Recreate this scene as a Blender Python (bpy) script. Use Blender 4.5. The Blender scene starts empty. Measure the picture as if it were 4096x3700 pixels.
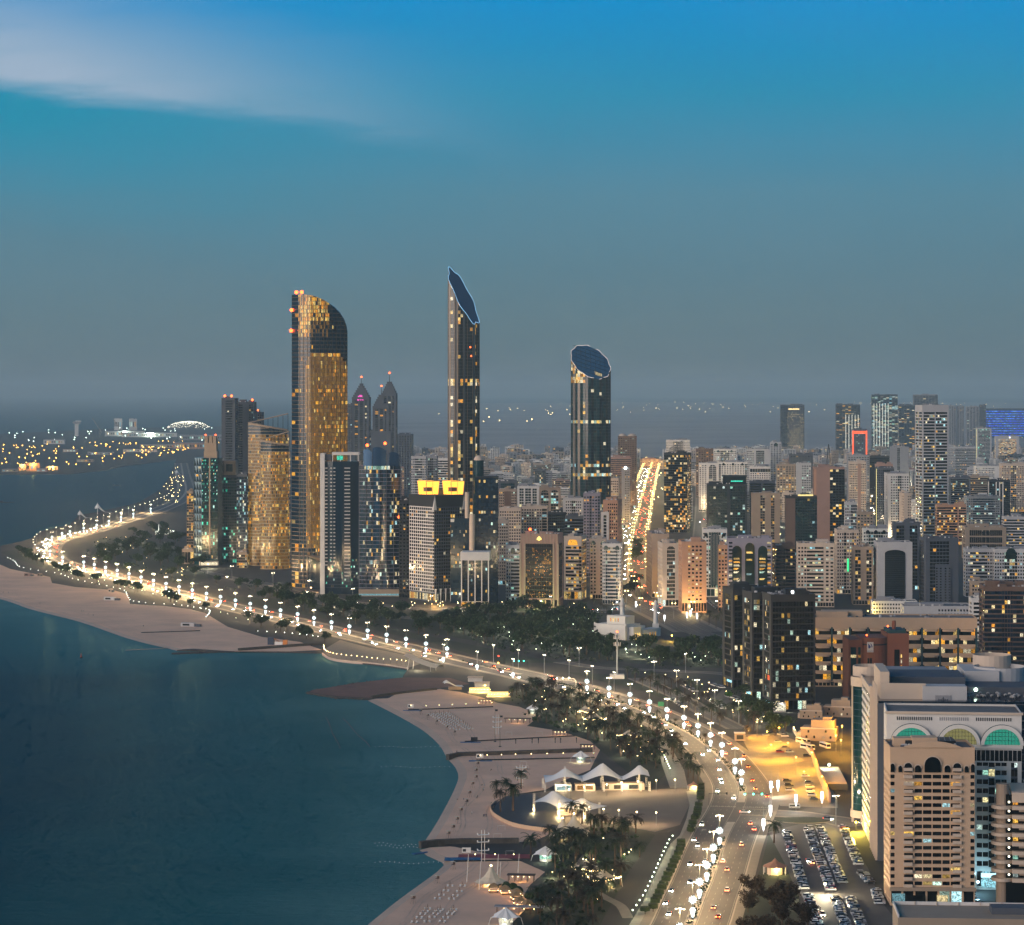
import bpy, bmesh, math, random
import numpy as np
from math import radians, sin, cos, pi, sqrt, atan2, hypot
random.seed(7)
SC = bpy.context.scene
COL = SC.collection

# ------------------------------------------------------------------ camera
F, CX, HY, CH = 2600.0, 512.0, 390.0, 209.0      # lens in picture widths/1024, horizon row, eye height in metres
cam_d = bpy.data.cameras.new('camera'); cam = bpy.data.objects.new('camera', cam_d); COL.objects.link(cam)
cam.location = (0, 0, CH); cam.rotation_euler = (radians(90), 0, 0)
cam_d.sensor_fit = 'HORIZONTAL'; cam_d.sensor_width = 36.0; cam_d.lens = 36.0 * F / 1024.0
cam_d.shift_y = -(462.5 - HY) / 1024.0
cam_d.clip_start = 5.0; cam_d.clip_end = 90000.0
SC.camera = cam

# ------------------------------------------------------------------ world, sun, exposure
SUN_EL, SUN_AZ = 11.0, 232.0          # degrees: the glow of the set sun, behind and left of the camera
W = bpy.data.worlds.new('World'); SC.world = W; W.use_nodes = True
def build_world():
	nt = W.node_tree; nt.nodes.clear(); N = nt.nodes.new; L = nt.links.new
	out = N('ShaderNodeOutputWorld'); bg = N('ShaderNodeBackground'); L(bg.outputs[0], out.inputs[0])
	sky = N('ShaderNodeTexSky'); sky.sky_type = 'NISHITA'; sky.sun_disc = False
	sky.sun_elevation = radians(2.0); sky.sun_rotation = radians(SUN_AZ); sky.altitude = 200; sky.air_density = 1.6; sky.dust_density = 2.0; sky.ozone_density = 3.0
	tc = N('ShaderNodeTexCoord'); sep = N('ShaderNodeSeparateXYZ'); L(tc.outputs['Generated'], sep.inputs[0])
	ramp = N('ShaderNodeValToRGB'); L(sep.outputs['Z'], ramp.inputs[0])
	stops = [(0.0, (.110, .165, .190)), (.03, (.105, .195, .240)), (.075, (.085, .240, .335)), (.112, (.020, .265, .45)), (.150, (.0, .265, .60)), (.30, (.006, .15, .36)), (1.0, (.012, .06, .14))]
	el = ramp.color_ramp.elements
	while len(el) < len(stops): el.new(0.5)
	for e, (p, c) in zip(el, stops): e.position = p; e.color = (*c, 1)
	mixs = N('ShaderNodeMixRGB'); mixs.blend_type = 'ADD'; mixs.inputs[0].default_value = 0.006
	L(ramp.outputs[0], mixs.inputs[1]); L(sky.outputs[0], mixs.inputs[2])
	# high cloud veil: planar coordinates on the sky (bearing, elevation), a long soft streak with wisps
	def M(op, a, b=None, clamp=False):
		m = N('ShaderNodeMath'); m.operation = op; m.use_clamp = clamp
		for i, v in enumerate((a, b)):
			if v is None: continue
			if isinstance(v, (int, float)): m.inputs[i].default_value = v
			else: L(v, m.inputs[i])
		return m.outputs[0]
	u = M('DIVIDE', sep.outputs['X'], M('MAXIMUM', M('ABSOLUTE', sep.outputs['Y']), .02))
	v = M('DIVIDE', sep.outputs['Z'], M('MAXIMUM', M('ABSOLUTE', sep.outputs['Y']), .02))
	# the streak runs down to the right; s is the distance across it
	comb = N('ShaderNodeCombineXYZ'); L(u, comb.inputs[0]); L(v, comb.inputs[1])
	mp = N('ShaderNodeMapping'); L(comb.outputs[0], mp.inputs[0]); mp.inputs['Rotation'].default_value = (0, 0, radians(10)); mp.inputs['Scale'].default_value = (7, 46, 1)
	nz = N('ShaderNodeTexNoise'); L(mp.outputs[0], nz.inputs['Vector']); nz.inputs['Scale'].default_value = 1.2; nz.inputs['Detail'].default_value = 7; nz.inputs['Roughness'].default_value = .55
	nl = M('MULTIPLY', M('SUBTRACT', nz.outputs[0], .5), .034)
	du = M('ADD', u, .197)
	line = M('ADD', M('MULTIPLY', du, -.158), .1165)
	s = M('ADD', M('SUBTRACT', v, line), nl)
	lo = N('ShaderNodeMapRange'); lo.interpolation_type = 'SMOOTHSTEP'; L(s, lo.inputs[0]); lo.inputs[1].default_value = -.003; lo.inputs[2].default_value = .010
	hi = N('ShaderNodeMapRange'); hi.interpolation_type = 'SMOOTHSTEP'; L(s, hi.inputs[0]); hi.inputs[1].default_value = .008; hi.inputs[2].default_value = .056; hi.inputs[3].default_value = 1; hi.inputs[4].default_value = 0
	fd = N('ShaderNodeMapRange'); fd.interpolation_type = 'SMOOTHSTEP'; L(u, fd.inputs[0]); fd.inputs[1].default_value = -.24; fd.inputs[2].default_value = .02; fd.inputs[3].default_value = 1; fd.inputs[4].default_value = 0
	fr = N('ShaderNodeMath'); fr.operation = 'GREATER_THAN'; L(sep.outputs['Y'], fr.inputs[0]); fr.inputs[1].default_value = 0
	m = M('MULTIPLY', M('MULTIPLY', lo.outputs[0], hi.outputs[0]), M('MULTIPLY', M('MULTIPLY', fd.outputs[0], fr.outputs[0]), M('ADD', M('MULTIPLY', nz.outputs[0], 1.5), .3), True))
	# broad faint veil all over
	nz2 = N('ShaderNodeTexNoise'); mp2 = N('ShaderNodeMapping'); L(comb.outputs[0], mp2.inputs[0]); mp2.inputs['Rotation'].default_value = (0, 0, radians(14)); mp2.inputs['Scale'].default_value = (3, 15, 1)
	L(mp2.outputs[0], nz2.inputs['Vector']); nz2.inputs['Scale'].default_value = 1.6; nz2.inputs['Detail'].default_value = 6
	veil = N('ShaderNodeMapRange'); L(nz2.outputs[0], veil.inputs[0]); veil.inputs[1].default_value = .42; veil.inputs[2].default_value = .75; veil.inputs[4].default_value = .30
	mm = M('ADD', M('MULTIPLY', m, .90), M('MULTIPLY', veil.outputs[0], .12), True)
	# clear teal sky showing below the veil's edge
	te = N('ShaderNodeMapRange'); te.interpolation_type = 'SMOOTHSTEP'; L(s, te.inputs[0]); te.inputs[1].default_value = -.06; te.inputs[2].default_value = -.004
	te2 = N('ShaderNodeMapRange'); te2.interpolation_type = 'SMOOTHSTEP'; L(s, te2.inputs[0]); te2.inputs[1].default_value = -.004; te2.inputs[2].default_value = .02; te2.inputs[3].default_value = 1; te2.inputs[4].default_value = 0
	tm = M('MULTIPLY', M('MULTIPLY', te.outputs[0], te2.outputs[0]), M('MULTIPLY', M('MULTIPLY', fd.outputs[0], fr.outputs[0]), .75))
	mixt = N('ShaderNodeMixRGB'); L(tm, mixt.inputs[0]); L(mixs.outputs[0], mixt.inputs[1]); mixt.inputs[2].default_value = (.0, .27, .42, 1); mixs = mixt
	mixc = N('ShaderNodeMixRGB'); L(mm, mixc.inputs[0]); L(mixs.outputs[0], mixc.inputs[1]); mixc.inputs[2].default_value = (.38, .48, .61, 1)
	L(mixc.outputs[0], bg.inputs[0]); bg.inputs[1].default_value = 1.0
build_world()
sun_d = bpy.data.lights.new('sun', 'SUN'); sun = bpy.data.objects.new('sun', sun_d); COL.objects.link(sun)
sun_d.energy = 3.5; sun_d.angle = radians(50); sun_d.color = (1.0, .83, .72)
sun.rotation_euler = (radians(90 - SUN_EL), 0, radians(-52))
SC.view_settings.view_transform = 'Standard'; SC.view_settings.look = 'None'; SC.view_settings.gamma = 1.0
SC.view_settings.exposure = 0.0; SC.view_settings.use_curve_mapping = False
cy = SC.cycles
cy.use_denoising = True; cy.use_adaptive_sampling = True; cy.adaptive_threshold = .035; cy.adaptive_min_samples = 12; cy.max_bounces = 4; cy.diffuse_bounces = 2; cy.glossy_bounces = 3; cy.transmission_bounces = 3; cy.transparent_max_bounces = 6; cy.volume_bounces = 0
cy.sample_clamp_indirect = 1.5; cy.sample_clamp_direct = 0; cy.use_light_tree = True; cy.caustics_reflective = False; cy.caustics_refractive = False
try: cy.denoiser = 'OPENIMAGEDENOISE'
except Exception: pass

# ------------------------------------------------------------------ helpers
def G(x, y, z=0.0):
	"""the ground point (height z) seen at column x, row y of the 1024 x 925 picture"""
	d = F * (CH - z) / (y - HY); return ((x - CX) * d / F, d)
def S(y): return (y - HY) / CH          # picture pixels per metre for a thing standing on row y
def lin(c):
	if isinstance(c, str):
		c = [int(c[i:i + 2], 16) / 255 for i in (1, 3, 5)]
		return tuple(v / 12.92 if v <= .04045 else ((v + .055) / 1.055) ** 2.4 for v in c)
	return c
MATS = {}
def mat(name, color, rough=.7, metal=0.0, var=.12, scale=.15, bump=0.0, island=0.0, spec=.5, coat=0.0):
	"""procedural surface: base colour with two scales of mottling, optional per-piece variation and fine relief"""
	if name in MATS: return MATS[name]
	m = bpy.data.materials.new(name); m.use_nodes = True; MATS[name] = m
	nt = m.node_tree; N = nt.nodes.new; L = nt.links.new
	p = nt.nodes['Principled BSDF']; c = lin(color)
	p.inputs['Roughness'].default_value = rough; p.inputs['Metallic'].default_value = metal; p.inputs['Specular IOR Level'].default_value = spec
	p.inputs['Coat Weight'].default_value = coat
	tc = N('ShaderNodeTexCoord'); nz = N('ShaderNodeTexNoise'); L(tc.outputs['Object'], nz.inputs['Vector'])
	nz.inputs['Scale'].default_value = scale; nz.inputs['Detail'].default_value = 8; nz.inputs['Roughness'].default_value = .65
	mr = N('ShaderNodeMapRange'); L(nz.outputs[0], mr.inputs[0]); mr.inputs[1].default_value = .25; mr.inputs[2].default_value = .75
	mr.inputs[3].default_value = 1 - var; mr.inputs[4].default_value = 1 + var
	val = mr.outputs[0]
	if island:
		g = N('ShaderNodeNewGeometry'); oi = N('ShaderNodeObjectInfo')
		ad = N('ShaderNodeMath'); ad.operation = 'ADD'; L(g.outputs['Random Per Island'], ad.inputs[0]); L(oi.outputs['Random'], ad.inputs[1])
		fr = N('ShaderNodeMath'); fr.operation = 'FRACT'; L(ad.outputs[0], fr.inputs[0])
		m2 = N('ShaderNodeMapRange'); L(fr.outputs[0], m2.inputs[0]); m2.inputs[3].default_value = 1 - island; m2.inputs[4].default_value = 1 + island
		mu = N('ShaderNodeMath'); mu.operation = 'MULTIPLY'; L(val, mu.inputs[0]); L(m2.outputs[0], mu.inputs[1]); val = mu.outputs[0]
	mx = N('ShaderNodeVectorMath'); mx.operation = 'SCALE'; mx.inputs[0].default_value = c; L(val, mx.inputs['Scale'])
	L(mx.outputs[0], p.inputs['Base Color'])
	if bump:
		nb = N('ShaderNodeTexNoise'); L(tc.outputs['Object'], nb.inputs['Vector']); nb.inputs['Scale'].default_value = scale * 8; nb.inputs['Detail'].default_value = 6
		b = N('ShaderNodeBump'); L(nb.outputs[0], b.inputs['Height']); b.inputs['Strength'].default_value = bump; b.inputs['Distance'].default_value = .3; L(b.outputs[0], p.inputs['Normal'])
	return m
def emit(name, color, strength, sample=False, island=0.0):
	if name in MATS: return MATS[name]
	m = bpy.data.materials.new(name); m.use_nodes = True; MATS[name] = m
	nt = m.node_tree; nt.nodes.clear(); N = nt.nodes.new; L = nt.links.new
	e = N('ShaderNodeEmission'); o = N('ShaderNodeOutputMaterial'); L(e.outputs[0], o.inputs[0])
	e.inputs[0].default_value = (*lin(color), 1); e.inputs[1].default_value = strength
	if island:
		g = N('ShaderNodeNewGeometry'); mr = N('ShaderNodeMapRange'); L(g.outputs['Random Per Island'], mr.inputs[0])
		mr.inputs[3].default_value = strength * (1 - island); mr.inputs[4].default_value = strength * (1 + island); L(mr.outputs[0], e.inputs[1])
	m.cycles.emission_sampling = 'AUTO' if sample else 'NONE'
	return m
def lit_mat(name, cols, smin, smax, pat=True):
	"""a lit room behind glass: colour and level vary from window to window, curtains and furniture break it up"""
	if name in MATS: return MATS[name]
	m = bpy.data.materials.new(name); m.use_nodes = True; MATS[name] = m
	nt = m.node_tree; nt.nodes.clear(); N = nt.nodes.new; L = nt.links.new
	o = N('ShaderNodeOutputMaterial'); p = N('ShaderNodeBsdfPrincipled'); L(p.outputs[0], o.inputs[0])
	p.inputs['Base Color'].default_value = (.02, .02, .02, 1); p.inputs['Roughness'].default_value = .15
	g = N('ShaderNodeNewGeometry'); oi = N('ShaderNodeObjectInfo'); ad = N('ShaderNodeMath'); L(g.outputs['Random Per Island'], ad.inputs[0]); L(oi.outputs['Random'], ad.inputs[1])
	fr = N('ShaderNodeMath'); fr.operation = 'FRACT'; L(ad.outputs[0], fr.inputs[0])
	rp = N('ShaderNodeValToRGB'); L(fr.outputs[0], rp.inputs[0]); rp.color_ramp.interpolation = 'CONSTANT'
	el = rp.color_ramp.elements
	while len(el) < len(cols): el.new(.5)
	for i, c in enumerate(cols): el[i].position = i / len(cols); el[i].color = (*lin(c), 1)
	L(rp.outputs[0], p.inputs['Emission Color'])
	m7 = N('ShaderNodeMath'); m7.operation = 'MULTIPLY'; L(fr.outputs[0], m7.inputs[0]); m7.inputs[1].default_value = 17.31
	f2 = N('ShaderNodeMath'); f2.operation = 'FRACT'; L(m7.outputs[0], f2.inputs[0])
	mr = N('ShaderNodeMapRange'); L(f2.outputs[0], mr.inputs[0]); mr.inputs[3].default_value = smin; mr.inputs[4].default_value = smax
	v = mr.outputs[0]
	if pat:
		nz = N('ShaderNodeTexNoise'); L(g.outputs['Position'], nz.inputs['Vector']); nz.inputs['Scale'].default_value = 1.5; nz.inputs['Detail'].default_value = 2
		n2 = N('ShaderNodeMapRange'); L(nz.outputs[0], n2.inputs[0]); n2.inputs[1].default_value = .35; n2.inputs[2].default_value = .65; n2.inputs[3].default_value = .25; n2.inputs[4].default_value = 1.25
		mu = N('ShaderNodeMath'); mu.operation = 'MULTIPLY'; L(v, mu.inputs[0]); L(n2.outputs[0], mu.inputs[1]); v = mu.outputs[0]
	L(v, p.inputs['Emission Strength'])
	m.cycles.emission_sampling = 'NONE'
	return m

class MB:
	"""collects faces; build() links them as one mesh object"""
	def __init__(s): s.v = []; s.f = []; s.m = []; s.mats = []
	def mi(s, m):
		if m not in s.mats: s.mats.append(m)
		return s.mats.index(m)
	def face(s, pts, m):
		n = len(s.v); s.v.extend(pts); s.f.append(tuple(range(n, n + len(pts)))); s.m.append(s.mi(m))
	def box(s, x0, x1, y0, y1, z0, z1, m, skip=''):
		n = len(s.v); i = s.mi(m)
		s.v += [(x0, y0, z0), (x1, y0, z0), (x1, y1, z0), (x0, y1, z0), (x0, y0, z1), (x1, y0, z1), (x1, y1, z1), (x0, y1, z1)]
		for k, q in (('d', (3, 2, 1, 0)), ('u', (4, 5, 6, 7)), ('f', (0, 1, 5, 4)), ('r', (1, 2, 6, 5)), ('b', (2, 3, 7, 6)), ('l', (3, 0, 4, 7))):
			if k in skip: continue
			s.f.append(tuple(n + j for j in q)); s.m.append(i)
	def obox(s, o, u, n, a0, a1, t0, t1, z0, z1, m):
		"""box on a facade: o origin, u along, n outward; a along, t outward, z up"""
		q = len(s.v); i = s.mi(m)
		P = lambda a, t, z: (o[0] + u[0] * a + n[0] * t, o[1] + u[1] * a + n[1] * t, z)
		s.v += [P(a0, t1, z0), P(a1, t1, z0), P(a1, t0, z0), P(a0, t0, z0), P(a0, t1, z1), P(a1, t1, z1), P(a1, t0, z1), P(a0, t0, z1)]
		for k in ((3, 2, 1, 0), (4, 5, 6, 7), (0, 1, 5, 4), (1, 2, 6, 5), (3, 0, 4, 7)):
			s.f.append(tuple(q + j for j in k)); s.m.append(i)
	def prism(s, plan, z0, z1, m, top=True, bot=False, mt=None):
		n = len(plan); q = len(s.v); i = s.mi(m)
		zt = z1 if callable(z1) else (lambda x, y: z1)
		s.v += [(x, y, z0) for x, y in plan] + [(x, y, zt(x, y)) for x, y in plan]
		for k in range(n):
			s.f.append((q + k, q + (k + 1) % n, q + n + (k + 1) % n, q + n + k)); s.m.append(i)
		if top: s.f.append(tuple(q + n + k for k in range(n))); s.m.append(s.mi(mt or m))
		if bot: s.f.append(tuple(q + n - 1 - k for k in range(n))); s.m.append(i)
	def cyl(s, x, y, z0, z1, r0, r1=None, m=None, n=10, cap=True):
		r1 = r0 if r1 is None else r1; q = len(s.v); i = s.mi(m)
		for z, r in ((z0, r0), (z1, r1)): s.v += [(x + r * cos(2 * pi * k / n), y + r * sin(2 * pi * k / n), z) for k in range(n)]
		for k in range(n): s.f.append((q + k, q + (k + 1) % n, q + n + (k + 1) % n, q + n + k)); s.m.append(i)
		if cap: s.f.append(tuple(q + n + k for k in range(n))); s.m.append(i)
	def tube(s, pts, r, m, n=5):
		"""round bar along points"""
		q0 = len(s.v); i = s.mi(m); rs = r if isinstance(r, (list, tuple)) else [r] * len(pts)
		for k, p in enumerate(pts):
			a = pts[max(0, k - 1)]; b = pts[min(len(pts) - 1, k + 1)]
			d = np.array(b, float) - np.array(a, float); d /= (np.linalg.norm(d) + 1e-9)
			h = np.array((0, 0, 1.)) if abs(d[2]) < .9 else np.array((1., 0, 0)); e1 = np.cross(d, h); e1 /= np.linalg.norm(e1); e2 = np.cross(d, e1)
			for j in range(n):
				w = 2 * pi * j / n; c = np.array(p, float) + rs[k] * (cos(w) * e1 + sin(w) * e2); s.v.append(tuple(c))
		for k in range(len(pts) - 1):
			for j in range(n):
				a = q0 + k * n + j; b = q0 + k * n + (j + 1) % n; s.f.append((a, b, b + n, a + n)); s.m.append(i)
		s.f.append(tuple(q0 + n - 1 - j for j in range(n))); s.m.append(i)
		s.f.append(tuple(q0 + (len(pts) - 1) * n + j for j in range(n))); s.m.append(i)
	def ball(s, x, y, z, r, m, n=8, k=5, rz=None, zlo=-1.0):
		"""sphere (or its upper part from zlo*r)"""
		rz = rz or r; q = len(s.v); i = s.mi(m); a0 = math.asin(max(-1, zlo))
		for a in range(k + 1):
			t = a0 + (pi / 2 - a0) * a / k;
			for j in range(n): s.v.append((x + r * cos(t) * cos(2 * pi * j / n), y + r * cos(t) * sin(2 * pi * j / n), z + rz * sin(t)))
		for a in range(k):
			for j in range(n): s.f.append((q + a * n + j, q + a * n + (j + 1) % n, q + (a + 1) * n + (j + 1) % n, q + (a + 1) * n + j)); s.m.append(i)
	def mesh(s, name, smooth=False):
		me = bpy.data.meshes.new(name); me.from_pydata(s.v, [], s.f)
		for m in s.mats: me.materials.append(m)
		if len(s.mats) > 1: me.polygons.foreach_set('material_index', s.m)
		if smooth: me.polygons.foreach_set('use_smooth', [True] * len(s.f))
		return me
	def build(s, name, parent=None, smooth=False, kind=None):
		o = bpy.data.objects.new(name, s.mesh(name, smooth)); COL.objects.link(o)
		if parent: o.parent = parent
		if kind: o['kind'] = kind
		return o
def link(name, me, parent=None, loc=None, rz=None, scale=None):
	o = bpy.data.objects.new(name, me); COL.objects.link(o)
	if parent: o.parent = parent
	if loc: o.location = loc
	if rz: o.rotation_euler = (0, 0, rz)
	if scale: o.scale = scale
	return o
def tag(o, label, cat, group=None, kind=None):
	o['label'] = label; o['category'] = cat
	if group: o['group'] = group
	if kind: o['kind'] = kind
	return o
def thing(name, label, cat, loc=(0, 0, 0), rz=0, group=None):
	o = bpy.data.objects.new(name, None); COL.objects.link(o); o.empty_display_size = .1
	o.location = loc; o.rotation_euler = (0, 0, rz)
	return tag(o, label, cat, group)
def struct(o): o['kind'] = 'structure'; return o
def copy_tree(o, loc, rz=0, scale=None, label=None, parent=None):
	c = o.copy(); COL.objects.link(c)
	if parent is None:
		c.location = loc; c.rotation_euler = (0, 0, rz)
		if scale: c.scale = (scale,) * 3 if isinstance(scale, (int, float)) else scale
		if label: c['label'] = label
	else: c.parent = parent
	for ch in KIDS.get(o.name, []): copy_tree(ch, None, parent=c)
	return c
def ordn(n): return str(n) + ('th' if 10 < n % 100 < 14 else {1: 'st', 2: 'nd', 3: 'rd'}.get(n % 10, 'th'))
KIDS = {}
def kids(root, *parts): KIDS[root.name] = list(parts); return root
def smooth_path(pts, step=12.0, closed=False):
	"""Catmull-Rom through world points, resampled about every step metres"""
	P = [np.array(p, float) for p in pts]; n = len(P); out = []
	for i in range(n if closed else n - 1):
		p0 = P[(i - 1) % n] if (closed or i > 0) else 2 * P[0] - P[1]; p1 = P[i]; p2 = P[(i + 1) % n]
		p3 = P[(i + 2) % n] if (closed or i + 2 < n) else 2 * P[-1] - P[-2]
		k = max(1, int(np.linalg.norm(p2 - p1) / step))
		for j in range(k):
			t = j / k; out.append(.5 * ((2 * p1) + (-p0 + p2) * t + (2 * p0 - 5 * p1 + 4 * p2 - p3) * t * t + (-p0 + 3 * p1 - 3 * p2 + p3) * t ** 3))
	if not closed: out.append(P[-1])
	return out
def offset(path, off):
	out = []
	for i, p in enumerate(path):
		a = path[max(0, i - 1)]; b = path[min(len(path) - 1, i + 1)]; d = b - a; d = d / (np.linalg.norm(d) + 1e-9)
		out.append(p + off * np.array((d[1], -d[0])))
	return out
def ribbon(mb, path, o0, o1, z, m, z1=None):
	a = offset(path, o0); b = offset(path, o1)
	for i in range(len(path) - 1):
		mb.face([(*a[i], z), (*b[i], z), (*b[i + 1], z), (*a[i + 1], z)] if o1 > o0 else [(*b[i], z), (*a[i], z), (*a[i + 1], z), (*b[i + 1], z)], m)
def kerb(mb, path, o0, o1, h, m, z0=0.0):
	"""a raised strip with sides"""
	a = offset(path, o0); b = offset(path, o1)
	for i in range(len(path) - 1):
		mb.face([(*a[i], h), (*b[i], h), (*b[i + 1], h), (*a[i + 1], h)], m)
		mb.face([(*a[i], z0), (*a[i], h), (*a[i + 1], h), (*a[i + 1], z0)], m)
		mb.face([(*b[i], h), (*b[i], z0), (*b[i + 1], z0), (*b[i + 1], h)], m)
	for i in (0, len(path) - 1): mb.face([(*a[i], z0), (*b[i], z0), (*b[i], h), (*a[i], h)], m)
def poly(mb, pts, z, m):
	"""flat polygon (any outline) triangulated"""
	from mathutils.geometry import tessellate_polygon
	from mathutils import Vector
	P = [Vector((p[0], p[1], 0)) for p in pts]; q = len(mb.v); mb.v += [(p[0], p[1], z) for p in pts]; i = mb.mi(m)
	for t in tessellate_polygon([P]):
		a, b, c = (pts[k] for k in t)
		if (b[0] - a[0]) * (c[1] - a[1]) - (b[1] - a[1]) * (c[0] - a[0]) < 0: t = (t[0], t[2], t[1])
		mb.f.append(tuple(q + k for k in t)); mb.m.append(i)
def GP(*pts): return [G(x, y) for x, y in pts]
# ------------------------------------------------------------------ setting: sea, land, beach, roads
SEA_Z = -1.0
SHORE_A = [(-60, 585), (0, 598), (32, 608.5), (80.6, 621), (129, 637.5), (177, 649.5)]                                   # long beach on the far side of the bay
SHORE_B = [(368, 699), (375, 702.5), (390, 710), (406, 718.6), (424.6, 729.8), (439.5, 743.4), (448, 757), (455.6, 765.7), (458.7, 775.6), (454, 789), (444.4, 807.9), (434.5, 825), (423.4, 842)]
SHORE_C = [(420, 848), (428, 853.8), (442, 860), (444.4, 863), (437, 870), (418.4, 883.5), (399.8, 897), (382.4, 910.8), (360, 930), (330, 962)]
QUAY = [(177, 650), (200, 650), (238.6, 651), (300, 652), (323.6, 652.5), (322, 654), (331, 659), (350, 662), (374, 664), (399, 667.4), (408, 669), (403, 676)]   # groyne root, small sand, curved promenade
PAD = [(403, 678), (360, 683), (312, 690), (307, 692), (322, 695), (341, 697), (372, 698.5)]
TIP = [(-60, 555), (-20, 549), (0, 546), (30, 539), (41, 531), (69, 525), (79, 515), (99, 511.5), (121.5, 506.5), (140, 501.6), (161, 489), (170, 475), (176, 459.5), (150, 463), (124, 466), (102, 470.6), (69, 474), (0, 474.3), (-80, 474)]
m_ground = mat('city_ground', '#2f2b27', .9, var=.45, scale=.02)
m_sand = mat('beach_sand', '#dcb294', .95, var=.2, scale=.025, bump=.7)
m_wet = mat('wet_sand', '#b59a82', .6, var=.15, scale=.05)
m_lawn = mat('lawn_grass', '#1a2613', .95, var=.4, scale=.05, bump=.4)
m_asph = mat('asphalt', '#4b4744', .75, var=.22, scale=.12, bump=.2)
m_pave = mat('paving', '#7d7468', .85, var=.18, scale=.2, bump=.2)
m_conc = mat('concrete', '#8f887e', .85, var=.15, scale=.2)
m_line = mat('worn_road_paint', '#8d887e', .8, var=.35, scale=.4)
m_white = mat('white_paint', '#d8d4cc', .6, var=.12, scale=.3)
m_kerb = mat('kerb_stone', '#a79c8c', .8, var=.15, scale=.3)
m_rock = mat('rock', '#4a4540', .95, var=.5, scale=.4, bump=.8)
m_steel = mat('steel', '#8b9094', .4, .8, var=.1)
m_dark = mat('dark_metal', '#1d1f22', .5, .3, var=.2)
m_trunk = mat('bark', '#4d3d2e', .95, var=.4, scale=2.0)

def sea():
	xs = sorted(set([-75000, -30000, -14000, -8000, -4500, -2600, -1500, -900] + list(range(-640, 200, 14)) + [400, 900, 2600, 8000, 20000, 75000]))
	ys = sorted(set([-1500, 300, 700] + list(range(880, 2100, 14)) + list(range(2100, 3400, 60)) + [3700, 4200, 5000, 6500, 9000, 14000, 25000, 50000, 75000]))
	pts = []
	for sh in (SHORE_A, SHORE_B, SHORE_C, QUAY): pts += [tuple(p) for p in smooth_path(GP(*sh), 10)]
	P = np.array(pts); nx, ny = len(xs), len(ys)
	V = np.array([(x, y, SEA_Z) for y in ys for x in xs], float)
	D = np.empty(len(V))
	for i in range(0, len(V), 500): D[i:i + 500] = np.sqrt(((V[i:i + 500, None, :2] - P[None]) ** 2).sum(2)).min(1)
	f = [(j * nx + i, j * nx + i + 1, (j + 1) * nx + i + 1, (j + 1) * nx + i) for j in range(ny - 1) for i in range(nx - 1)]
	me = bpy.data.meshes.new('sea'); me.from_pydata(V.tolist(), [], f)
	at = me.attributes.new('shore', 'FLOAT', 'POINT'); at.data.foreach_set('value', D.astype(np.float32))
	m = bpy.data.materials.new('sea_water'); m.use_nodes = True; nt = m.node_tree; N = nt.nodes.new; L = nt.links.new; p = nt.nodes['Principled BSDF']
	a = N('ShaderNodeAttribute'); a.attribute_name = 'shore'; g = N('ShaderNodeNewGeometry')
	nz = N('ShaderNodeTexNoise'); L(g.outputs['Position'], nz.inputs['Vector']); nz.inputs['Scale'].default_value = .012; nz.inputs['Detail'].default_value = 4
	ad = N('ShaderNodeMath'); ad.operation = 'MULTIPLY_ADD'; L(nz.outputs[0], ad.inputs[0]); ad.inputs[1].default_value = 90; L(a.outputs['Fac'], ad.inputs[2])
	rp = N('ShaderNodeValToRGB'); dv = N('ShaderNodeMath'); dv.operation = 'DIVIDE'; L(ad.outputs[0], dv.inputs[0]); dv.inputs[1].default_value = 400; L(dv.outputs[0], rp.inputs[0])
	for i, (q, c) in enumerate([(.09, (.07, .18, .165)), (.30, (.007, .085, .088)), (.65, (.001, .022, .030)), (1, (.0006, .009, .014))]):
		e = rp.color_ramp.elements[i] if i < 2 else rp.color_ramp.elements.new(q); e.position = q; e.color = (*c, 1)
	L(rp.outputs[0], p.inputs['Base Color']); p.inputs['Roughness'].default_value = .22; p.inputs['IOR'].default_value = 1.33; p.inputs['Specular IOR Level'].default_value = .17
	mp = N('ShaderNodeMapping'); L(g.outputs['Position'], mp.inputs[0]); mp.inputs['Scale'].default_value = (.22, .6, 1)
	n2 = N('ShaderNodeTexNoise'); L(mp.outputs[0], n2.inputs['Vector']); n2.inputs['Scale'].default_value = .35; n2.inputs['Detail'].default_value = 6; n2.inputs['Roughness'].default_value = .6
	b = N('ShaderNodeBump'); L(n2.outputs[0], b.inputs['Height']); b.inputs['Strength'].default_value = .75; b.inputs['Distance'].default_value = .6; L(b.outputs[0], p.inputs['Normal'])
	p.inputs['Specular IOR Level'].default_value = 0.0; p.inputs['Roughness'].default_value = .9
	gl = N('ShaderNodeBsdfGlossy'); gl.inputs['Roughness'].default_value = .34; gl.inputs['Color'].default_value = (.5, .86, .84, 1); L(b.outputs[0], gl.inputs['Normal'])
	fz = N('ShaderNodeFresnel'); fz.inputs['IOR'].default_value = 1.33; fm = N('ShaderNodeMath'); fm.operation = 'MULTIPLY'; L(fz.outputs[0], fm.inputs[0]); fm.inputs[1].default_value = .24
	mx = N('ShaderNodeMixShader'); L(fm.outputs[0], mx.inputs[0]); L(p.outputs[0], mx.inputs[1]); L(gl.outputs[0], mx.inputs[2]); L(mx.outputs[0], nt.nodes['Material Output'].inputs[0])
	me.materials.append(m); o = bpy.data.objects.new('sea', me); COL.objects.link(o); struct(o)
sea()

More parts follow.
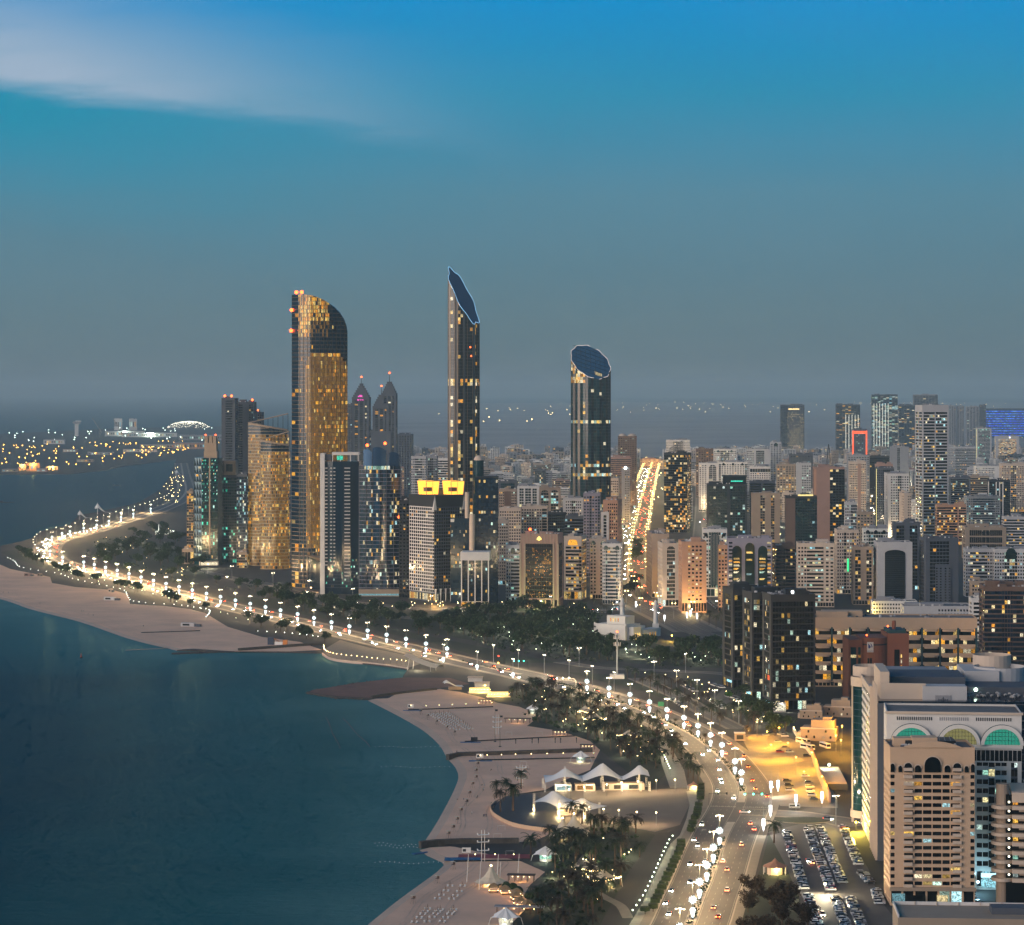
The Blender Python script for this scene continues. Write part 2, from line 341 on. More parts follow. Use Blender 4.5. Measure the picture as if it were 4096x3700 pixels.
def setting():
	# land: everything right of the shore, out to the lagoon behind the city
	mb = MB()
	ins = lambda sh: [tuple(p) for p in offset(smooth_path(GP(*sh), 25), -11)]
	land = ins(SHORE_A) + GP(*QUAY) + GP(*PAD) + ins(SHORE_B) + ins(SHORE_C) + [(-200, 700), (1500, 700), (3200, 5200)]
	land += [G(1500, 452), G(1120, 446), G(840, 452), G(700, 458), G(560, 459), G(450, 455), G(300, 450)] + [G(*p) for p in reversed(TIP[:13])]
	poly(mb, land, -.02, m_ground)
	# sea walls below the land edge
	for sh in (QUAY, PAD, TIP[:13]):
		w = GP(*sh)
		for a, b in zip(w, w[1:]): mb.face([(*a, -3), (*b, -3), (*b, -.02), (*a, -.02)], m_rock);
	struct(mb.build('ground'))
	mb = MB(); poly(mb, GP((176, 459.5), (150, 463), (124, 466), (102, 470.6), (69, 474), (0, 474.3), (-200, 474), (-500, 437), (0, 434), (120, 428), (240, 426), (300, 432), (300, 451)), -.03, m_ground)
	w = GP((176, 459.5), (150, 463), (124, 466), (102, 470.6), (69, 474), (0, 474.3), (-200, 474))
	for a, b in zip(w, w[1:]): mb.face([(*a, -3), (*b, -3), (*b, -.03), (*a, -.03)], m_rock)
	o = struct(mb.build('port_island_ground'))
	mb = MB(); poly(mb, GP((300, 449), (450, 454), (560, 458), (700, 457), (840, 451), (1120, 445), (1500, 451), (1500, 403), (700, 402), (330, 404), (290, 425)), -.05, mat('hazed_lagoon_grey', '#a39a92', .95, var=.35, scale=.0012)); struct(mb.build('far_shore_lagoon_cover'))  # pale ground laid over the lagoon, its hazed grey look put into the colour
	# beaches
	def beach(name, shore, inner):
		mb = MB(); path = smooth_path(GP(*shore), 9); n = len(path)
		side = 1 if name != 'x' else -1
		a = offset(path, -4.5); b = offset(path, 4.0); c = offset(path, -14.0);
		for i in range(n - 1):
			mb.face([(*b[i], SEA_Z - .35), (*path[i], SEA_Z + .02), (*path[i + 1], SEA_Z + .02), (*b[i + 1], SEA_Z - .35)][::-1], m_wet)
			mb.face([(*path[i], SEA_Z + .02), (*a[i], .0), (*a[i + 1], .0), (*path[i + 1], SEA_Z + .02)][::-1], m_wet)
			mb.face([(*a[i], .0), (*c[i], .05), (*c[i + 1], .05), (*a[i + 1], .0)][::-1], m_sand)
		poly(mb, [tuple(p) for p in c] + GP(*inner), .05, m_sand)
		struct(mb.build(name))
		tk = MB(); mt = mat('sand_track', '#d0ab90', .95, var=.3, scale=.06)
		pw = [p + np.array((2.2 * sin(i * .5), 1.5 * cos(i * .37))) for i, p in enumerate(path)]
		for o_ in (-11, -13.2, -24, -26.2): ribbon(tk, pw[2:-2], o_ - .35, o_ + .35, .08, mt)
		struct(tk.build('sand_track'))
	beach('beach_sand', SHORE_A, [(236, 651.5), (290, 651.5), (322, 650), (300, 642), (262, 637), (228, 627), (205, 613), (190, 609), (165, 606), (130, 604), (128, 594), (112, 590), (75, 587), (52, 583), (50, 577), (30, 573), (10, 569), (-10, 560), (-60, 556)])
	beach('bay_beach_sand', SHORE_B, [(420, 844), (470, 843), (532, 842), (555, 832), (540, 826), (515, 817), (493, 810), (490, 803), (510, 795), (545, 790), (565, 780), (590, 770), (600, 750), (590, 741), (560, 731), (527, 726), (540, 716), (520, 707), (498, 703), (480, 697), (460, 692), (440, 689), (400, 692)])
	beach('near_beach_sand', SHORE_C, [(330, 1000), (505, 1000), (510, 925), (530, 905), (524, 895), (530, 885), (545, 872), (520, 861), (500, 857), (470, 850), (455, 847)])
	# lawns and parks
	mb = MB()
	for P in ([(300, 590), (360, 602), (420, 614), (500, 612), (560, 612), (590, 618), (640, 640), (720, 660), (720, 668), (640, 664), (560, 655), (470, 640), (400, 628), (320, 612)],
			  [(225, 596), (300, 600), (330, 613), (400, 630), (520, 655), (560, 663), (500, 663), (440, 645), (330, 620), (230, 600)],
			  [(565, 672), (640, 676), (700, 700), (740, 720), (700, 712), (640, 690), (588, 678)],
			  [(500, 695), (560, 685), (600, 700), (640, 714), (690, 742), (680, 760), (650, 790), (600, 750), (590, 741), (560, 731), (527, 726), (540, 716), (520, 707)],
			  [(545, 872), (560, 840), (600, 822), (640, 828), (655, 835), (630, 870), (600, 925), (580, 1000), (505, 1000), (510, 925), (530, 905)],
			  [(75, 575), (50, 570), (20, 560), (0, 552), (30, 548), (45, 560), (60, 570)],
			  [(150, 540), (200, 560), (220, 575), (180, 585), (120, 568), (90, 555), (100, 538)],
			  [(770, 830), (792, 838), (800, 880), (830, 960), (730, 960), (748, 900), (760, 870)]):
		poly(mb, GP(*P), .04, m_lawn)
	struct(mb.build('park_lawn'))
	# plaza, promenades
	mb = MB()
	poly(mb, GP((510, 795), (545, 792), (580, 785), (645, 790), (690, 788), (692, 800), (680, 825), (655, 832), (600, 822), (560, 838), (545, 830), (520, 816), (494, 809), (492, 803)), .06, mat('plaza_paving', '#5c534c', .8, var=.2, scale=.06, bump=.2))
	struct(mb.build('plaza_pavement'))
	mb = MB()
	poly(mb, GP((323, 650), (323, 653), (332, 658), (350, 661), (374, 663), (399, 666), (408, 668), (420, 664), (405, 655), (370, 648), (340, 640)), .05, m_pave)
	poly(mb, GP((403, 677.5), (360, 682.5), (313, 690), (309, 692), (322, 694.5), (341, 696.5), (372, 698), (400, 694), (440, 688), (470, 684), (450, 678)), .06, mat('pad_paving', '#6f4a3c', .85, var=.3, scale=.05))
	J = lambda cx, cyy: (600 + cx / 8.093, 700 + cyy / 8.093)
	poly(mb, GP(J(230, 1830), J(345, 1640), J(480, 1350), J(570, 1165), J(650, 1090), J(690, 1120), J(640, 1240), J(520, 1500), J(430, 1690), J(370, 1830)), .06, mat('promenade_tiles', '#8f897c', .8, var=.2, scale=.3)); poly(mb, GP(J(700, 740), J(775, 730), J(800, 850), J(770, 960), J(700, 1100), J(640, 1110), J(700, 960), J(725, 850)), .07, MATS['promenade_tiles'])
	poly(mb, GP((655, 735), (668, 742), (684, 770), (688, 788), (670, 788), (662, 765)), .06, MATS['promenade_tiles'])
	struct(mb.build('promenade_pavement'))
setting()

# ------------------------------------------------------------------ roads
MEDIAN = [(640, 1010), (668, 972), (680, 947), (692.7, 918.7), (699.5, 900), (706.9, 882.9), (713.4, 864.3), (719.6, 847), (728, 828), (737, 812), (742, 798), (741.5, 786.5), (735, 775), (722, 758), (710.6, 747.6), (698, 738), (684, 729.7), (667, 721.4), (649.5, 713.4), (630, 705.7), (609, 699), (587, 692), (560, 684), (530, 676.5), (500, 670), (470, 663.5),
		  (447, 658), (426, 653), (406, 648), (386.6, 643.8), (367.6, 639.5), (349.4, 635), (331.5, 630.8), (314, 626.3), (297.6, 622.3), (280.5, 618.3), (265.5, 615), (250.2, 611.5), (235.4, 608), (220.5, 604.4), (206.4, 601), (192.3, 597.5), (179, 594), (166, 590.7), (153.5, 587.5), (141, 584), (129, 580.5), (117.2, 577), (105.6, 574), (94.3, 571), (83.8, 568.5), (62.6, 563.5), (50, 557), (46.5, 550), (52, 542.5), (62, 538.8), (70, 536.8),
		  (83.7, 533.3), (96.7, 530), (108.8, 526), (121, 522), (133.3, 518.3), (150.7, 513), (164, 508), (178, 501), (186, 490), (183, 475), (181, 463)]
MED = smooth_path(GP(*MEDIAN), 14)
def arc_s(path):
	s = [0.0]
	for a, b in zip(path, path[1:]): s.append(s[-1] + float(np.linalg.norm(b - a)))
	return s
def at_s(path, ss, s):
	i = int(np.searchsorted(ss, s)); i = min(max(i, 1), len(path) - 1); t = (s - ss[i - 1]) / (ss[i] - ss[i - 1] + 1e-9)
	d = path[i] - path[i - 1]; d = d / np.linalg.norm(d); return path[i - 1] + t * (path[i] - path[i - 1]), d
MS = arc_s(MED)
def near_s(path, ss, pt):
	k = int(np.argmin([np.linalg.norm(p - np.array(pt)) for p in path])); return ss[k]
GAP0, GAP1 = near_s(MED, MS, G(731, 824)), near_s(MED, MS, G(742.5, 804))     # junction gap in the median
GAP2, GAP3 = near_s(MED, MS, G(560, 684)), near_s(MED, MS, G(520, 674))
BOUL = smooth_path(GP((700, 632), (672, 618), (650, 607), (634, 596), (628.5, 580), (629, 560), (632, 540), (636.5, 520), (641.5, 500), (646, 485), (650, 472), (653, 462)), 25)
SERV = smooth_path(GP((790, 652), (745, 645), (712, 637), (690, 629), (672, 618)), 20)
ROADS = {}
def roads():
	# main corniche road
	mb = MB(); ribbon(mb, MED, -15.0, 15.0, .08, m_asph); struct(mb.build('corniche_road'))
	mb = MB()
	for a, b in ((0, GAP0), (GAP1, GAP2), (GAP3, MS[-1])):
		seg = [p for p, s in zip(MED, MS) if a <= s <= b]
		kerb(mb, seg, -1.9, 1.9, .24, m_kerb)
	struct(mb.build('road_median_kerb'))
	mb = MB()
	for side in (-1, 1):
		kerb(mb, MED, side * 15.0, side * 15.6, .22, m_kerb) if side > 0 else kerb(mb, MED, -15.6, -15.0, .22, m_kerb)
		ribbon(mb, MED, side * 15.6 if side > 0 else -19.5, 19.5 if side > 0 else -15.6, .12, m_pave)
	struct(mb.build('corniche_pavement'))
	# painted lines: solid edges, dashed lanes, crossing, stop lines
	mb = MB()
	for side in (-1, 1):
		for e in (2.4, 14.4): ribbon(mb, MED, side * e - .12, side * e + .12, .10, m_line)
		for lane in (5.4, 8.4, 11.4):
			s = 0.0
			while s < MS[-1] - 8 and s < 2600:
				p, d = at_s(MED, MS, s); q, d2 = at_s(MED, MS, s + 4); nrm = np.array((d[1], -d[0]))
				a, b = p + nrm * side * lane, q + nrm * side * lane
				mb.face([(*(a - .1 * nrm), .10), (*(a + .1 * nrm), .10), (*(b + .1 * nrm), .10), (*(b - .1 * nrm), .10)], m_line); s += 12
	for sc0, w in ((near_s(MED, MS, G(743, 806)), 3.2), (GAP2 + 3, 3.0)):
		p, d = at_s(MED, MS, sc0); nrm = np.array((d[1], -d[0]))
		for k in range(-14, 15):
			if abs(k) < 2: continue
			c = p + nrm * k; a, b = c - d * w / 2, c + d * w / 2
			mb.face([(*(a - .28 * nrm), .105), (*(a + .28 * nrm), .105), (*(b + .28 * nrm), .105), (*(b - .28 * nrm), .105)], m_line)
	struct(mb.build('road_markings'))
	# boulevard into the city, service roads, cross street
	mb = MB(); ribbon(mb, BOUL, -19, 19, .07, m_asph); ribbon(mb, SERV, -11, 11, .065, m_asph); struct(mb.build('boulevard_road'))
	mb = MB(); kerb(mb, [p for p in BOUL if p[1] > 2560], -1.5, 1.5, .25, m_kerb);
	for sd in (-1, 1): ribbon(mb, BOUL, sd * 19 if sd > 0 else -24, 24 if sd > 0 else -19, .12, m_pave)
	struct(mb.build('boulevard_pavement'))
	mb = MB()
	for e in (-18.5, -14, -10, -6, -2, 2, 6, 10, 14, 18.5): ribbon(mb, BOUL, e - .1, e + .1, .10, m_line)
	for e in (-10.5, 0, 10.5): ribbon(mb, SERV, e - .12, e + .12, .10, m_line)
	struct(mb.build('boulevard_markings'))
	defs = {'corniche_service_road': ([(636, 678), (655, 686), (673, 694), (690, 703), (704, 712), (722, 721), (738, 729)], 5.0),
			'park_road': ([(560, 662), (600, 668), (646, 670), (690, 672), (725, 674), (760, 682)], 4.5),
			'cross_street': ([(742, 812), (770, 813), (800, 815), (835, 820), (860, 826)], 8.0),
			'tower_front_road': ([(222, 576), (262, 583), (300, 590), (340, 600), (400, 607), (450, 611), (510, 612), (570, 610), (620, 610), (650, 607)], 5.5),
			'inner_road': ([(200, 570), (230, 578), (270, 588), (330, 605), (400, 617), (470, 622), (540, 620)], 5.0),
			'far_street': ([(884, 560), (888, 545), (887, 530), (880, 516), (870, 505)], 13.0),
			'side_street': ([(700, 560), (701, 540), (702, 520), (702, 500), (701, 485)], 10.0),
			'mosque_street': ([(740, 615), (722, 604), (714, 590), (712, 575)], 7.0)}
	for k, (pp, hw) in defs.items():
		path = smooth_path(GP(*pp), 14); ROADS[k] = path; mb = MB(); ribbon(mb, path, -hw, hw, .075, m_asph); ribbon(mb, path, -.1, .1, .10, m_line)
		ribbon(mb, path, hw, hw + 2.5, .13, m_pave); ribbon(mb, path, -hw - 2.5, -hw, .13, m_pave); struct(mb.build(k))
	# parking lots
	mb = MB()
	poly(mb, GP((768, 832), (800, 824), (842, 824), (850, 840), (868, 868), (880, 900), (900, 925), (910, 960), (812, 960), (800, 900), (784, 862)), .055, m_asph)
	poly(mb, GP((740, 735), (775, 733), (800, 742), (818, 765), (838, 800), (838, 808), (780, 806), (768, 780), (752, 757)), .055, m_pave)
	poly(mb, GP((722, 690), (735, 694), (770, 715), (790, 735), (770, 728), (740, 712), (712, 700)), .055, m_asph)
	struct(mb.build('parking_lot_ground'))
	mb = MB(); poly(mb, GP((330, 565), (395, 560), (480, 565), (480, 575), (390, 578), (330, 575)), .05, m_pave); struct(mb.build('forecourt_pavement'))
roads()

def haze():
	mb = MB(); m = bpy.data.materials.new('haze_air'); m.use_nodes = True; nt = m.node_tree; nt.nodes.clear()
	o = nt.nodes.new('ShaderNodeOutputMaterial'); v = nt.nodes.new('ShaderNodeVolumePrincipled'); nt.links.new(v.outputs[0], o.inputs['Volume'])
	v.inputs['Color'].default_value = (.64, .84, .87, 1); v.inputs['Density'].default_value = 1 / 22000.0; v.inputs['Anisotropy'].default_value = 0.0
	m.cycles.volume_sampling = 'DISTANCE'; m.cycles.homogeneous_volume = True
	mb.box(-76000, 76000, -2000, 76000, -4.5, 420, m); ob = mb.build('haze'); ob['kind'] = 'stuff'
haze()
# ------------------------------------------------------------------ building kit
WALLS = {'cream': '#c4b09c', 'white': '#d2ccc4', 'grey': '#8b8a8c', 'beige': '#a58f7b', 'peach': '#b88a6c', 'brown': '#6b5344', 'dark': '#232427', 'tan': '#9b8874', 'pale': '#b3b0ae', 'slate': '#4c5058', 'rose': '#9a7a6c', 'lilac': '#8d8690', 'tealw': '#1f4448', 'brick': '#7d4c39', 'sand': '#c6a687'}
def wall(n): return mat('wall_' + n, WALLS[n], .85, var=.10, scale=.08)
GL = {'g': ('#0d1418', .12), 'blue': ('#0c2233', .10), 'teal': ('#0a3034', .10), 'black': ('#07090c', .08), 'bronze': ('#1c130a', .12), 'green': ('#0a2420', .12), 'grey': ('#1d2429', .15), 'silver': ('#4c5258', .2)}
def glass(n): c, r = GL[n]; return mat('glass_' + n, c, r, 0.0, var=.15, scale=.05, island=.45, spec=.55)
LIT = {}
def lit(n):
	S_ = {'warm': (['#ffc24a', '#ffd67a', '#ffb02e', '#ffe6a8', '#f0a030', '#fff0c8'], .35, 1.6), 'cool': (['#dcfff0', '#b8ffe2', '#fff6d8', '#a8f0ff', '#e8fff8', '#fff0b0'], .3, 1.4), 'mix': (['#ffd67a', '#fff0c8', '#d8ffe8', '#ffb640', '#c0f8ff', '#ffe9b0', '#ffcb5a'], .3, 1.5),
		  'gold': (['#ffb52e', '#ffc850', '#ffa51e', '#ffd878', '#f09a20'], .35, 1.35), 'amber': (['#c98a22', '#d89a2c', '#b87a1c', '#d8a038'], .26, .48), 'teal': (['#40ffd0', '#7fffe0', '#d0fff0', '#60e0c0'], .4, 1.8), 'dim': (['#a89058', '#8a9a8a', '#b8a070'], .10, .4), 'led': (['#2060ff', '#2a7aff', '#1848ff', '#60a0ff'], .8, 2.2)}
	return lit_mat('lit_' + n, *S_[n])
QUADS = {}
def quad_mesh(m):
	if m.name not in QUADS:
		me = bpy.data.meshes.new('window'); me.from_pydata([(-.5, 0, -.5), (.5, 0, -.5), (.5, 0, .5), (-.5, 0, .5)], [], [(0, 1, 2, 3)]); me.materials.append(m); QUADS[m.name] = me
	return QUADS[m.name]
class Face:
	"""one side of a building: wall pieces go to mb, windows to win (joined) or to the list of single windows"""
	def __init__(s, mb, win, o, u, n, w, single=None): s.mb, s.win, s.o, s.u, s.n, s.w, s.single = mb, win, o, u, n, w, single
	def pane(s, a0, a1, z0, z1, m, t=.05):
		P = lambda a, z: (s.o[0] + s.u[0] * a + s.n[0] * t, s.o[1] + s.u[1] * a + s.n[1] * t, z)
		if s.single is not None: s.single.append((P((a0 + a1) / 2, (z0 + z1) / 2), a1 - a0, z1 - z0, atan2(s.u[1], s.u[0]), m))
		else: s.win.face([P(a0, z0), P(a1, z0), P(a1, z1), P(a0, z1)], m)
	def fill(s, zones, z0, z1, fh, wm, gm, litp, lm, T=.45, band=.42, rnd=random):
		tot = sum(z[1] for z in zones); a = 0.0; nf = max(1, int(round((z1 - z0) / fh))); h = (z1 - z0) / nf; mb = s.mb
		for zn in zones:
			t, fr = zn[0], zn[1]; w = s.w * fr / tot; b = a + w; bays = zn[2] if len(zn) > 2 else max(1, int(round(w / 2.7))); bw = w / bays
			wmz = wall(zn[3]) if len(zn) > 3 else wm
			if t == 's': mb.obox(s.o, s.u, s.n, a, b, 0, T, z0, z1, wmz)
			elif t in 'wbgahp':
				bd = {'w': .52, 'b': band, 'g': .22, 'a': .22, 'h': .30, 'p': .46}[t]; out = T if t != 'b' else T + .35
				if t in 'ga': out = T * .45
				for k in range(nf + 1):
					zz0 = z0 + k * h - (bd * h * .5 if k else 0); zz1 = z0 + k * h + bd * h * .5
					if k == nf: zz1 = z1
					mb.obox(s.o, s.u, s.n, a, b, 0, out, max(z0, zz0), min(z1, zz1), wmz)
				pw = {'w': .42, 'b': .10, 'g': .10, 'a': .10, 'h': .16, 'p': .10}[t]
				if t != 'b':
					for j in range(bays + 1):
						c = a + j * bw; mb.obox(s.o, s.u, s.n, max(a, c - pw * bw / 2), min(b, c + pw * bw / 2), 0, out - .03, z0, z1, wmz)
				for k in range(nf):
					run = rnd.random() < .25
					for j in range(bays):
						p = litp * (1.7 if run else .6); m = lm if rnd.random() < p else gm
						s.pane(a + j * bw + pw * bw * .5, a + (j + 1) * bw - pw * bw * .5, z0 + k * h + bd * h * .5, z0 + (k + 1) * h - bd * h * .5, m)
				if t == 'a':      # arched head closing the strip
					r = w / 2; c = (a + b) / 2; q = 8; zt = z1
					for sd in (-1, 1):
						pts = [(c + sd * r, zt)] + [(c + sd * r * cos(x * pi / 2 / q), zt - r + r * sin(x * pi / 2 / q)) for x in range(q + 1)]
						for i in range(1, q + 1):
							tri = [pts[0], pts[i], pts[i + 1]]
							if sd < 0: tri = tri[::-1]
							mb.face([(s.o[0] + s.u[0] * x + s.n[0] * T, s.o[1] + s.u[1] * x + s.n[1] * T, z) for x, z in tri], wmz)
			a = b
WINCOUNT = [0]
def bld(name, label, x0, x1, yt, yb, zones, wall_='cream', gl='g', fh=3.5, litp=.14, ls='mix', D=None, xe=None, top=3.0, base=5.0, roof=1, single=False, band=.42, side=None, basez=None, yaw=None, group=None, cat='building', crown=None, topzone=None, T=.45):
	"""a straight-sided block: columns x0..x1 of its front, rows yt (roof) and yb (foot); xe is the column of the corner when a side shows"""
	rnd = random.Random(hash((round(x0 * 10), round(yt * 10))) & 0xffff)
	sc = S(yb); X, d = G((x0 + x1) / 2, yb); phi = atan2(X, d); Hh = (yb - yt) / sc
	if xe is None:
		th = radians(-3.4) if yaw is None else radians(yaw); Wd = (x1 - x0) / sc / max(.5, cos(th + phi)); D = D or min(max(14, Wd * .8), 45); cx, cyy = X, d
	else:
		left = xe < (x0 + x1) / 2; ws = (xe - x0) if left else (x1 - xe); wf = (x1 - xe) if left else (xe - x0)
		D = D or max(18, wf / sc * .9); a = math.asin(min(.9, ws / sc / D)); th = (a - phi) if left else (-a - phi)
		Wd = wf / sc / cos(a); ex, ed = G(xe, yb); k = 1 if left else -1
		cx, cyy = ex + k * cos(th) * Wd / 2, ed + k * sin(th) * Wd / 2
	root = thing(name, label, cat, (cx, cyy, 0), th, group)
	mb, win, one = MB(), MB(), ([] if single else None)
	wm, gm, lm = wall(wall_), glass(gl), lit(ls); zr = Hh - 1.0
	g2 = glass(gl); e = T
	mb.box(-Wd / 2 + e, Wd / 2 - e, e, D - e, 0, zr, g2, 'd')
	mb.box(-Wd / 2 + e + .02, Wd / 2 - e - .02, e + .02, D - e - .02, zr + .02, zr + .12, mat('roof_deck', '#6f6a66', .9, var=.3, scale=.12), 'd')
	faces = [((-Wd / 2, e), (1, 0), (0, -1), Wd), ((-Wd / 2 + e, D - e), (0, -1), (-1, 0), D - 2 * e), ((Wd / 2 - e, e), (0, 1), (1, 0), D - 2 * e)]
	sd = side or zones
	for i, (o, u, n, w) in enumerate(faces):
		f = Face(mb, win, o, u, n, w, one if i == 0 or single == 2 else None)
		z = zones if i == 0 else sd
		b0 = min(base, Hh * .3); tz = Hh - top
		if b0 > 0: f.fill(basez or [('h', 1)], 0, b0, b0, wm, gm, .45, lm, T, rnd=rnd)
		if topzone and i == 0: f.fill(topzone, tz - 2 * fh, tz, 2 * fh, wm, gm, litp, lm, T, rnd=rnd); f.fill(z, b0, tz - 2 * fh, fh, wm, gm, litp, lm, T, band, rnd=rnd)
		else: f.fill(z, b0, tz, fh, wm, gm, litp, lm, T, band, rnd=rnd)
		mb.obox(o, u, n, 0, w, 0, T + .06, tz, Hh, wm)
	mb.obox((Wd / 2, D - e), (-1, 0), (0, 1), 0, Wd, 0, T, 0, Hh, wm)
	wo = mb.build('wall', root)
	if win.f: win.build('window_panes', wo, kind='stuff')
	if one:
		for p, w, h, az, m in one: link('window', quad_mesh(m), wo, p, az, (w, 1, h))
		WINCOUNT[0] += len(one)
	if roof:
		rb = MB(); rm = wall('grey') if wall_ in ('white', 'pale', 'grey') else wm
		for _ in range(rnd.randint(2, 4)):
			w, dd, hh = rnd.uniform(.15, .4) * Wd, rnd.uniform(.15, .4) * D, rnd.uniform(1.8, 4.5); px, py = rnd.uniform(-.5, .5) * (Wd - w - 2), rnd.uniform(.15, .85) * (D - dd - 2)
			rb.box(px - w / 2, px + w / 2, py + 1, py + 1 + dd, zr, zr + hh + rnd.random() * .2, rm, 'd')
		for _ in range(rnd.randint(6, 16)):
			px, py, w = rnd.uniform(-.44, .44) * Wd, rnd.uniform(.08, .86) * D, rnd.uniform(.5, 1.1); rb.box(px - w, px + w, py - .6, py + .6, zr + .1, zr + rnd.uniform(.9, 1.7), wall(rnd.choice(('grey', 'pale', 'slate'))), 'd')
		for _ in range(rnd.randint(2, 6)):
			px, py = rnd.uniform(-.4, .4) * Wd, rnd.uniform(.1, .8) * D; rb.cyl(px, py, zr, zr + rnd.uniform(1.5, 2.6), rnd.uniform(.6, 1.1), m=wall('white'), n=8)
		rb.build('roof_plant', wo, kind='stuff')
	if crown: crown(root, Wd, D, Hh, wm)
	return root, Wd, D, Hh
def red_light(root, pts, r=1.4):
	for p in pts:
		mb = MB(); mb.ball(0, 0, r * .6, r, emit('beacon_red', (1, .10, .02), 9.0), 8, 6); mb.cyl(0, 0, -1.2, .1, .15, m=m_dark, n=5); mb.build('warning_light', root).location = p
def curtain(root, plan, z0, ztop, fh, gm, lit_fn, bm, band=.8, proud=.3, fins=None, cap=None, rings=True, rnd=random):
	"""glass skin on any closed plan: panes per facet and storey, a spandrel ring per storey (each a part), roof following ztop"""
	n = len(plan); zt = ztop if callable(ztop) else (lambda x, y: ztop); win = MB(); zmin = min(zt(*p) for p in plan); zmax = max(zt(*p) for p in plan)
	K = int(math.ceil((zmax - z0) / fh)); gmf = gm if callable(gm) else (lambda i: gm)
	for i in range(n):
		a, b = plan[i], plan[(i + 1) % n]; ta, tb = zt(*a), zt(*b)
		for k in range(K):
			l, h = z0 + k * fh, z0 + (k + 1) * fh
			if l >= max(ta, tb): break
			la, lb, ha, hb = min(l, ta), min(l, tb), min(h, ta), min(h, tb)
			m = lit_fn(i, k, (l + h) / 2) or gmf(i)
			q = [(*a, la), (*b, lb)] + ([(*b, hb)] if hb > lb + 1e-4 else []) + ([(*a, ha)] if ha > la + 1e-4 else [])
			if len(q) > 2: win.face(q, m)
	win.build('glass_panes', root, kind='stuff')
	out = []
	for i in range(n):
		p, a, b = np.array(plan[i]), np.array(plan[i - 1]), np.array(plan[(i + 1) % n]); d = b - a; nn = np.array((d[1], -d[0])); nn = nn / (np.linalg.norm(nn) + 1e-9); out.append(tuple(p + proud * nn))
	if rings:
		mb = MB()
		for i in range(n):
			a, b, A, B = plan[i], plan[(i + 1) % n], out[i], out[(i + 1) % n]
			mb.face([(*A, 0), (*B, 0), (*B, band), (*A, band)], bm); mb.face([(*A, band), (*B, band), (*b, band), (*a, band)], bm); mb.face([(*a, 0), (*b, 0), (*B, 0), (*A, 0)], bm)
		me = mb.mesh('spandrel'); rest = MB()
		for k in range(K + 1):
			z = z0 + k * fh
			if z + band <= zmin: link('spandrel', me, root, (0, 0, z))
			else:
				for i in range(n):
					a, b, A, B = plan[i], plan[(i + 1) % n], out[i], out[(i + 1) % n]
					if min(zt(*a), zt(*b)) > z + band: rest.face([(*A, z), (*B, z), (*B, z + band), (*A, z + band)], bm); rest.face([(*A, z + band), (*B, z + band), (*b, z + band), (*a, z + band)], bm)
		if rest.f: rest.build('upper_spandrels', root, kind='stuff')
	if fins:
		idx, fw, fm = fins; mb = MB()
		for i in idx:
			p, o = np.array(plan[i]), np.array(out[i]); nn = (o - p) / proud; t = np.array((-nn[1], nn[0])) * fw / 2; q = p + nn * (proud + .25); zz = zt(*plan[i])
			mb.prism([tuple(p - t), tuple(q - t), tuple(q + t), tuple(p + t)], z0, zz, fm)
		mb.build('mullions', root)
	rb = MB(); c = np.mean(np.array(plan), 0); cm = cap or gmf(0)
	for i in range(n):
		a, b = plan[i], plan[(i + 1) % n]; rb.face([(*c, zt(*c)), (*a, zt(*a)), (*b, zt(*b))], cm)
	rb.build('roof', root)
	return win
def arcpts(cx, cy_, rx, ry, a0, a1, n): return [(cx + rx * cos(radians(a0 + (a1 - a0) * k / n)), cy_ + ry * sin(radians(a0 + (a1 - a0) * k / n))) for k in range(n + 1)]
def root_at(name, label, xm, yb, rz=None, cat='tower', group=None):
	X, d = G(xm, yb); return thing(name, label, cat, (X, d, 0), radians(-3.4) if rz is None else radians(rz), group)

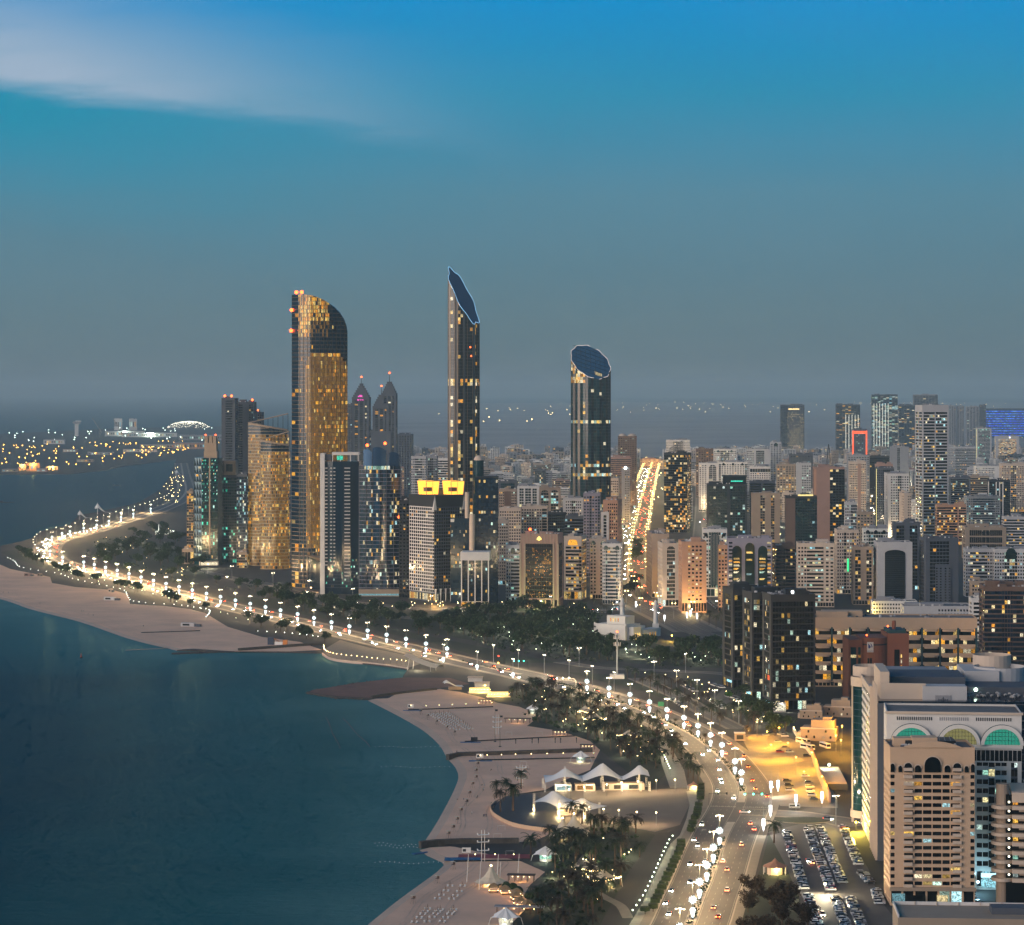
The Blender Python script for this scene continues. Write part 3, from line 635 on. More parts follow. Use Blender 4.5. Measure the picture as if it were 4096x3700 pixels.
# ------------------------------------------------------------------ landmark towers
def sail_tower():
	s = S(588); r = root_at('sail_tower', 'tallest golden lit glass tower with a curved sail top and red beacons', 317.3, 588, 0); Wd = 58.6 / s; h = 295.5 / s; R = Wd / 2
	front = [(-R + 11 + (2 * R - 11) * t, 6 - 13 * sin(pi * (.12 + .75 * t)) + 14 * t * t) for t in np.linspace(0, 1, 37)]
	plan = [tuple(p) for p in front] + arcpts(2, 14, R - 2, 24, 4, 176, 12)[1:] + [(-R + 3, 12.), (-R + 7, 6.5)]
	zt = lambda x, y: h - 2 if x < -R + 13 else h * .852 + h * .142 * sqrt(max(0, 1 - ((x + R - 13) / (2 * R - 12.6)) ** 2))
	rnd = random.Random(3); bl, am, gd = glass('blue'), lit('amber'), lit('gold')
	def lf(i, k, z):
		t = (plan[i][0] + R) / (2 * R)
		if i < 36:
			u = i / 36
			dome = h * (.80 - .12 * max(0, abs(u - .55) - .25) ** 1.2 * 3)
			if z < dome and z > 14 and u > .16 + .06 * (1 - z / h) - .05:
				q = rnd.random();
				if z < h * .14: return gd if q < .12 else (am if q < .35 else None)
				return gd if q < (.13 if u > .3 else .07) + (.25 if k % 9 == 4 else 0) else am
			if z > h * .845 and u < .62: return gd if (rnd.random() < .75 and (u < .24 or z > h * .9) and not (.3 < u < .45 and z < h * .9)) else (am if rnd.random() < .4 else None)
			if rnd.random() < .03: return gd
		elif rnd.random() < .07: return gd
		return None
	curtain(r, plan, 0, zt, 4.2, bl, lf, mat('spandrel_bronze', '#6e5a44', .35, .6), .7, .3, (range(1, 37, 3), .25, mat('mullion_bronze', '#5a4a38', .4, .6)), rnd=rnd)
	red_light(r, [(-R + 8, 10, h - .5), (-R + 14, 6, h - .5), (-R + 3, 10, h * .938), (-R + 12, 3.5, h * .938), (-R + 2.5, 10, h * .868), (-R + 11.5, 3.5, h * .868)], 1.9)
	mb = MB(); pl = arcpts(14, 0, 24, 20, 180, 360, 10); mb.prism(pl, 0, lambda x, y: 30 - .55 * (x - 0) if x < 20 else 20, glass('blue'), mt=wall('slate')); mb.build('podium', r)
	mb = MB(); mb.face([(-12, -21, 36), (20, -24, 30), (34, -10, 18), (10, 0, 34)], wall('tan')); mb.face([(10, 0, 33.6), (34, -10, 17.6), (20, -24, 29.6), (-12, -21, 35.6)], wall('tan')); mb.build('podium_canopy', r)
def scallop(rx, ry, n, lobes, amp, cyy):
	return [((1 + amp * cos(lobes * t)) * rx * cos(t), cyy + (1 + amp * cos(lobes * t)) * ry * sin(t)) for t in [-pi / 2 + 2 * pi * k / n for k in range(n)]]
def edge_tube(root, plan, zt, m, r=.45, sel=lambda i: True):
	mb = MB(); n = len(plan)
	for i in range(n):
		if sel(i): a, b = plan[i], plan[(i + 1) % n]; mb.tube([(*a, zt(*a) + .3), (*b, zt(*b) + .3)], r, m, 4)
	mb.build('roof_edge_light', root)
def slant_towers():
	s = S(560); Wd = 32.7 / s; r = root_at('needle_tower', 'slender tall tower with steep slanted roof edged in blue light', 463, 560, 0); R = Wd / 2
	plan = scallop(R * .93, 15, 40, 7, .075, 15); h = 295 / s
	zt = lambda x, y: h * .895 - 1.6 * x + 1.15 * (y - 15)
	rnd = random.Random(5); lm = lit('warm'); dk, li = glass('black'), mat('silver_skin', '#6a625c', .28, .65, var=.1)
	stripe = [rnd.random() for _ in range(40)]
	lightset = {0, 4, 5, 33, 36, 37}
	run = {}
	def lf(i, k, z):
		j = i % 40
		if j in (38, 39, 6, 3, 34, 7) or rnd.random() < .02:
			base = .34 if z < h * .55 else .14
			if rnd.random() < base: return lm
		if abs(z - h * .60) < 3 and j not in lightset: return lm if rnd.random() < .6 else None
		return None
	curtain(r, plan, 0, zt, 4.2, lambda i: li if i in lightset else dk, lf, mat('mullion_grey', '#6a6662', .4, .5), .22, .12, (range(0, 40, 2), .22, mat('fin_bronze', '#9a7c58', .35, .6)), cap=mat('roof_glass_blue', '#1d5272', .35, 0, var=.25, scale=.1), rnd=rnd)
	edge_tube(r, plan, zt, emit('edge_blue', (.30, .65, 1.0), 1.5), .24)
	mb = MB();
	for q in range(-3, 4): mb.tube([(-R * .8, 15 + q * 4, zt(-R * .8, 15 + q * 4) + .2), (R * .8, 15 + q * 4, zt(R * .8, 15 + q * 4) + .2)], .15, m_dark, 4)
	mb.build('roof_ribs', r); red_light(r, [(R * .45, -.5, h * .72), (R * .5, -.5, h * .69)], .9)
	s = S(545); Wd = 40.8 / s; R = Wd / 2; r = root_at('oval_tower', 'oval dark glass tower with slanted roof edged in white light', 591, 545, 0)
	plan = scallop(R * .97, 19, 44, 11, .03, 19); h = 202.3 / s; zt = lambda x, y: h * .905 - .33 * x + 1.12 * (y - 19)
	rnd = random.Random(9); lw = lit('warm'); lc = lit('mix'); lightset = {36, 37, 39}
	def lf(i, k, z):
		f = z / h
		for c in (.605, .392, .34, .19, .165):
			if abs(f - c) < .0085: return lc if rnd.random() < .8 else None
		if f > .80 and i in (34, 35, 36, 37, 38, 39, 40, 41): return lw if rnd.random() < .75 else None
		if i in (2, 3, 41, 7, 42) and f < .45: return lw if rnd.random() < .16 else None
		return lw if rnd.random() < .012 else None
	curtain(r, plan, 0, zt, 4.2, lambda i: mat('silver_skin', '#6a625c') if i in lightset else glass('teal' if i % 3 else 'black'), lf, mat('mullion_grey', '#6a6662'), .2, .12, (range(0, 44, 2), .3, mat('fin_grey', '#3a4148', .35, .5)), cap=mat('roof_glass_blue', '#2a6a90'), rnd=rnd)
	edge_tube(r, plan, zt, emit('edge_white', (1, .80, .72), 1.2), .24, lambda i: not (20 <= i <= 21 or i in (1, 2, 4, 8)))
	mb = MB()
	for q in range(-3, 4): mb.tube([(-R * .85, 19 + q * 4.6, zt(-R * .85, 19 + q * 4.6) + .2), (R * .85, 19 + q * 4.6, zt(R * .85, 19 + q * 4.6) + .2)], .18, m_dark, 4); mb.tube([(q * 6.5, 6, zt(q * 6.5, 6) + .2), (q * 6.5, 32, zt(q * 6.5, 32) + .2)], .18, m_dark, 4)
	mb.build('roof_ribs', r)
	mb = MB(); mb.face([(6, 5, zt(6, 5) + .25), (15, 5, zt(15, 5) + .25), (15, 9, zt(15, 9) + .25), (5, 9, zt(5, 9) + .25)], lw); mb.build('roof_window', r)
def gold_towers():
	s = S(569.5)
	for nm, lb, x0, x1, ytl, ytr, yb, sd, dy in (('gold_tower', 'gold lit curved glass tower, the taller rear one with a slanted open crown', 247.2, 287.5, 421, 428, 566, 1, 24), ('gold_tower', 'gold lit curved glass tower, the lower front one with a rising roof edge', 260, 288.3, 441, 446, 569.5, 2, 0)):
		r = root_at(nm, lb, (x0 + x1) / 2, 569.5 if dy == 0 else 566, 0); Wd = (x1 - x0) / s; R = Wd / 2; h = (yb - ytl) / s; h2 = (yb - ytr) / s
		plan = [(x, 7 - 7 * sin(pi * (x + R) / (2 * R)) * .9) for x in np.linspace(-R, R, 29)] + [(R, 26.), (R * .3, 30), (-R * .5, 28), (-R, 20)]
		zt = lambda x, y, h=h, h2=h2, R=R: h + (h2 - h) * (x + R) / (2 * R)
		rnd = random.Random(11 + sd); gd, am = lit('gold'), lit('amber'); row = {}
		def lf(i, k, z, rnd=rnd, h=h, row=row):
			if z > h - 12 or i > 28: return None
			if k not in row: row[k] = rnd.random()
			q = rnd.random(); dens = .22 + .45 * row[k] + (.12 if z > h * .25 else -.1)
			return gd if q < dens * .45 else (am if q < .94 else None)
		curtain(r, plan, 0, zt, 3.8, glass('blue'), lf, mat('spandrel_tan', '#8d7d66', .45, .3), .8, .45, rnd=rnd)
		mb = MB(); up = 10 if sd == 1 else 9
		q = [p for p in plan[:29]]
		for a, b in zip(q, q[1:]):
			za, zb = zt(*a), zt(*b); mb.face([(a[0], a[1] - .6, za - .4), (b[0], b[1] - .6, zb - .4), (b[0], b[1] - .6, zb + 1.8), (a[0], a[1] - .6, za + 1.8)], wall('tan'))
			mb.face([(a[0], a[1] - .6, za + 1.8), (b[0], b[1] - .6, zb + 1.8), (b[0], b[1] + .6, zb + 1.8), (a[0], a[1] + .6, za + 1.8)], wall('tan'))
		mb.tube([(-R, 18, h + 1), (R, 12, h + up + 2)], .7, wall('tan'), 5)
		for t in np.linspace(.1, 1, 8): x = -R + 2 * R * t; mb.tube([(x, 18 - 6 * t, zt(x, 0) - 1), (x, 18 - 6 * t, h + 1 + (up + 1) * t)], .3, m_dark, 4)
		mb.build('crown_frame', r)
def facet_tower():
	s = S(565); r = root_at('facet_tower', 'green glass tower with folded diamond panels and a stepped stone crown', 208, 565, 0); f = lambda x: (x - 208) / s
	h = (565 - 458) / s; rnd = random.Random(2); tl = lit('teal'); wmx = lit('mix')
	plan = [(f(193.2), 9.0), (f(201.7), 0.0), (f(217.8), 0.0), (f(221.5), 12.), (f(221.5), 30), (f(193.2), 30)]
	mb = MB(); mb.prism([(x * .985, y * .985 + .2) for x, y in plan], 0, h, glass('teal')); mb.build('core', r)
	# diamond facets on the left flank, each folded panel its own piece
	a, b = np.array(plan[0]), np.array(plan[1]); n = np.array((-(b - a)[1], (b - a)[0])); n = -n / np.linalg.norm(n) * -1; n = np.array(((b - a)[1], -(b - a)[0])); n /= np.linalg.norm(n)
	gs = [mat('facet_dark', '#20303a', .15, .2, spec=.9), mat('facet_light', '#5f7480', .2, .4, spec=.9), lit('mix')]
	rows, cols = 13, 3; hh = (h - 4) / rows; cw = 1 / cols
	for i in range(rows):
		for j in range(cols):
			t0, t1 = j * cw, (j + 1) * cw; z0, z1 = 4 + i * hh, 4 + (i + 1) * hh; P = lambda t, z, o: (*(a + (b - a) * t + n * o), z); tm = (t0 + t1) / 2
			mb = MB(); mb.face([P(t0, z0, .2), P(t1, z0, .2), P(tm, z1, 1.1)], gs[0]); mb.face([P(t0, z0, .2), P(tm, z1, 1.1), P(t0, z1, .2)], gs[1]); mb.face([P(t1, z0, .2), P(t1, z1, .2), P(tm, z1, 1.1)], gs[1])
			if rnd.random() < .2: mb.face([P(t0 + .02, z1 - 3, 1.15), P(t1 - .02, z1 - 3, 1.15), P(t1 - .02, z1 - .6, 1.15), P(t0 + .02, z1 - .6, 1.15)], gs[2])
			mb.build('facet_panel', r)
	win = MB(); wl = f(217.8) - f(201.7); nb, nf = 10, 30; fh = (h - 8) / nf
	for k in range(nf):
		for j in range(nb):
			x0, x1 = f(201.7) + wl * j / nb + .15, f(201.7) + wl * (j + 1) / nb - .15; z = 8 + k * fh; u = k / nf
			p = .75 if u > .55 else (.10 if u > .2 else .3 if j > 4 else .1)
			q = rnd.random(); m = (tl if rnd.random() < .7 else wmx) if q < p * .55 else (glass('green') if q < .8 else glass('teal'))
			if u > .55 and q < p:
				for (dx, dz) in ((0, 0), (.5, .45)): win.face([(x0 + dx, -.25, z + .3 + dz), (x0 + dx + .8, -.25, z + .3 + dz), (x0 + dx + .8, -.25, z + 1.5 + dz), (x0 + dx, -.25, z + 1.5 + dz)], m)
			win.face([(x0, -.1, z), (x1, -.1, z), (x1, -.1, z + fh - .5), (x0, -.1, z + fh - .5)], m if u <= .55 else glass('teal'))
	win.build('window_panes', r, kind='stuff')
	mb = MB(); xm = f(209.7); mb.box(xm - .8, xm + .8, -1.2, 0, h * .1, h, wall('tan'))
	for k in range(0, nf, 2): mb.box(f(201.7), f(217.8), -.5, -.05, 8 + k * fh - .3, 8 + k * fh, wall('slate'))
	mb.build('centre_fin', r)
	cr = MB(); z = h
	for x0, x1, y0, y1, z0, z1 in ((203.5, 217, 2, 24, h, h + 8), (204, 216, 3, 22, h + 8.02, h + 18), (204.2, 207.5, 3, 12, h + 18.02, h + 26), (208.5, 211.8, 3, 12, h + 18.02, h + 26), (212.5, 215.8, 3, 12, h + 18.02, h + 26), (204.2, 215.8, 14, 20, h + 18.02, h + 24)): cr.box(f(x0), f(x1), y0, y1, z0, z1, wall('tan'))
	cr.build('crown', r); red_light(r, [(f(205), 6, h + 27), (f(215), 6, h + 27)], .9)
	mb = MB(); mb.box(f(200), f(219), -10, -.5, 0, 5, wall('cream')); mb.box(f(200.5), f(218.5), -10.3, -10.02, .6, 4, lit('warm')); mb.build('entrance', r)
def blue_pair():
	s = S(594); f = lambda x: (x - 340) / s; r = root_at('slab_tower', 'dark blue tower with a tall white fin on its edge and balcony columns', 340, 594, 0); h = (594 - 453.5) / s; hb = h - 8
	rnd = random.Random(21); mb = MB(); mb.box(f(320.3), f(324.8), -3, 20, 0, h, wall('white')); mb.box(f(324.9), f(331), 0, 16, h - 7, h - 1, wall('slate')); mb.box(f(332), f(359), -1, 20, h - 1.5, h + 1.2, wall('white'))
	for x in (332.2, 340, 350, 357.8): mb.box(f(x), f(x + .8), -.5, .5, hb, h - 1.52, wall('white'))
	mb.build('white_fin', r)
	mb = MB(); pl = [(f(324.8), 1.5), (f(333), -1.), (f(342), -1.6), (f(351), -1.), (f(359), 1.5), (f(359), 26), (f(324.8), 26)]; mb.prism(pl, 0, hb, glass('blue')); mb.build('glass_body', r, smooth=False)
	bal = wall('white')
	for c0, c1 in ((325.2, 327.6), (330.3, 332.2), (333.6, 335.4), (344.6, 350.2)):
		for k in range(5, 36):
			z = k * (hb / 37)
			if z < hb * .2 and c0 < 344: continue
			m_ = MB(); m_.box(f(c0), f(c1), -2.9, -.4, z, z + .9, bal); m_.build('balcony', r)
	mb = MB(); tl = lit('teal')
	for k in range(2, 11):
		z = k * 3.3
		for q, (a, b) in enumerate(zip(pl[:4], pl[1:5])): mb.face([(a[0], a[1] - .3, z), (b[0], b[1] - .3, z), (b[0], b[1] - .3, z + .35), (a[0], a[1] - .3, z + .35)], wall('slate'))
		for _ in range(3): x = rnd.uniform(f(326), f(358)); mb.face([(x, -2.2, z + .8), (x + 1.1, -2.2, z + .8), (x + 1.1, -2.2, z + 2.6), (x, -2.2, z + 2.6)], tl if rnd.random() < .5 else lit('dim'))
	mb.build('lower_lights', r)
	mb = MB(); mb.face([(f(337), -.6, h - 6.5), (f(343), -.6, h - 6.5), (f(343), -.6, h - 2.2), (f(337), -.6, h - 2.2)], tl); mb.build('sky_lounge_window', r)
	r = root_at('curved_tower', 'blue glass tower with rounded crown blades and thin white balconies', 379.7, 596, 0); g = lambda x: (x - 379.7) / S(596); R = (400 - 359.4) / 2 / S(596); h2 = (596 - 466) / S(596)
	plan = [(x, 5 - 5 * cos(pi * .5 * x / R)) for x in np.linspace(-R, R, 25)] + [(R, 26), (-R, 26)]
	mx = lit('mix'); cols = {2: .12, 3: .3, 5: .35, 6: .28, 9: .3, 10: .35, 11: .3}
	def lf(i, k, z):
		if i > 23: return None
		if z > h2 - 4: return lit('cool') if 2 < i < 18 else None
		return mx if rnd.random() < .7 * cols.get(i // 2, .04) * (1 if z > 12 else .3) else None
	curtain(r, plan, 0, h2, 4.0, lambda i: glass('blue') if i not in (8, 9, 10, 11, 14, 15) else mat('glass_sky', '#12374f', .1, spec=.9, var=.15, scale=.05, island=.4), lf, wall('lilac'), .35, .9, (range(0, 25, 4), .25, wall('slate')), rnd=rnd)
	for (a, b, tp) in ((363, 372, 449), (372.5, 386, 447), (389, 399.5, 452)):
		mb = MB(); hh = (596 - tp) / S(596); pts = [(x, 7 - 4.5 * cos(pi * .5 * x / R)) for x in np.linspace(g(a), g(b), 6)]
		mb.prism(pts + [(g(b), 14), (g(a), 14)], h2 - .5, lambda x, y, hh=hh, a=a, b=b: hh - 9 * ((x - g(a)) / (g(b) - g(a)) - .35) ** 2, mat('blade_blue', '#2b4a68', .25, .5)); mb.build('crown_blade', r)
	red_light(r, [(g(385), 3, h2 + 22), (g(367), 5, h2 + 20), (g(399), 3, h2 * .60)], 1.5)
	mb = MB(); mb.box(-R - .5, R + .5, -5, 6, 0, 7, wall('tan')); mb.face([(-R, -5.1, 1), (R, -5.1, 1), (R, -5.1, 2.6), (-R, -5.1, 2.6)], lit('cool')); mb.build('podium', r)
def grid_tower():
	r, Wd, D, Hh = bld('grid_tower', 'dark tower with a white balcony grid and two glowing orange rooftop lanterns', 408.7, 464.4, 496, 602, [('h', 1, 13, 'slate')], 'slate', 'black', fh=3.4, litp=.09, ls='warm', xe=434.2, D=46, top=1.5, base=9, side=[('h', 1, 12, 'white')], band=.3, roof=0, cat='tower')
	mb = MB(); dk = wall('dark'); mb.box(-Wd / 2 - .2, Wd / 2 + .2, -.4, D + .2, Hh - 11, Hh + .5, dk)
	mb.build('top_band', r)
	for x in (-Wd / 2 + .4, Wd / 2 - .4):
		mb = MB(); mb.face([(x - 2, -1.2, Hh - 14), (x + 2, -1.2, Hh - 14), (x, -.8, Hh + 1)], wall('white')); mb.face([(x + 2, -1.2, Hh - 14), (x + 2.2, 1, Hh - 14), (x, -.8, Hh + 1)], wall('white')); mb.face([(x - 2.2, 1, Hh - 14), (x - 2, -1.2, Hh - 14), (x, -.8, Hh + 1)], wall('white')); mb.build('corner_blade', r)
	om = emit('lantern_orange', (1, .42, .05), 2.6, True); fr = wall('peach')
	for cx, cyy in ((-8.2, 25), (11.5, 10)):
		lt = MB(); w = 7.0; z0 = Hh + .6; z1 = z0 + 13.5
		lt.face([(cx - w, cyy + w, z0), (cx + w, cyy + w, z0), (cx + w + 1, cyy + w + 1, z1), (cx - w - 1, cyy + w + 1, z1)], om); lt.face([(cx + w, cyy + w, z0), (cx + w, cyy - w, z0), (cx + w + 1, cyy - w - 1, z1), (cx + w + 1, cyy + w + 1, z1)], om)
		lt.box(cx - 3.5, cx + 3, cyy - 2, cyy + 4, z0 + 3, z0 + 7, wall('brown')); lt.box(cx - 5, cx + 5, cyy - 3, cyy + 5, z0, z0 + 3, om)
		for a in (-1, 1): lt.tube([(cx + a * w, cyy - w, z0), (cx + a * (w + 1), cyy - w - 1, z1)], .35, fr, 4)
		lt.tube([(cx - w - 1, cyy - w - 1, z1), (cx + w + 1, cyy - w - 1, z1)], .35, fr, 4); lt.tube([(cx, cyy - w, z0), (cx, cyy - w - 1, z1)], .2, fr, 4); lt.build('rooftop_lantern', r)
	mb = MB(); mb.ball(Wd * .2, 26, Hh + .5, 5, wall('slate'), 12, 5, zlo=0); mb.build('roof_dome', r)
	for k in range(7): mb = MB(); x = -Wd / 2 + Wd * k / 6; mb.cyl(x, -2.6, 0, 13, .35, 1.1, wall('white'), 6); mb.build('cone_column', r)
	for k in range(5): mb = MB(); y = D * (k + .5) / 5; mb.cyl(Wd / 2 + 2.4, y, 0, 13, .35, 1.1, wall('peach'), 6); mb.build('cone_column', r)
def dome_tower():
	s = S(603); f = lambda x: (x - 478) / s; r = root_at('round_stair_tower', 'dark blue slab with a round shaft topped by a pale dome', 478, 603, 0); h = (603 - 476.8) / s; hc = (603 - 460.5) / s; rnd = random.Random(6)
	mb = MB(); mb.box(f(475.5), f(498.2), 0, 24, 0, h, glass('blue')); mb.box(f(475.2), f(498.5), -.3, 24.3, h - 1, h + .3, wall('dark')); mb.build('slab_body', r)
	mb = MB(); mb.cyl(f(478.6), 10, 0, hc, 5.1 / s, m=glass('teal'), n=20); mb.build('round_shaft', r); mb = MB(); mb.ball(f(478.6), 10, hc, 5.0 / s, wall('cream'), 20, 8, zlo=-.1); mb.build('dome', r, smooth=True)
	mb = MB(); mb.box(f(450.7), f(469.5), 2, 22, 0, (603 - 518) / s, glass('blue')); mb.box(f(450.5), f(454.2), 1.6, 1.98, (603 - 518) / s - 4, (603 - 518) / s - 1, wall('white')); mb.build('lower_wing', r)
	win = MB(); mx = lit('mix')
	for x0, x1, z1, y in ((476, 498, h, -.04), (451, 469, 85 / s, 1.95)):
		k = 0
		while 8 + k * 3.8 < z1 - 4:
			z = 8 + k * 3.8; k += 1; row = rnd.random() < .25
			for j in range(9):
				a = f(x0) + (f(x1) - f(x0)) * j / 9; b = a + (f(x1) - f(x0)) / 9 - .3; win.face([(a + .3, y, z), (b, y, z), (b, y, z + 2.6), (a + .3, y, z + 2.6)], mx if rnd.random() < (.3 if row else .035) else glass('blue'))
	win.build('window_panes', r, kind='stuff')
	for x, yt, yb_, rr in ((467.2, 492, 518, 2.2), (472.2, 514, 551.5, 2.9)):
		mb = MB(); mb.cyl(f(x), -3, (603 - yb_) / s, (603 - yt) / s, rr / s, m=wall('cream'), n=12); mb.build('pale_shaft', r)
def fin_office():
	s = S(608); Wd = 28 / s; r = root_at('fin_office', 'small black glass office with white fins, white cap and arched base', 475, 608, -3.4, 'building'); h = (608 - 552) / s; rnd = random.Random(8); R = Wd / 2
	mb = MB(); mb.box(-R + .6, R - .6, .6, 22, 0, h - 7, glass('black')); mb.build('glass_body', r); mb = MB(); mb.box(-R - .6, R + .6, -.8, 23, h - 8, h, wall('white')); mb.build('white_cap', r)
	for k in range(5): x = -R + .5 + (Wd - 1) * k / 4; mb = MB(); mb.box(x - .5, x + .5, -.5, .6, 6.6, h - 8.02, wall('white')); mb.build('fin', r)
	win = MB();
	for k in range(11):
		for j in range(12): x = -R + 1.4 + (Wd - 2.8) * j / 12; z = 8 + k * 3.5; win.face([(x, .55, z), (x + 1.5, .55, z), (x + 1.5, .55, z + 2.4), (x, .55, z + 2.4)], lit('mix') if rnd.random() < .07 else glass('blue'))
	win.build('window_panes', r, kind='stuff')
	mb = MB(); f = Face(mb, MB(), (-R, .1), (1, 0), (0, -1), Wd); f.fill([('a', 1, 1, 'cream')] * 4, 0, 6.5, 6.5, wall('cream'), glass('black'), .3, lit('warm')); mb.build('arcade', r); f.win.build('arcade_panes', r, kind='stuff')
def bronze_block():
	r, Wd, D, Hh = bld('bronze_block', 'bronze mirror glass block with stone corner shafts and a lit emblem', 520.3, 563.3, 534, 608, [('s', .12), ('g', .76, 12, 'dark'), ('s', .12)], 'rose', 'bronze', fh=4.0, litp=.10, ls='amber', D=30, xe=558, top=9.5, base=9, basez=[('h', 1, 6)])
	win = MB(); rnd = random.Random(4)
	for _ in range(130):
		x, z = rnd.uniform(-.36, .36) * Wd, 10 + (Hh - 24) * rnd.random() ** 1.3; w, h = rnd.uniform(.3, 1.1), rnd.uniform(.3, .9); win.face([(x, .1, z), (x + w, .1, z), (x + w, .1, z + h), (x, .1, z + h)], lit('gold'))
	win.build('painted_reflections', r, kind='stuff')  # small glowing quads painted on as lights mirrored in the glass
	mb = MB(); mb.ball(0, -.5, Hh - 4.5, 1.5, emit('emblem_gold', (1, .75, .2), 2.0), 8, 6, rz=2.2); mb.box(-2.2, -1.4, -.4, -.1, Hh - 6, Hh - 4, MATS['emblem_gold']); mb.box(1.4, 2.2, -.4, -.1, Hh - 6, Hh - 4, MATS['emblem_gold']); mb.build('emblem', r)
	for k in range(13): x = -Wd * .48 + Wd * .96 * k / 12; mb = MB(); mb.box(x - .35, x + .35, -.45, .0, Hh - 9.4, Hh + .4, wall('tan')); mb.build('parapet_rib', r)
	for x in (-Wd * .5, -Wd * .385, Wd * .385, Wd * .5): mb = MB(); mb.box(x - .8, x + .8, -.9, .8, 0, Hh - 9.5, wall('tan')); mb.build('corner_shaft', r)
	red_light(r, [(-Wd * .28, 8, Hh + 3)], 1.3)
for f_ in (sail_tower, slant_towers, gold_towers, facet_tower, blue_pair, grid_tower, dome_tower, fin_office, bronze_block): f_()
# ------------------------------------------------------------------ apartment and office blocks, one by one
wW = lambda n=None: [('w', 1, n)] if n else [('w', 1)]
def arches(root, Wd, z0, r, xs, m, gm, y=-.15):
	for x in xs:
		mb = MB(); pts = [(x + r * cos(t), y, z0 + r * sin(t) * 1.25) for t in np.linspace(0, pi, 9)]
		mb.face([(x + r, y, z0 - r * .9)] + pts + [(x - r, y, z0 - r * .9)], gm); mb.build('arch_window', root)
def domes(root, Wd, D, Hh, wm):
	for x in (-.25, .25): mb = MB(); mb.ball(x * Wd, D * .4, Hh - .2, Wd * .22, wall('cream'), 12, 5, rz=Wd * .14, zlo=0); mb.build('roof_dome', root)
def pyramid(root, Wd, D, Hh, wm):
	mb = MB(); a = Wd * .2; z = Hh - .5; P = [(-a, D * .3, z), (a, D * .3, z), (a, D * .3 + 2 * a, z), (-a, D * .3 + 2 * a, z)]; T_ = (0, D * .3 + a, z + a * .9)
	for i in range(4): mb.face([P[i], P[(i + 1) % 4], T_], wall('white'))
	mb.build('roof_pyramid', root)
def arch3(root, Wd, D, Hh, wm): arches(root, Wd, Hh - 4.0, 1.9, [-Wd * .33, 0, Wd * .33], wm, glass('black'), -.62)
def arch1(root, Wd, D, Hh, wm): arches(root, Wd, Hh - 5.5, Wd * .16, [0], wm, glass('green'), -.62)
def arch2(root, Wd, D, Hh, wm): arches(root, Wd, Hh - 4.5, 2.0, [-Wd * .3, Wd * .3], wm, glass('teal'), -.62)
def mast(root, Wd, D, Hh, wm):
	mb = MB()
	for k in range(4): a = k * pi / 2 + .4; mb.tube([(4 * cos(a), D / 2 + 4 * sin(a), Hh), (.3 * cos(a), D / 2 + .3 * sin(a), Hh + 30)], .25, m_dark, 4)
	for z in (6, 12, 18, 24): mb.box(-3.5 + z * .11, 3.5 - z * .11, D / 2 - .2, D / 2 + .2, Hh + z, Hh + z + .3, m_dark)
	mb.build('mast', root)
def green_sign(root, Wd, D, Hh, wm):
	mb = MB(); mb.box(-.6, .6, -1.0, -.5, Hh * .35, Hh * .55, emit('sign_green', (.05, 1, .35), 1.6)); mb.build('vertical_sign', root)
def edge_glow(root, Wd, D, Hh, wm):
	mb = MB(); mb.box(-Wd / 2 - .8, -Wd / 2 - .2, -.9, -.5, 6, Hh - 2, emit('edge_yellow', (1, .85, .35), 1.6)); mb.build('edge_light', root)
def white_fins(root, Wd, D, Hh, wm):
	for k in range(5): x = -Wd * .1 + Wd * .52 * k / 4; mb = MB(); mb.box(x - .55, x + .55, -1.2, -.6, Hh * .06, Hh * .80, emit('fin_light', (1, .97, .8), 1.7)); mb.build('light_fin', root)
def white_fins2(root, Wd, D, Hh, wm):
	for k in range(6): x = -Wd * .42 + Wd * .55 * k / 5; mb = MB(); mb.box(x - .55, x + .55, -1.2, -.6, Hh * .05, Hh * .84, emit('fin_light', (1, .97, .8), 1.7)); mb.build('light_fin', root)
def red_glow(root, Wd, D, Hh, wm):
	m = emit('red_glow', (1, .12, .04), 1.8); mb = MB(); mb.box(-Wd / 2 - .9, -Wd / 2 + 3, -.9, -.5, 0, Hh - 4, m); mb.box(Wd / 2 - 3, Wd / 2 + .9, -.9, -.5, 0, Hh - 4, m); mb.box(-Wd / 2 - .9, Wd / 2 + .9, -1, -.5, Hh - 12, Hh - 5, m); mb.build('red_edge_light', root)
def lattice_crown(root, Wd, D, Hh, wm):
	mb = MB(); st = wall('slate')
	for k in range(9):
		t = k / 8; x = -Wd * .28 + Wd * .56 * t; mb.tube([(x, 3, Hh), (x, 3, Hh + 6 + 12 * t)], .22, st, 4)
		mb.tube([(x, 14, Hh), (x, 14, Hh + 6 + 12 * t)], .22, st, 4)
	for k in range(6): z = Hh + 2 + k * 3; t = max(0, (z - Hh - 6) / 12); mb.tube([(-Wd * .28 + Wd * .56 * t, 3, z), (Wd * .28, 3, z)], .2, st, 4)
	mb.tube([(-Wd * .28, 3, Hh + 6), (Wd * .28, 3, Hh + 18)], .35, st, 4); mb.build('lattice_crown', root)
def portal(root, Wd, D, Hh, wm):
	mb = MB(); gm = glass('black'); x = Wd * .29; z1 = Hh - 11; pts = [(x * cos(t), -.75, z1 + 3.5 * sin(t)) for t in np.linspace(0, pi, 11)]
	mb.face([(x, -.75, 6)] + pts + [(-x, -.75, 6)], gm); mb.build('portal_glass', root)
	mb = MB()
	for k in range(1, 22): mb.box(-x, x, -.82, -.78, 6 + k * (z1 - 6) / 22, 6 + k * (z1 - 6) / 22 + .15, wall('slate'))
	mb.build('portal_mullions', root, kind='stuff')
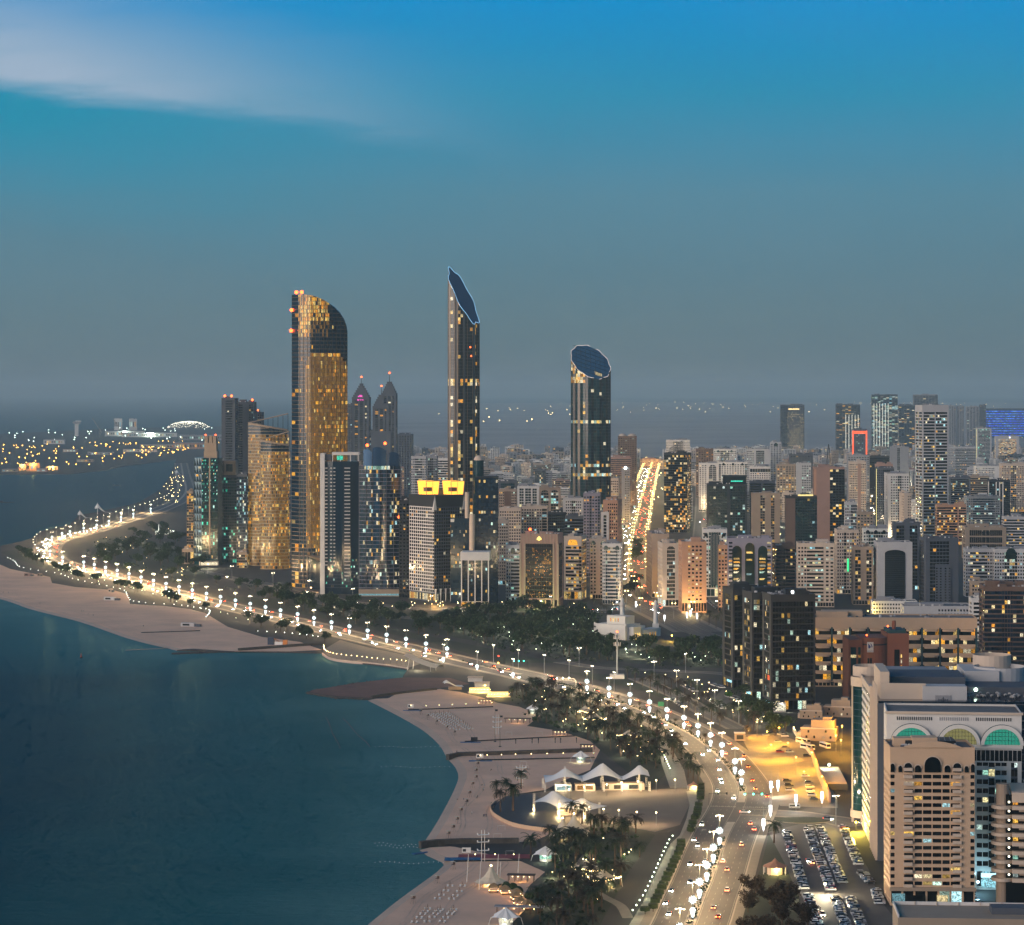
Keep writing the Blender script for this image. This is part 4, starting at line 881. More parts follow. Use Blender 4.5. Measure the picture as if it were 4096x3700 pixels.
def grey_panel(root, Wd, D, Hh, wm):
	mb = MB(); x0, x1 = -Wd * .22, Wd * .26; z1 = Hh * .62; mb.box(x0, x1, -1.1, -.52, 0, z1, wall('slate'));
	for k in range(14):
		for j in range(4):
			if j == 1.5: continue
			x = x0 + (x1 - x0) * (j + .5 + (.12 if j > 1 else -.12)) / 4; z = 3 + k * (z1 - 5) / 14; mb.box(x - .8, x + .8, -1.16, -1.11, z, z + 1.1, glass('black'))
	mb.build('stone_panel', root)
def tri_arch(root, Wd, D, Hh, wm):
	for x in (-.29, 0, .29):
		mb = MB(); r = Wd * .105; gm = glass('green'); z1 = Hh - (8 if x else 5) - r; pts = [(x * Wd + r * cos(t), -.75, z1 + r * 1.1 * sin(t)) for t in np.linspace(0, pi, 9)]
		mb.face([(x * Wd + r, -.75, 5)] + pts + [(x * Wd - r, -.75, 5)], gm); mb.build('arched_glass', root)
		win = MB(); rnd = random.Random(int(x * 100))
		for k in range(13):
			if rnd.random() < .4: z = 7 + k * (z1 - 9) / 13; win.face([(x * Wd - r * .7, -.82, z), (x * Wd + r * rnd.uniform(-.2, .7), -.82, z), (x * Wd + r * .5, -.82, z + 1.8), (x * Wd - r * .7, -.82, z + 1.8)], lit('mix'))
		if win.f: win.build('lit_panes', root, kind='stuff')
def balc_arch(root, Wd, D, Hh, wm):
	mb = MB(); x = Wd * .18; pts = [(x * cos(t), -.75, Hh - 9 + x * 1.2 * sin(t)) for t in np.linspace(0, pi, 9)]; mb.face([(x, -.75, 12)] + pts + [(-x, -.75, 12)], glass('teal')); mb.build('pointed_glass', root)
	mb = MB()
	for k in range(-3, 4): mb.tube([(k * x / 3, -.9, 12), (k * x / 3, -.9, Hh - 9 + x * .9 * sqrt(max(0, 1 - (k / 3.2) ** 2)))], .12, wall('white'), 4)
	mb.build('tracery', root)
	arches(root, Wd, Hh - 6, 1.8, [-Wd * .36, Wd * .36], wm, glass('black'), -.75)
WBW = [('w', .25), ('b', .5), ('w', .25)]; WGW = [('w', .3), ('g', .4), ('w', .3)]; SGS = [('s', .12), ('g', .76), ('s', .12)]; SBS = [('s', .08), ('b', .84), ('s', .08)]
WGBGW = [('w', .17, 2), ('g', .1, 1), ('b', .46), ('g', .1, 1), ('w', .17, 2)]; SWS = [('s', .12), ('w', .76), ('s', .12)]; GWG = [('g', .2), ('w', .6), ('g', .2)]; WSW = [('w', .4), ('s', .2), ('w', .4)]; BGB = [('b', .38), ('g', .24), ('b', .38)]
T_ = []
def B(*a, **k): T_.append((a, k))
N1 = 'apartment_block'; N2 = 'office_block'; N3 = 'office_tower'
# left of the sail tower
B(N2, 'slim sandstone block with gold lattice windows at the tower row end', 186.8, 193, 491, 548, [('g', 1, 3)], 'tan', 'bronze', litp=.35, ls='gold', D=20)
B(N2, 'low arcaded stone hall beside the folded glass tower', 182, 193.2, 549, 564, [('a', 1, 1)] * 4, 'beige', 'black', litp=.3, fh=12, base=0, top=2)
B(N3, 'teal glass tower with a brown boxed top behind the small white arched block', 222, 236.6, 475, 563, [('g', 1, 8)], 'slate', 'teal', litp=.10, ls='teal', D=24, roof=0, crown=lambda r, w, d, h, m: (lambda mb: (mb.box(-w * .42, w * .42, 1, 20, h - .5, h + 17, wall('tan')), mb.box(-w * .22, w * .22, .6, .98, h + 4, h + 13, glass('black')), mb.build('top_box', r)))(MB()))
B(N3, 'dark blue sparkling slab beside the gold lit towers', 236.8, 247, 474, 566, [('g', 1, 7)], 'slate', 'blue', litp=.28, ls='cool', D=22)
B(N1, 'small white block with a tall arch recess before the teal tower', 223.6, 236.6, 511, 562, [('s', .3), ('b', .6), ('s', .1)], 'white', 'black', litp=.15, ls='warm', D=16, crown=lambda r, w, d, h, m: arches(r, w, h - 6, 2.6, [w * .1], m, glass('black'), -.62))
B(N2, 'low stone office with orange lit windows at the foot of the gold towers', 236.8, 247, 552, 568, [('g', 1, 5)], 'tan', 'black', litp=.6, ls='warm', D=16, base=3)
B(N3, 'tall grey unfinished tower, left slab with red beacons on its roof', 221.5, 235, 398, 538, [('s', .3), ('b', .5), ('s', .2)], 'slate', 'grey', litp=.01, D=30, crown=lambda r, w, d, h, m: red_light(r, [(w * .2, 5, h + 2), (-w * .3, 5, h + 2)], 1.6))
B(N3, 'tall grey unfinished tower, right slab with a stepped lower wing', 235.4, 253.2, 402, 536, [('b', .4), ('s', .35), ('w', .25)], 'slate', 'grey', litp=.05, D=30, crown=lambda r, w, d, h, m: red_light(r, [(w * .42, 5, h + 2)], 1.6))
B(N3, 'short dark tower close behind the grey unfinished pair', 253.4, 261.5, 412, 534, [('w', 1, 4)], 'slate', 'grey', litp=.04, D=24, crown=lambda r, w, d, h, m: red_light(r, [(0, 5, h + 2)], 1.2))
B(N3, 'hazy grey tower between the sail tower and the pinnacled hotel', 346.8, 352, 404, 500, wW(3), 'slate', 'grey', litp=.05, D=20)
B(N2, 'broad plain stone podium under the pinnacled hotel towers', 350.7, 391, 431, 500, [('s', .3), ('w', .2), ('s', .5)], 'slate', 'grey', litp=.12, D=40, fh=5)
B(N2, 'dark half-built frame right of the pinnacled hotel', 396, 412, 434, 492, wW(6), 'slate', 'black', litp=.01, D=30)
B(N3, 'dark block with a slanted frame roof behind the blue curved tower', 399, 413, 500, 598, [('w', 1, 4)], 'dark', 'black', litp=.10, ls='warm', D=25)
B(N1, 'pale square block with a stepped front behind the orange lanterns', 411, 426, 456, 540, WBW, 'pale', 'grey', litp=.1)
B(N1, 'pale striped block left of the needle tower foot', 437, 448, 458, 535, [('b', 1)], 'white', 'grey', litp=.06)
B(N1, 'grey windowed block behind the orange lantern tower', 424, 437, 456, 538, WGW, 'grey', 'grey', litp=.12)
# centre
B(N1, 'white apartment block with green lit rooms beside the bronze block', 506, 520, 545, 602, [('w', .35, 2), ('b', .65)], 'white', 'black', litp=.22, ls='cool', D=20, crown=arch1)
B(N1, 'cream apartment block full of yellow lit balconies right of the bronze block', 563.8, 586.6, 536, 600, [('s', .1), ('b', .75), ('g', .15, 1)], 'cream', 'black', litp=.42, ls='warm', xe=581.5, D=26, basez=[('a', 1, 1)] * 5, base=9, topzone=[('s', .2), ('a', .6, 1), ('s', .2)])
B(N1, 'cream apartment tower with paired arched top windows near the mosque', 590, 606, 538.5, 599, WSW, 'cream', 'black', litp=.05, D=24, crown=arch2)
B(N1, 'bright white apartment tower with a framed dark centre at the boulevard corner', 602.3, 622.8, 543.5, 604.5, WGBGW, 'white', 'blue', litp=.20, ls='mix', xe=621, D=26, crown=arch2)
B(N1, 'left one of two joined white apartment blocks behind the bronze block', 499.4, 520.8, 508, 566, wW(9), 'cream', 'black', litp=.14, ls='mix', D=26)
B(N1, 'right one of two joined white apartment blocks behind the bronze block', 521.2, 547, 506, 564, [('w', .8, 8), ('g', .2, 1)], 'cream', 'black', litp=.12, D=26)
B(N2, 'teal roofed office behind the stepped brick arch block', 498.5, 517, 481, 545, SGS, 'slate', 'teal', litp=.06)
B(N1, 'beige block with a stepped brown arch on its front', 499, 516.5, 489, 552, [('w', .3), ('s', .4, 1, 'brown'), ('w', .3)], 'beige', 'black', litp=.05)
B(N1, 'block with forked white ribs over dark glass behind the white pair', 517.2, 539, 486, 548, [('s', .1), ('g', .2, 2), ('s', .06), ('g', .28, 2), ('s', .06), ('g', .2, 2), ('s', .1)], 'white', 'green', litp=.08, ls='cool')
B(N1, 'beige block with two round arched glass bays lit green', 539.4, 560, 487.5, 552, [('s', .08), ('a', .36, 3), ('s', .12), ('a', .36, 3), ('s', .08)], 'beige', 'green', litp=.25, ls='cool')
B(N1, 'pale block with a boxy square arch front beside the teal flank tower', 563, 583, 498, 560, [('s', .12), ('w', .3), ('g', .2), ('w', .3), ('s', .08)], 'pale', 'black', litp=.06)
B(N1, 'lilac grey slab tower with a column of yellow lit windows', 583.4, 600, 493, 577, [('w', .36, 2), ('g', .14, 1), ('w', .36, 2), ('g', .14, 1)], 'lilac', 'blue', litp=.10, ls='warm', D=22)
B(N1, 'peach apartment block beside the lilac grey slab tower', 603, 622, 500, 588, [('s', .3), ('w', .7, 5)], 'peach', 'black', litp=.08, ls='warm', xe=617.5, D=40)
B(N2, 'dark low office with a slanted roof in front of the lilac slab', 565, 584, 516, 572, [('b', 1)], 'slate', 'black', litp=.10)
B(N1, 'cream block with green neon on its corner left of the bronze block', 497, 508, 520, 585, wW(5), 'cream', 'black', litp=.12, ls='cool')
B(N2, 'dark glass office behind the oval tower foot', 545, 566, 512, 560, [('g', 1)], 'dark', 'black', litp=.05)
B(N1, 'small cream block with white arches left of the boulevard slab', 601, 609, 512, 588, [('s', .3), ('a', .4, 1), ('s', .3)], 'white', 'black', litp=.15, ls='warm', D=14)
# along the boulevard, left side
B(N3, 'grey tower with a bright lamp on its roof edge along the boulevard', 621.5, 629.5, 469, 528, [('s', .4), ('w', .6)], 'grey', 'grey', litp=.05, D=60, crown=lambda r, w, d, h, m: (lambda mb: (mb.ball(0, 1, h + 1.5, 2.4, emit('flood_white', (.85, .95, 1), 6), 8, 5), mb.build('roof_floodlight', r)))(MB()))
B(N1, 'long cream terrace of flats lining the left edge of the boulevard', 611, 620.5, 478, 545, wW(4), 'cream', 'black', litp=.2, ls='warm', xe=618.5, D=70)
B(N1, 'tan slim flats beside the boulevard below the twin domed block', 629, 636, 462, 505, wW(3), 'tan', 'black', litp=.25, ls='warm', D=60)
B(N2, 'tall brown block with two pale domes on its roof', 618, 636.5, 436, 508, wW(8), 'brown', 'grey', litp=.10, ls='cool', crown=domes, D=30)
B(N2, 'wide rose coloured office under the domed block', 611, 631, 457, 510, [('b', 1)], 'rose', 'grey', litp=.05)
B(N2, 'low orange lit hall closing the far end of the boulevard', 640, 661, 459, 468, [('w', 1, 8)], 'peach', 'black', litp=.5, ls='warm', base=2, top=1)
# right of the boulevard
B(N3, 'dark glass tower with a lattice crown and yellow lit floors by the boulevard', 664, 691.4, 453, 533, [('g', .28, 3), ('b', .5, 6, 'dark'), ('g', .22, 3)], 'dark', 'black', litp=.34, ls='warm', D=34, crown=lattice_crown, xe=687, band=.2)
B(N1, 'long grey beige slab with lined flank at the boulevard mouth', 645.8, 669, 533.5, 598, [('s', .9), ('w', .1, 1)], 'beige', 'black', litp=.1, xe=652, D=75, side=wW(14))
B(N1, 'cream tower with a green arched strip of windows near the lit shop front', 657.5, 678.5, 543, 607, [('s', .28), ('a', .5, 4), ('s', .22)], 'cream', 'green', litp=.10, ls='cool', xe=662.5, D=40, side=wW(8), basez=[('h', 1, 5)], base=8)
B(N1, 'orange lit sandstone apartment tower with diamond openings and a pyramid roof', 678.2, 706.4, 541.5, 613, [('s', .22), ('w', .62, 4, 'peach'), ('s', .16)], 'peach', 'black', litp=.40, ls='warm', xe=682, D=40, crown=pyramid, base=11, side=[('s', .2), ('w', .6), ('s', .2)])
B(N1, 'white block with three pointed arches and dark tracery glass', 702.5, 727, 529, 597, [('w', .26, 2), ('g', .48, 5), ('w', .26, 2)], 'white', 'teal', litp=.14, ls='cool', crown=balc_arch, D=28, basez=[('a', 1, 1)] * 6, base=9)
B(N1, 'narrow peach block squeezed left of the triple arch glass block', 718.3, 727.4, 545, 612, [('w', 1, 3)], 'peach', 'black', litp=.35, ls='warm', D=22)
B(N1, 'grey stone block with three tall dark arched glass bays', 727.6, 772, 538, 604, [('w', .14, 1), ('s', .72), ('w', .14, 1)], 'lilac', 'black', litp=.25, ls='warm', crown=tri_arch, D=32)
B(N1, 'brown apartment block with a dark centre strip behind the black glass trio', 772.2, 795, 545.5, 602, BGB, 'brown', 'black', litp=.20, ls='warm', xe=776, D=26)
B(N1, 'white tower with striped balconies between two windowed wings', 797.8, 834, 543, 607, [('w', .25, 3), ('b', .46), ('s', .04), ('w', .25, 2)], 'cream', 'black', litp=.20, ls='cool', D=28, band=.5)
B(N3, 'black angular glass office with a slanted dark upper slab', 707, 747, 484, 542, [('s', .05), ('g', .45, 8), ('s', .08), ('g', .37, 6), ('s', .05)], 'dark', 'green', litp=.10, ls='cool', D=40, crown=lambda r, w, d, h, m: (lambda mb: (mb.box(-w * .1, w * .48, 8, 34, h - .5, h + 10, glass('black')), mb.box(-w * .12, w * .5, 7.6, 34.4, h + 10, h + 11.5, wall('dark')), mb.face([(w * .1, 7.4, h + 3), (w * .4, 7.4, h + 3), (w * .4, 7.4, h + 4.4), (w * .1, 7.4, h + 4.4)], lit('teal')), mb.build('upper_slab', r)))(MB()))
B(N2, 'brown office with a quarter round flank right of the black angular office', 752, 780, 493, 546, [('s', .3), ('g', .16, 2), ('s', .22), ('g', .12, 2), ('s', .2)], 'tan', 'bronze', litp=.25, ls='warm', D=30)
B(N2, 'black and white striped office behind the quarter round brown office', 750, 775, 481, 538, [('b', .45), ('s', .06), ('b', .49)], 'slate', 'black', litp=.03, D=25, band=.25)
B(N2, 'dark glass block with brown edges and a glowing roof left of the brown slab', 786, 817, 496, 556, [('s', .3, 1, 'brown'), ('g', .7, 9)], 'dark', 'green', litp=.06, D=30, crown=lambda r, w, d, h, m: (lambda mb: (mb.box(-w * .1, w * .38, 3, 12, h - .6, h + 1.6, emit('roof_glow', (1, .8, .3), 1.3)), mb.build('roof_light_box', r)))(MB()))
B(N3, 'tall brown blank slab tower with a dark glass flank and a lattice mast', 814, 844.6, 467, 548, [('s', .08, 1, 'peach'), ('s', .44, 1, 'rose'), ('g', .48, 5, 'dark')], 'rose', 'black', litp=.12, ls='warm', D=28, crown=mast)
B(N1, 'white block with arches beside the black lattice crown tower, left of two', 699, 718.4, 463, 512, [('w', .4, 3), ('s', .1), ('a', .4, 2), ('s', .1)], 'white', 'grey', litp=.08)
B(N1, 'white block with blue edge strips and three upper arches, right of two', 718.8, 747, 462, 514, [('g', .08, 1), ('w', .84, 9), ('g', .08, 1)], 'white', 'grey', litp=.08, crown=arch3)
B(N1, 'white gridded block with a row of small arches under its roof', 750, 770.4, 466.5, 518, wW(9), 'white', 'black', litp=.03, topzone=[('a', 1, 1)] * 8)
B(N2, 'tan block full of yellow lit windows right of the white gridded block', 777, 797, 464, 520, wW(7), 'tan', 'grey', litp=.4, ls='warm')
B(N1, 'pale green lit slab left of the tall brown blank tower', 796.5, 811, 463, 530, [('s', .35), ('w', .65, 4)], 'pale', 'grey', litp=.2, ls='cool')
B(N1, 'white block behind the lattice crown of the dark boulevard tower', 666, 690, 440, 490, WGW, 'white', 'grey', litp=.03)
B(N1, 'brown block with a yellow lit belt behind the twin white arch blocks', 696, 713.6, 448.5, 498, wW(7), 'brown', 'grey', litp=.18, ls='warm')
B(N1, 'white arcaded block with green dark bays beside the brown belted one', 713.8, 736, 449, 500, WGW, 'white', 'green', litp=.14, ls='cool', crown=arch2)
B(N1, 'white block with star shaped tracery in the hazy middle distance', 747, 770, 449, 500, [('w', .3), ('s', .1), ('g', .35), ('s', .25)], 'pale', 'green', litp=.12, ls='cool')
B(N1, 'slim pale tower with a stepped cap left of the gold dotted tower', 770.4, 781.4, 442, 498, [('w', 1, 4)], 'pale', 'grey', litp=.06, crown=arch1)
B(N2, 'low wide grey block under the gold dotted tower', 790, 813, 454, 500, wW(8), 'slate', 'grey', litp=.05)
# far towers right
B(N3, 'hazy tower dotted all over with small gold lights', 780.8, 804.4, 404.7, 455, [('g', .3, 3), ('w', .7, 9)], 'slate', 'grey', fh=5, litp=.0, D=40, crown=lambda r, w, d, h, m: (lambda mb, rn: ([mb.box(x - .6, x + .6, -1.2, -.6, z, z + 1.4, emit('dot_gold', (1, .72, .3), 2.2)) for k in range(26) for x in [(-.2 + .68 * ((j + .5 * (k % 2)) / 9)) * w for j in range(9)] for z in [4 + k * (h - 26) / 26] if rn.random() < .95 - .022 * k], mb.box(-.18 * w, .28 * w, -1.2, -.6, h - 16, h - 12, emit('dot_gold', (1, .72, .3), 2.2)), mb.build('facade_lights', r, kind='stuff')))(MB(), random.Random(5)))
B(N3, 'dark hazy tower with a fan of white light fins behind the red edged block', 836.4, 860, 404.5, 455, [('g', 1, 8)], 'slate', 'grey', litp=.12, ls='warm', D=40, crown=white_fins)
B(N2, 'block outlined in glowing red light in front of the light fin tower', 852.6, 866.8, 429, 472, [('s', .25), ('w', .5, 4), ('s', .25)], 'slate', 'grey', litp=.3, ls='cool', D=20, crown=red_glow)
B(N3, 'hazy tower with six vertical white light fins and bright floors', 872, 897.6, 394.5, 450, [('g', 1, 9)], 'slate', 'grey', litp=.30, ls='cool', D=40, crown=white_fins2)
B(N3, 'hazy blue grey tower left of the tall striped tower', 899, 914.5, 404.8, 452, [('g', 1, 6)], 'slate', 'blue', litp=.14, ls='warm', D=40)
B(N3, 'hazy grey tower peeking over the tall striped tower', 914, 937.8, 394.6, 448, [('g', 1, 8)], 'grey', 'grey', litp=.03, D=40)
B(N3, 'tall dark tower with close white stripes rising above all its neighbours', 915, 948.2, 405, 541, [('s', .05), ('b', .42), ('s', .04), ('b', .44), ('s', .05)], 'pale', 'black', fh=4.2, litp=.20, ls='mix', xe=922.4, D=40, top=9, band=.36)
B(N3, 'pale hazy twin shaft tower right of the striped tower, nearer one', 949, 956, 405.5, 446, wW(3), 'grey', 'grey', litp=.05, D=30)
B(N3, 'pale hazy twin shaft tower right of the striped tower, farther one', 957.5, 964.2, 406, 446, wW(3), 'grey', 'grey', litp=.05, D=30)
B(N3, 'pale hazy slab left of the blue lit block', 966.5, 979, 406.5, 445, wW(4), 'grey', 'grey', litp=.06, D=30)
B(N3, 'hazy dark tower just left of the blue lit block', 980, 986, 405, 444, wW(3), 'slate', 'grey', litp=.06, D=30)
B(N3, 'green glass tower with white light lines down both edges', 976.8, 991.4, 428, 470, [('s', .1), ('b', .8), ('s', .1)], 'pale', 'teal', litp=.08, ls='teal', D=25, crown=edge_glow)
B(N2, 'block with yellow lit stripes and a white round sign under its roof', 996, 1019, 436, 466, [('s', .12), ('b', .76), ('s', .12)], 'pale', 'grey', litp=.85, ls='warm', D=30, top=9, crown=lambda r, w, d, h, m: (lambda mb: (mb.ball(w * .1, -.4, h - 4, 2.6, emit('sign_white', (1, 1, .95), 1.6), 10, 6), mb.build('round_sign', r)))(MB()))
B(N1, 'wide teal grey block with pale wings right of the striped tower', 948.6, 975.6, 447, 482, [('w', .25), ('b', .75)], 'pale', 'teal', litp=.08)
B(N1, 'white low block with lit top floors near the right picture edge', 976, 999, 466, 500, [('w', .8), ('s', .2)], 'white', 'black', litp=.16)
B(N1, 'cream tall flats with vertical lit strip at the right picture edge', 1002, 1028, 464, 512, [('w', .35), ('g', .2), ('w', .45)], 'cream', 'grey', litp=.2, ls='warm')
B(N2, 'dark banded office with a yellow sign right of the striped tower', 949.4, 970.4, 477, 515, SBS, 'slate', 'black', litp=.12)
B(N2, 'tan flats with rounded bays behind the blue banded block', 970.8, 989, 476, 512, [('b', 1)], 'tan', 'black', litp=.06)
B(N2, 'black office with four white fins in its front', 989.6, 1010, 480, 520, [('g', .3), ('s', .06, 1, 'white'), ('g', .1), ('s', .06, 1, 'white'), ('g', .1), ('s', .06, 1, 'white'), ('g', .32)], 'dark', 'black', litp=.06)
B(N1, 'grey block with blue bands and two round roof signs', 967, 999.6, 496, 535, [('w', .18), ('b', .64), ('w', .18)], 'grey', 'blue', litp=.22, ls='cool')
B(N1, 'orange lit apartment block with wavy balconies', 937.2, 966, 504.5, 545, [('b', .7), ('s', .05), ('b', .25)], 'peach', 'bronze', litp=.35, ls='warm', D=25)
B(N1, 'tan block with a dark band and a brown arch gate', 965.8, 1006, 527, 560, [('s', .1), ('g', .3), ('a', .2, 2), ('g', .3), ('s', .1)], 'tan', 'black', fh=9, litp=.03, base=3)
B(N1, 'curved white balcony block at the right edge behind the tan arch gate', 1004.5, 1030, 516.5, 560, [('b', 1)], 'pale', 'black', litp=.15, ls='warm')
B(N1, 'white green banded block with small arch ornament, left of the domed one', 966, 994.4, 548.5, 597, [('w', .15), ('b', .6), ('w', .25)], 'pale', 'black', litp=.25, ls='mix')
B(N1, 'white block with a round headed gable and dark centre strip at the right', 994.8, 1027, 549, 598, WGW, 'white', 'black', litp=.28, ls='mix', crown=arch1)
B(N3, 'dark tower with a grey windowed stone panel on its front', 918.8, 958, 538, 607, [('s', .12), ('g', .6, 6), ('s', .28)], 'slate', 'black', litp=.03, D=30, xe=926, crown=grey_panel)
B(N2, 'big grey portal block with one huge dark arched window', 873.6, 912, 542, 606, [('s', 1)], 'pale', 'black', litp=.05, D=34, xe=877.5, crown=portal, side=[('w', 1)])
B(N1, 'slim block with pointed dark glass strips left of the grey portal block', 853.2, 873.2, 546.5, 605, [('s', .1), ('g', .28, 2), ('s', .28), ('g', .26, 2), ('s', .08)], 'beige', 'black', litp=.30, ls='warm', D=26)
B(N1, 'white windowed tower with a green lit sign and dark strip', 834.2, 858.6, 529.5, 594, [('w', .32, 3), ('g', .12, 1), ('w', .26, 2), ('g', .08, 1), ('w', .22, 2)], 'cream', 'black', litp=.14, ls='mix', xe=837, D=28, crown=green_sign)
B(N1, 'white block with dark arched glass top behind the slim pointed strip block', 863.6, 888, 528.5, 586, [('w', .2), ('g', .6), ('w', .2)], 'white', 'green', litp=.15, ls='cool', crown=arch3)
B(N2, 'dark square shouldered block behind the grey portal block', 894, 920, 522.5, 590, [('s', .1), ('g', .3), ('s', .2), ('g', .3), ('s', .1)], 'slate', 'black', litp=.06)
B(N1, 'tan windowed block beside the bright far street', 857.4, 873, 511.5, 570, [('w', 1, 5)], 'tan', 'grey', litp=.15, ls='warm')
B(N1, 'pale thin flats left of the bright far street', 845, 857, 502, 566, [('w', .5), ('g', .5)], 'pale', 'grey', litp=.2, ls='cool')
B(N1, 'white tower with long window columns right of the bright far street', 884, 908.6, 473.5, 545, [('s', .12), ('w', .34, 3), ('g', .2, 2), ('w', .34, 3)], 'white', 'grey', litp=.08, ls='mix', xe=888, D=50)
B(N1, 'narrow cream slab with lit left edge in front of the striped tower', 899, 911, 493, 550, [('s', .5), ('w', .5, 2)], 'cream', 'grey', litp=.05, xe=904, D=30)
B(N1, 'rose and white pair wall of flats with yellow lit corner', 849.4, 866, 461.5, 530, [('w', .5), ('s', .2, 1, 'rose'), ('w', .3)], 'cream', 'grey', litp=.16, ls='warm')
B(N2, 'grey gridded block with a glowing yellow edge line above the far street', 876.8, 894, 467.5, 530, [('w', .35), ('g', .65)], 'slate', 'black', litp=.04, crown=edge_glow, D=35)
B(N2, 'grey blank tower with a dark slot behind the long window column tower', 891, 908.8, 446.5, 492, [('s', .35), ('g', .15), ('s', .5)], 'grey', 'grey', litp=.02)
B(N2, 'dark block with a slanted white roof sail', 870, 889.4, 456, 505, [('g', 1)], 'dark', 'black', litp=.03)
B(N2, 'wide grey block under the red edged block', 848, 869.4, 455, 505, wW(8), 'grey', 'grey', litp=.05)
B(N1, 'brown block standing left of the tall striped tower', 876, 893, 464, 515, wW(6), 'rose', 'grey', litp=.05)
# mid right low blocks
B(N1, 'low white office with two rows of arched windows behind the long banded block', 873, 917, 601, 616, [('w', 1, 16)], 'white', 'black', litp=.06, base=2, top=1.5, D=25)
B(N2, 'flat roofed pale hall behind the right half of the long banded block', 904, 971.5, 606, 619, [('s', .5), ('w', .5)], 'pale', 'black', litp=.05, base=2, top=2, D=40)
B(N1, 'white striped slab left of the dark brown tower at the right', 971.8, 984.4, 598, 641, [('s', .15), ('b', .85)], 'white', 'black', litp=.10, D=22)
B(N1, 'tan low flats behind the white striped slab', 972, 988, 581, 612, [('w', 1)], 'tan', 'black', litp=.3, ls='warm', D=22)
B(N3, 'dark brown tower with pale balcony bands at the right edge', 985, 1030, 586.5, 672, [('b', .38), ('g', .24, 4), ('b', .38)], 'brown', 'blue', litp=.14, ls='warm', D=34, band=.3)
for a, k in T_: bld(*a, **k)

def hotel_towers():
	for x0, x1, yt, lb, sg in ((352, 369.2, 399, 'pinnacled stone hotel tower with a pink lit sign', 1), (372.6, 388.8, 408, 'lower pinnacled stone hotel tower with glowing corner turrets', 0), (381.5, 396, 395, 'tall stepped stone hotel tower with a spire and red beacon', 0)):
		r, Wd, D, Hh = bld('hotel_tower', lb, x0, x1, yt, 500, [('s', .15), ('g', .2, 1), ('s', .1), ('g', .2, 1), ('s', .1), ('g', .1, 1), ('s', .15)], 'slate', 'grey', litp=.08, ls='warm', D=28, roof=0, cat='tower', top=2)
		mb = MB(); w = Wd / 2
		for k in range(6 if not sg else 7):
			a, b = w * (1 - k / 7.5), w * (1 - (k + 1) / 7.5); z = Hh + k * 4.2; d0 = D / 2
			mb.box(-a, a, d0 - a, d0 + a, z - .4, z + 3.8 + k * .1, wall('slate'))
		mb.cyl(0, D / 2, Hh + 24, Hh + 40, .7, .2, m_dark, 6); mb.build('stepped_crown', r); red_light(r, [(0, D / 2, Hh + 41)], 1.7)
		if sg: mb = MB(); [mb.box(x, x + 1.1, -1.0, -.5, Hh - 3 + dz, Hh - 3 + dz + hh, emit('sign_pink', (1, .1, .55), 2.0)) for x, dz, hh in ((-6, 0, 5), (-4, 0, 9), (-2, 2, 9), (0, 0, 11), (2, 2, 8), (4, 0, 7), (-5, 6, 2))]; mb.build('roof_sign', r)
hotel_towers()
def led_block():
	r, Wd, D, Hh = bld('led_block', 'wide hazy block covered with rows of blue lights at the right edge', 986, 1032, 408.5, 438, [('g', 1, 12)], 'slate', 'blue', fh=6, litp=0, D=40, roof=0)
	mb = MB(); m = lit('led')
	for k in range(11):
		for j in range(30): x = -Wd / 2 + Wd * (j + .5 + .5 * (k % 2)) / 30.5; z = 8 + k * (Hh - 12) / 11; mb.box(x - 2.6, x + 2.6, -1.6, -.6, z, z + 4.6, m)
	mb.build('facade_lights', r, kind='stuff')
led_block()

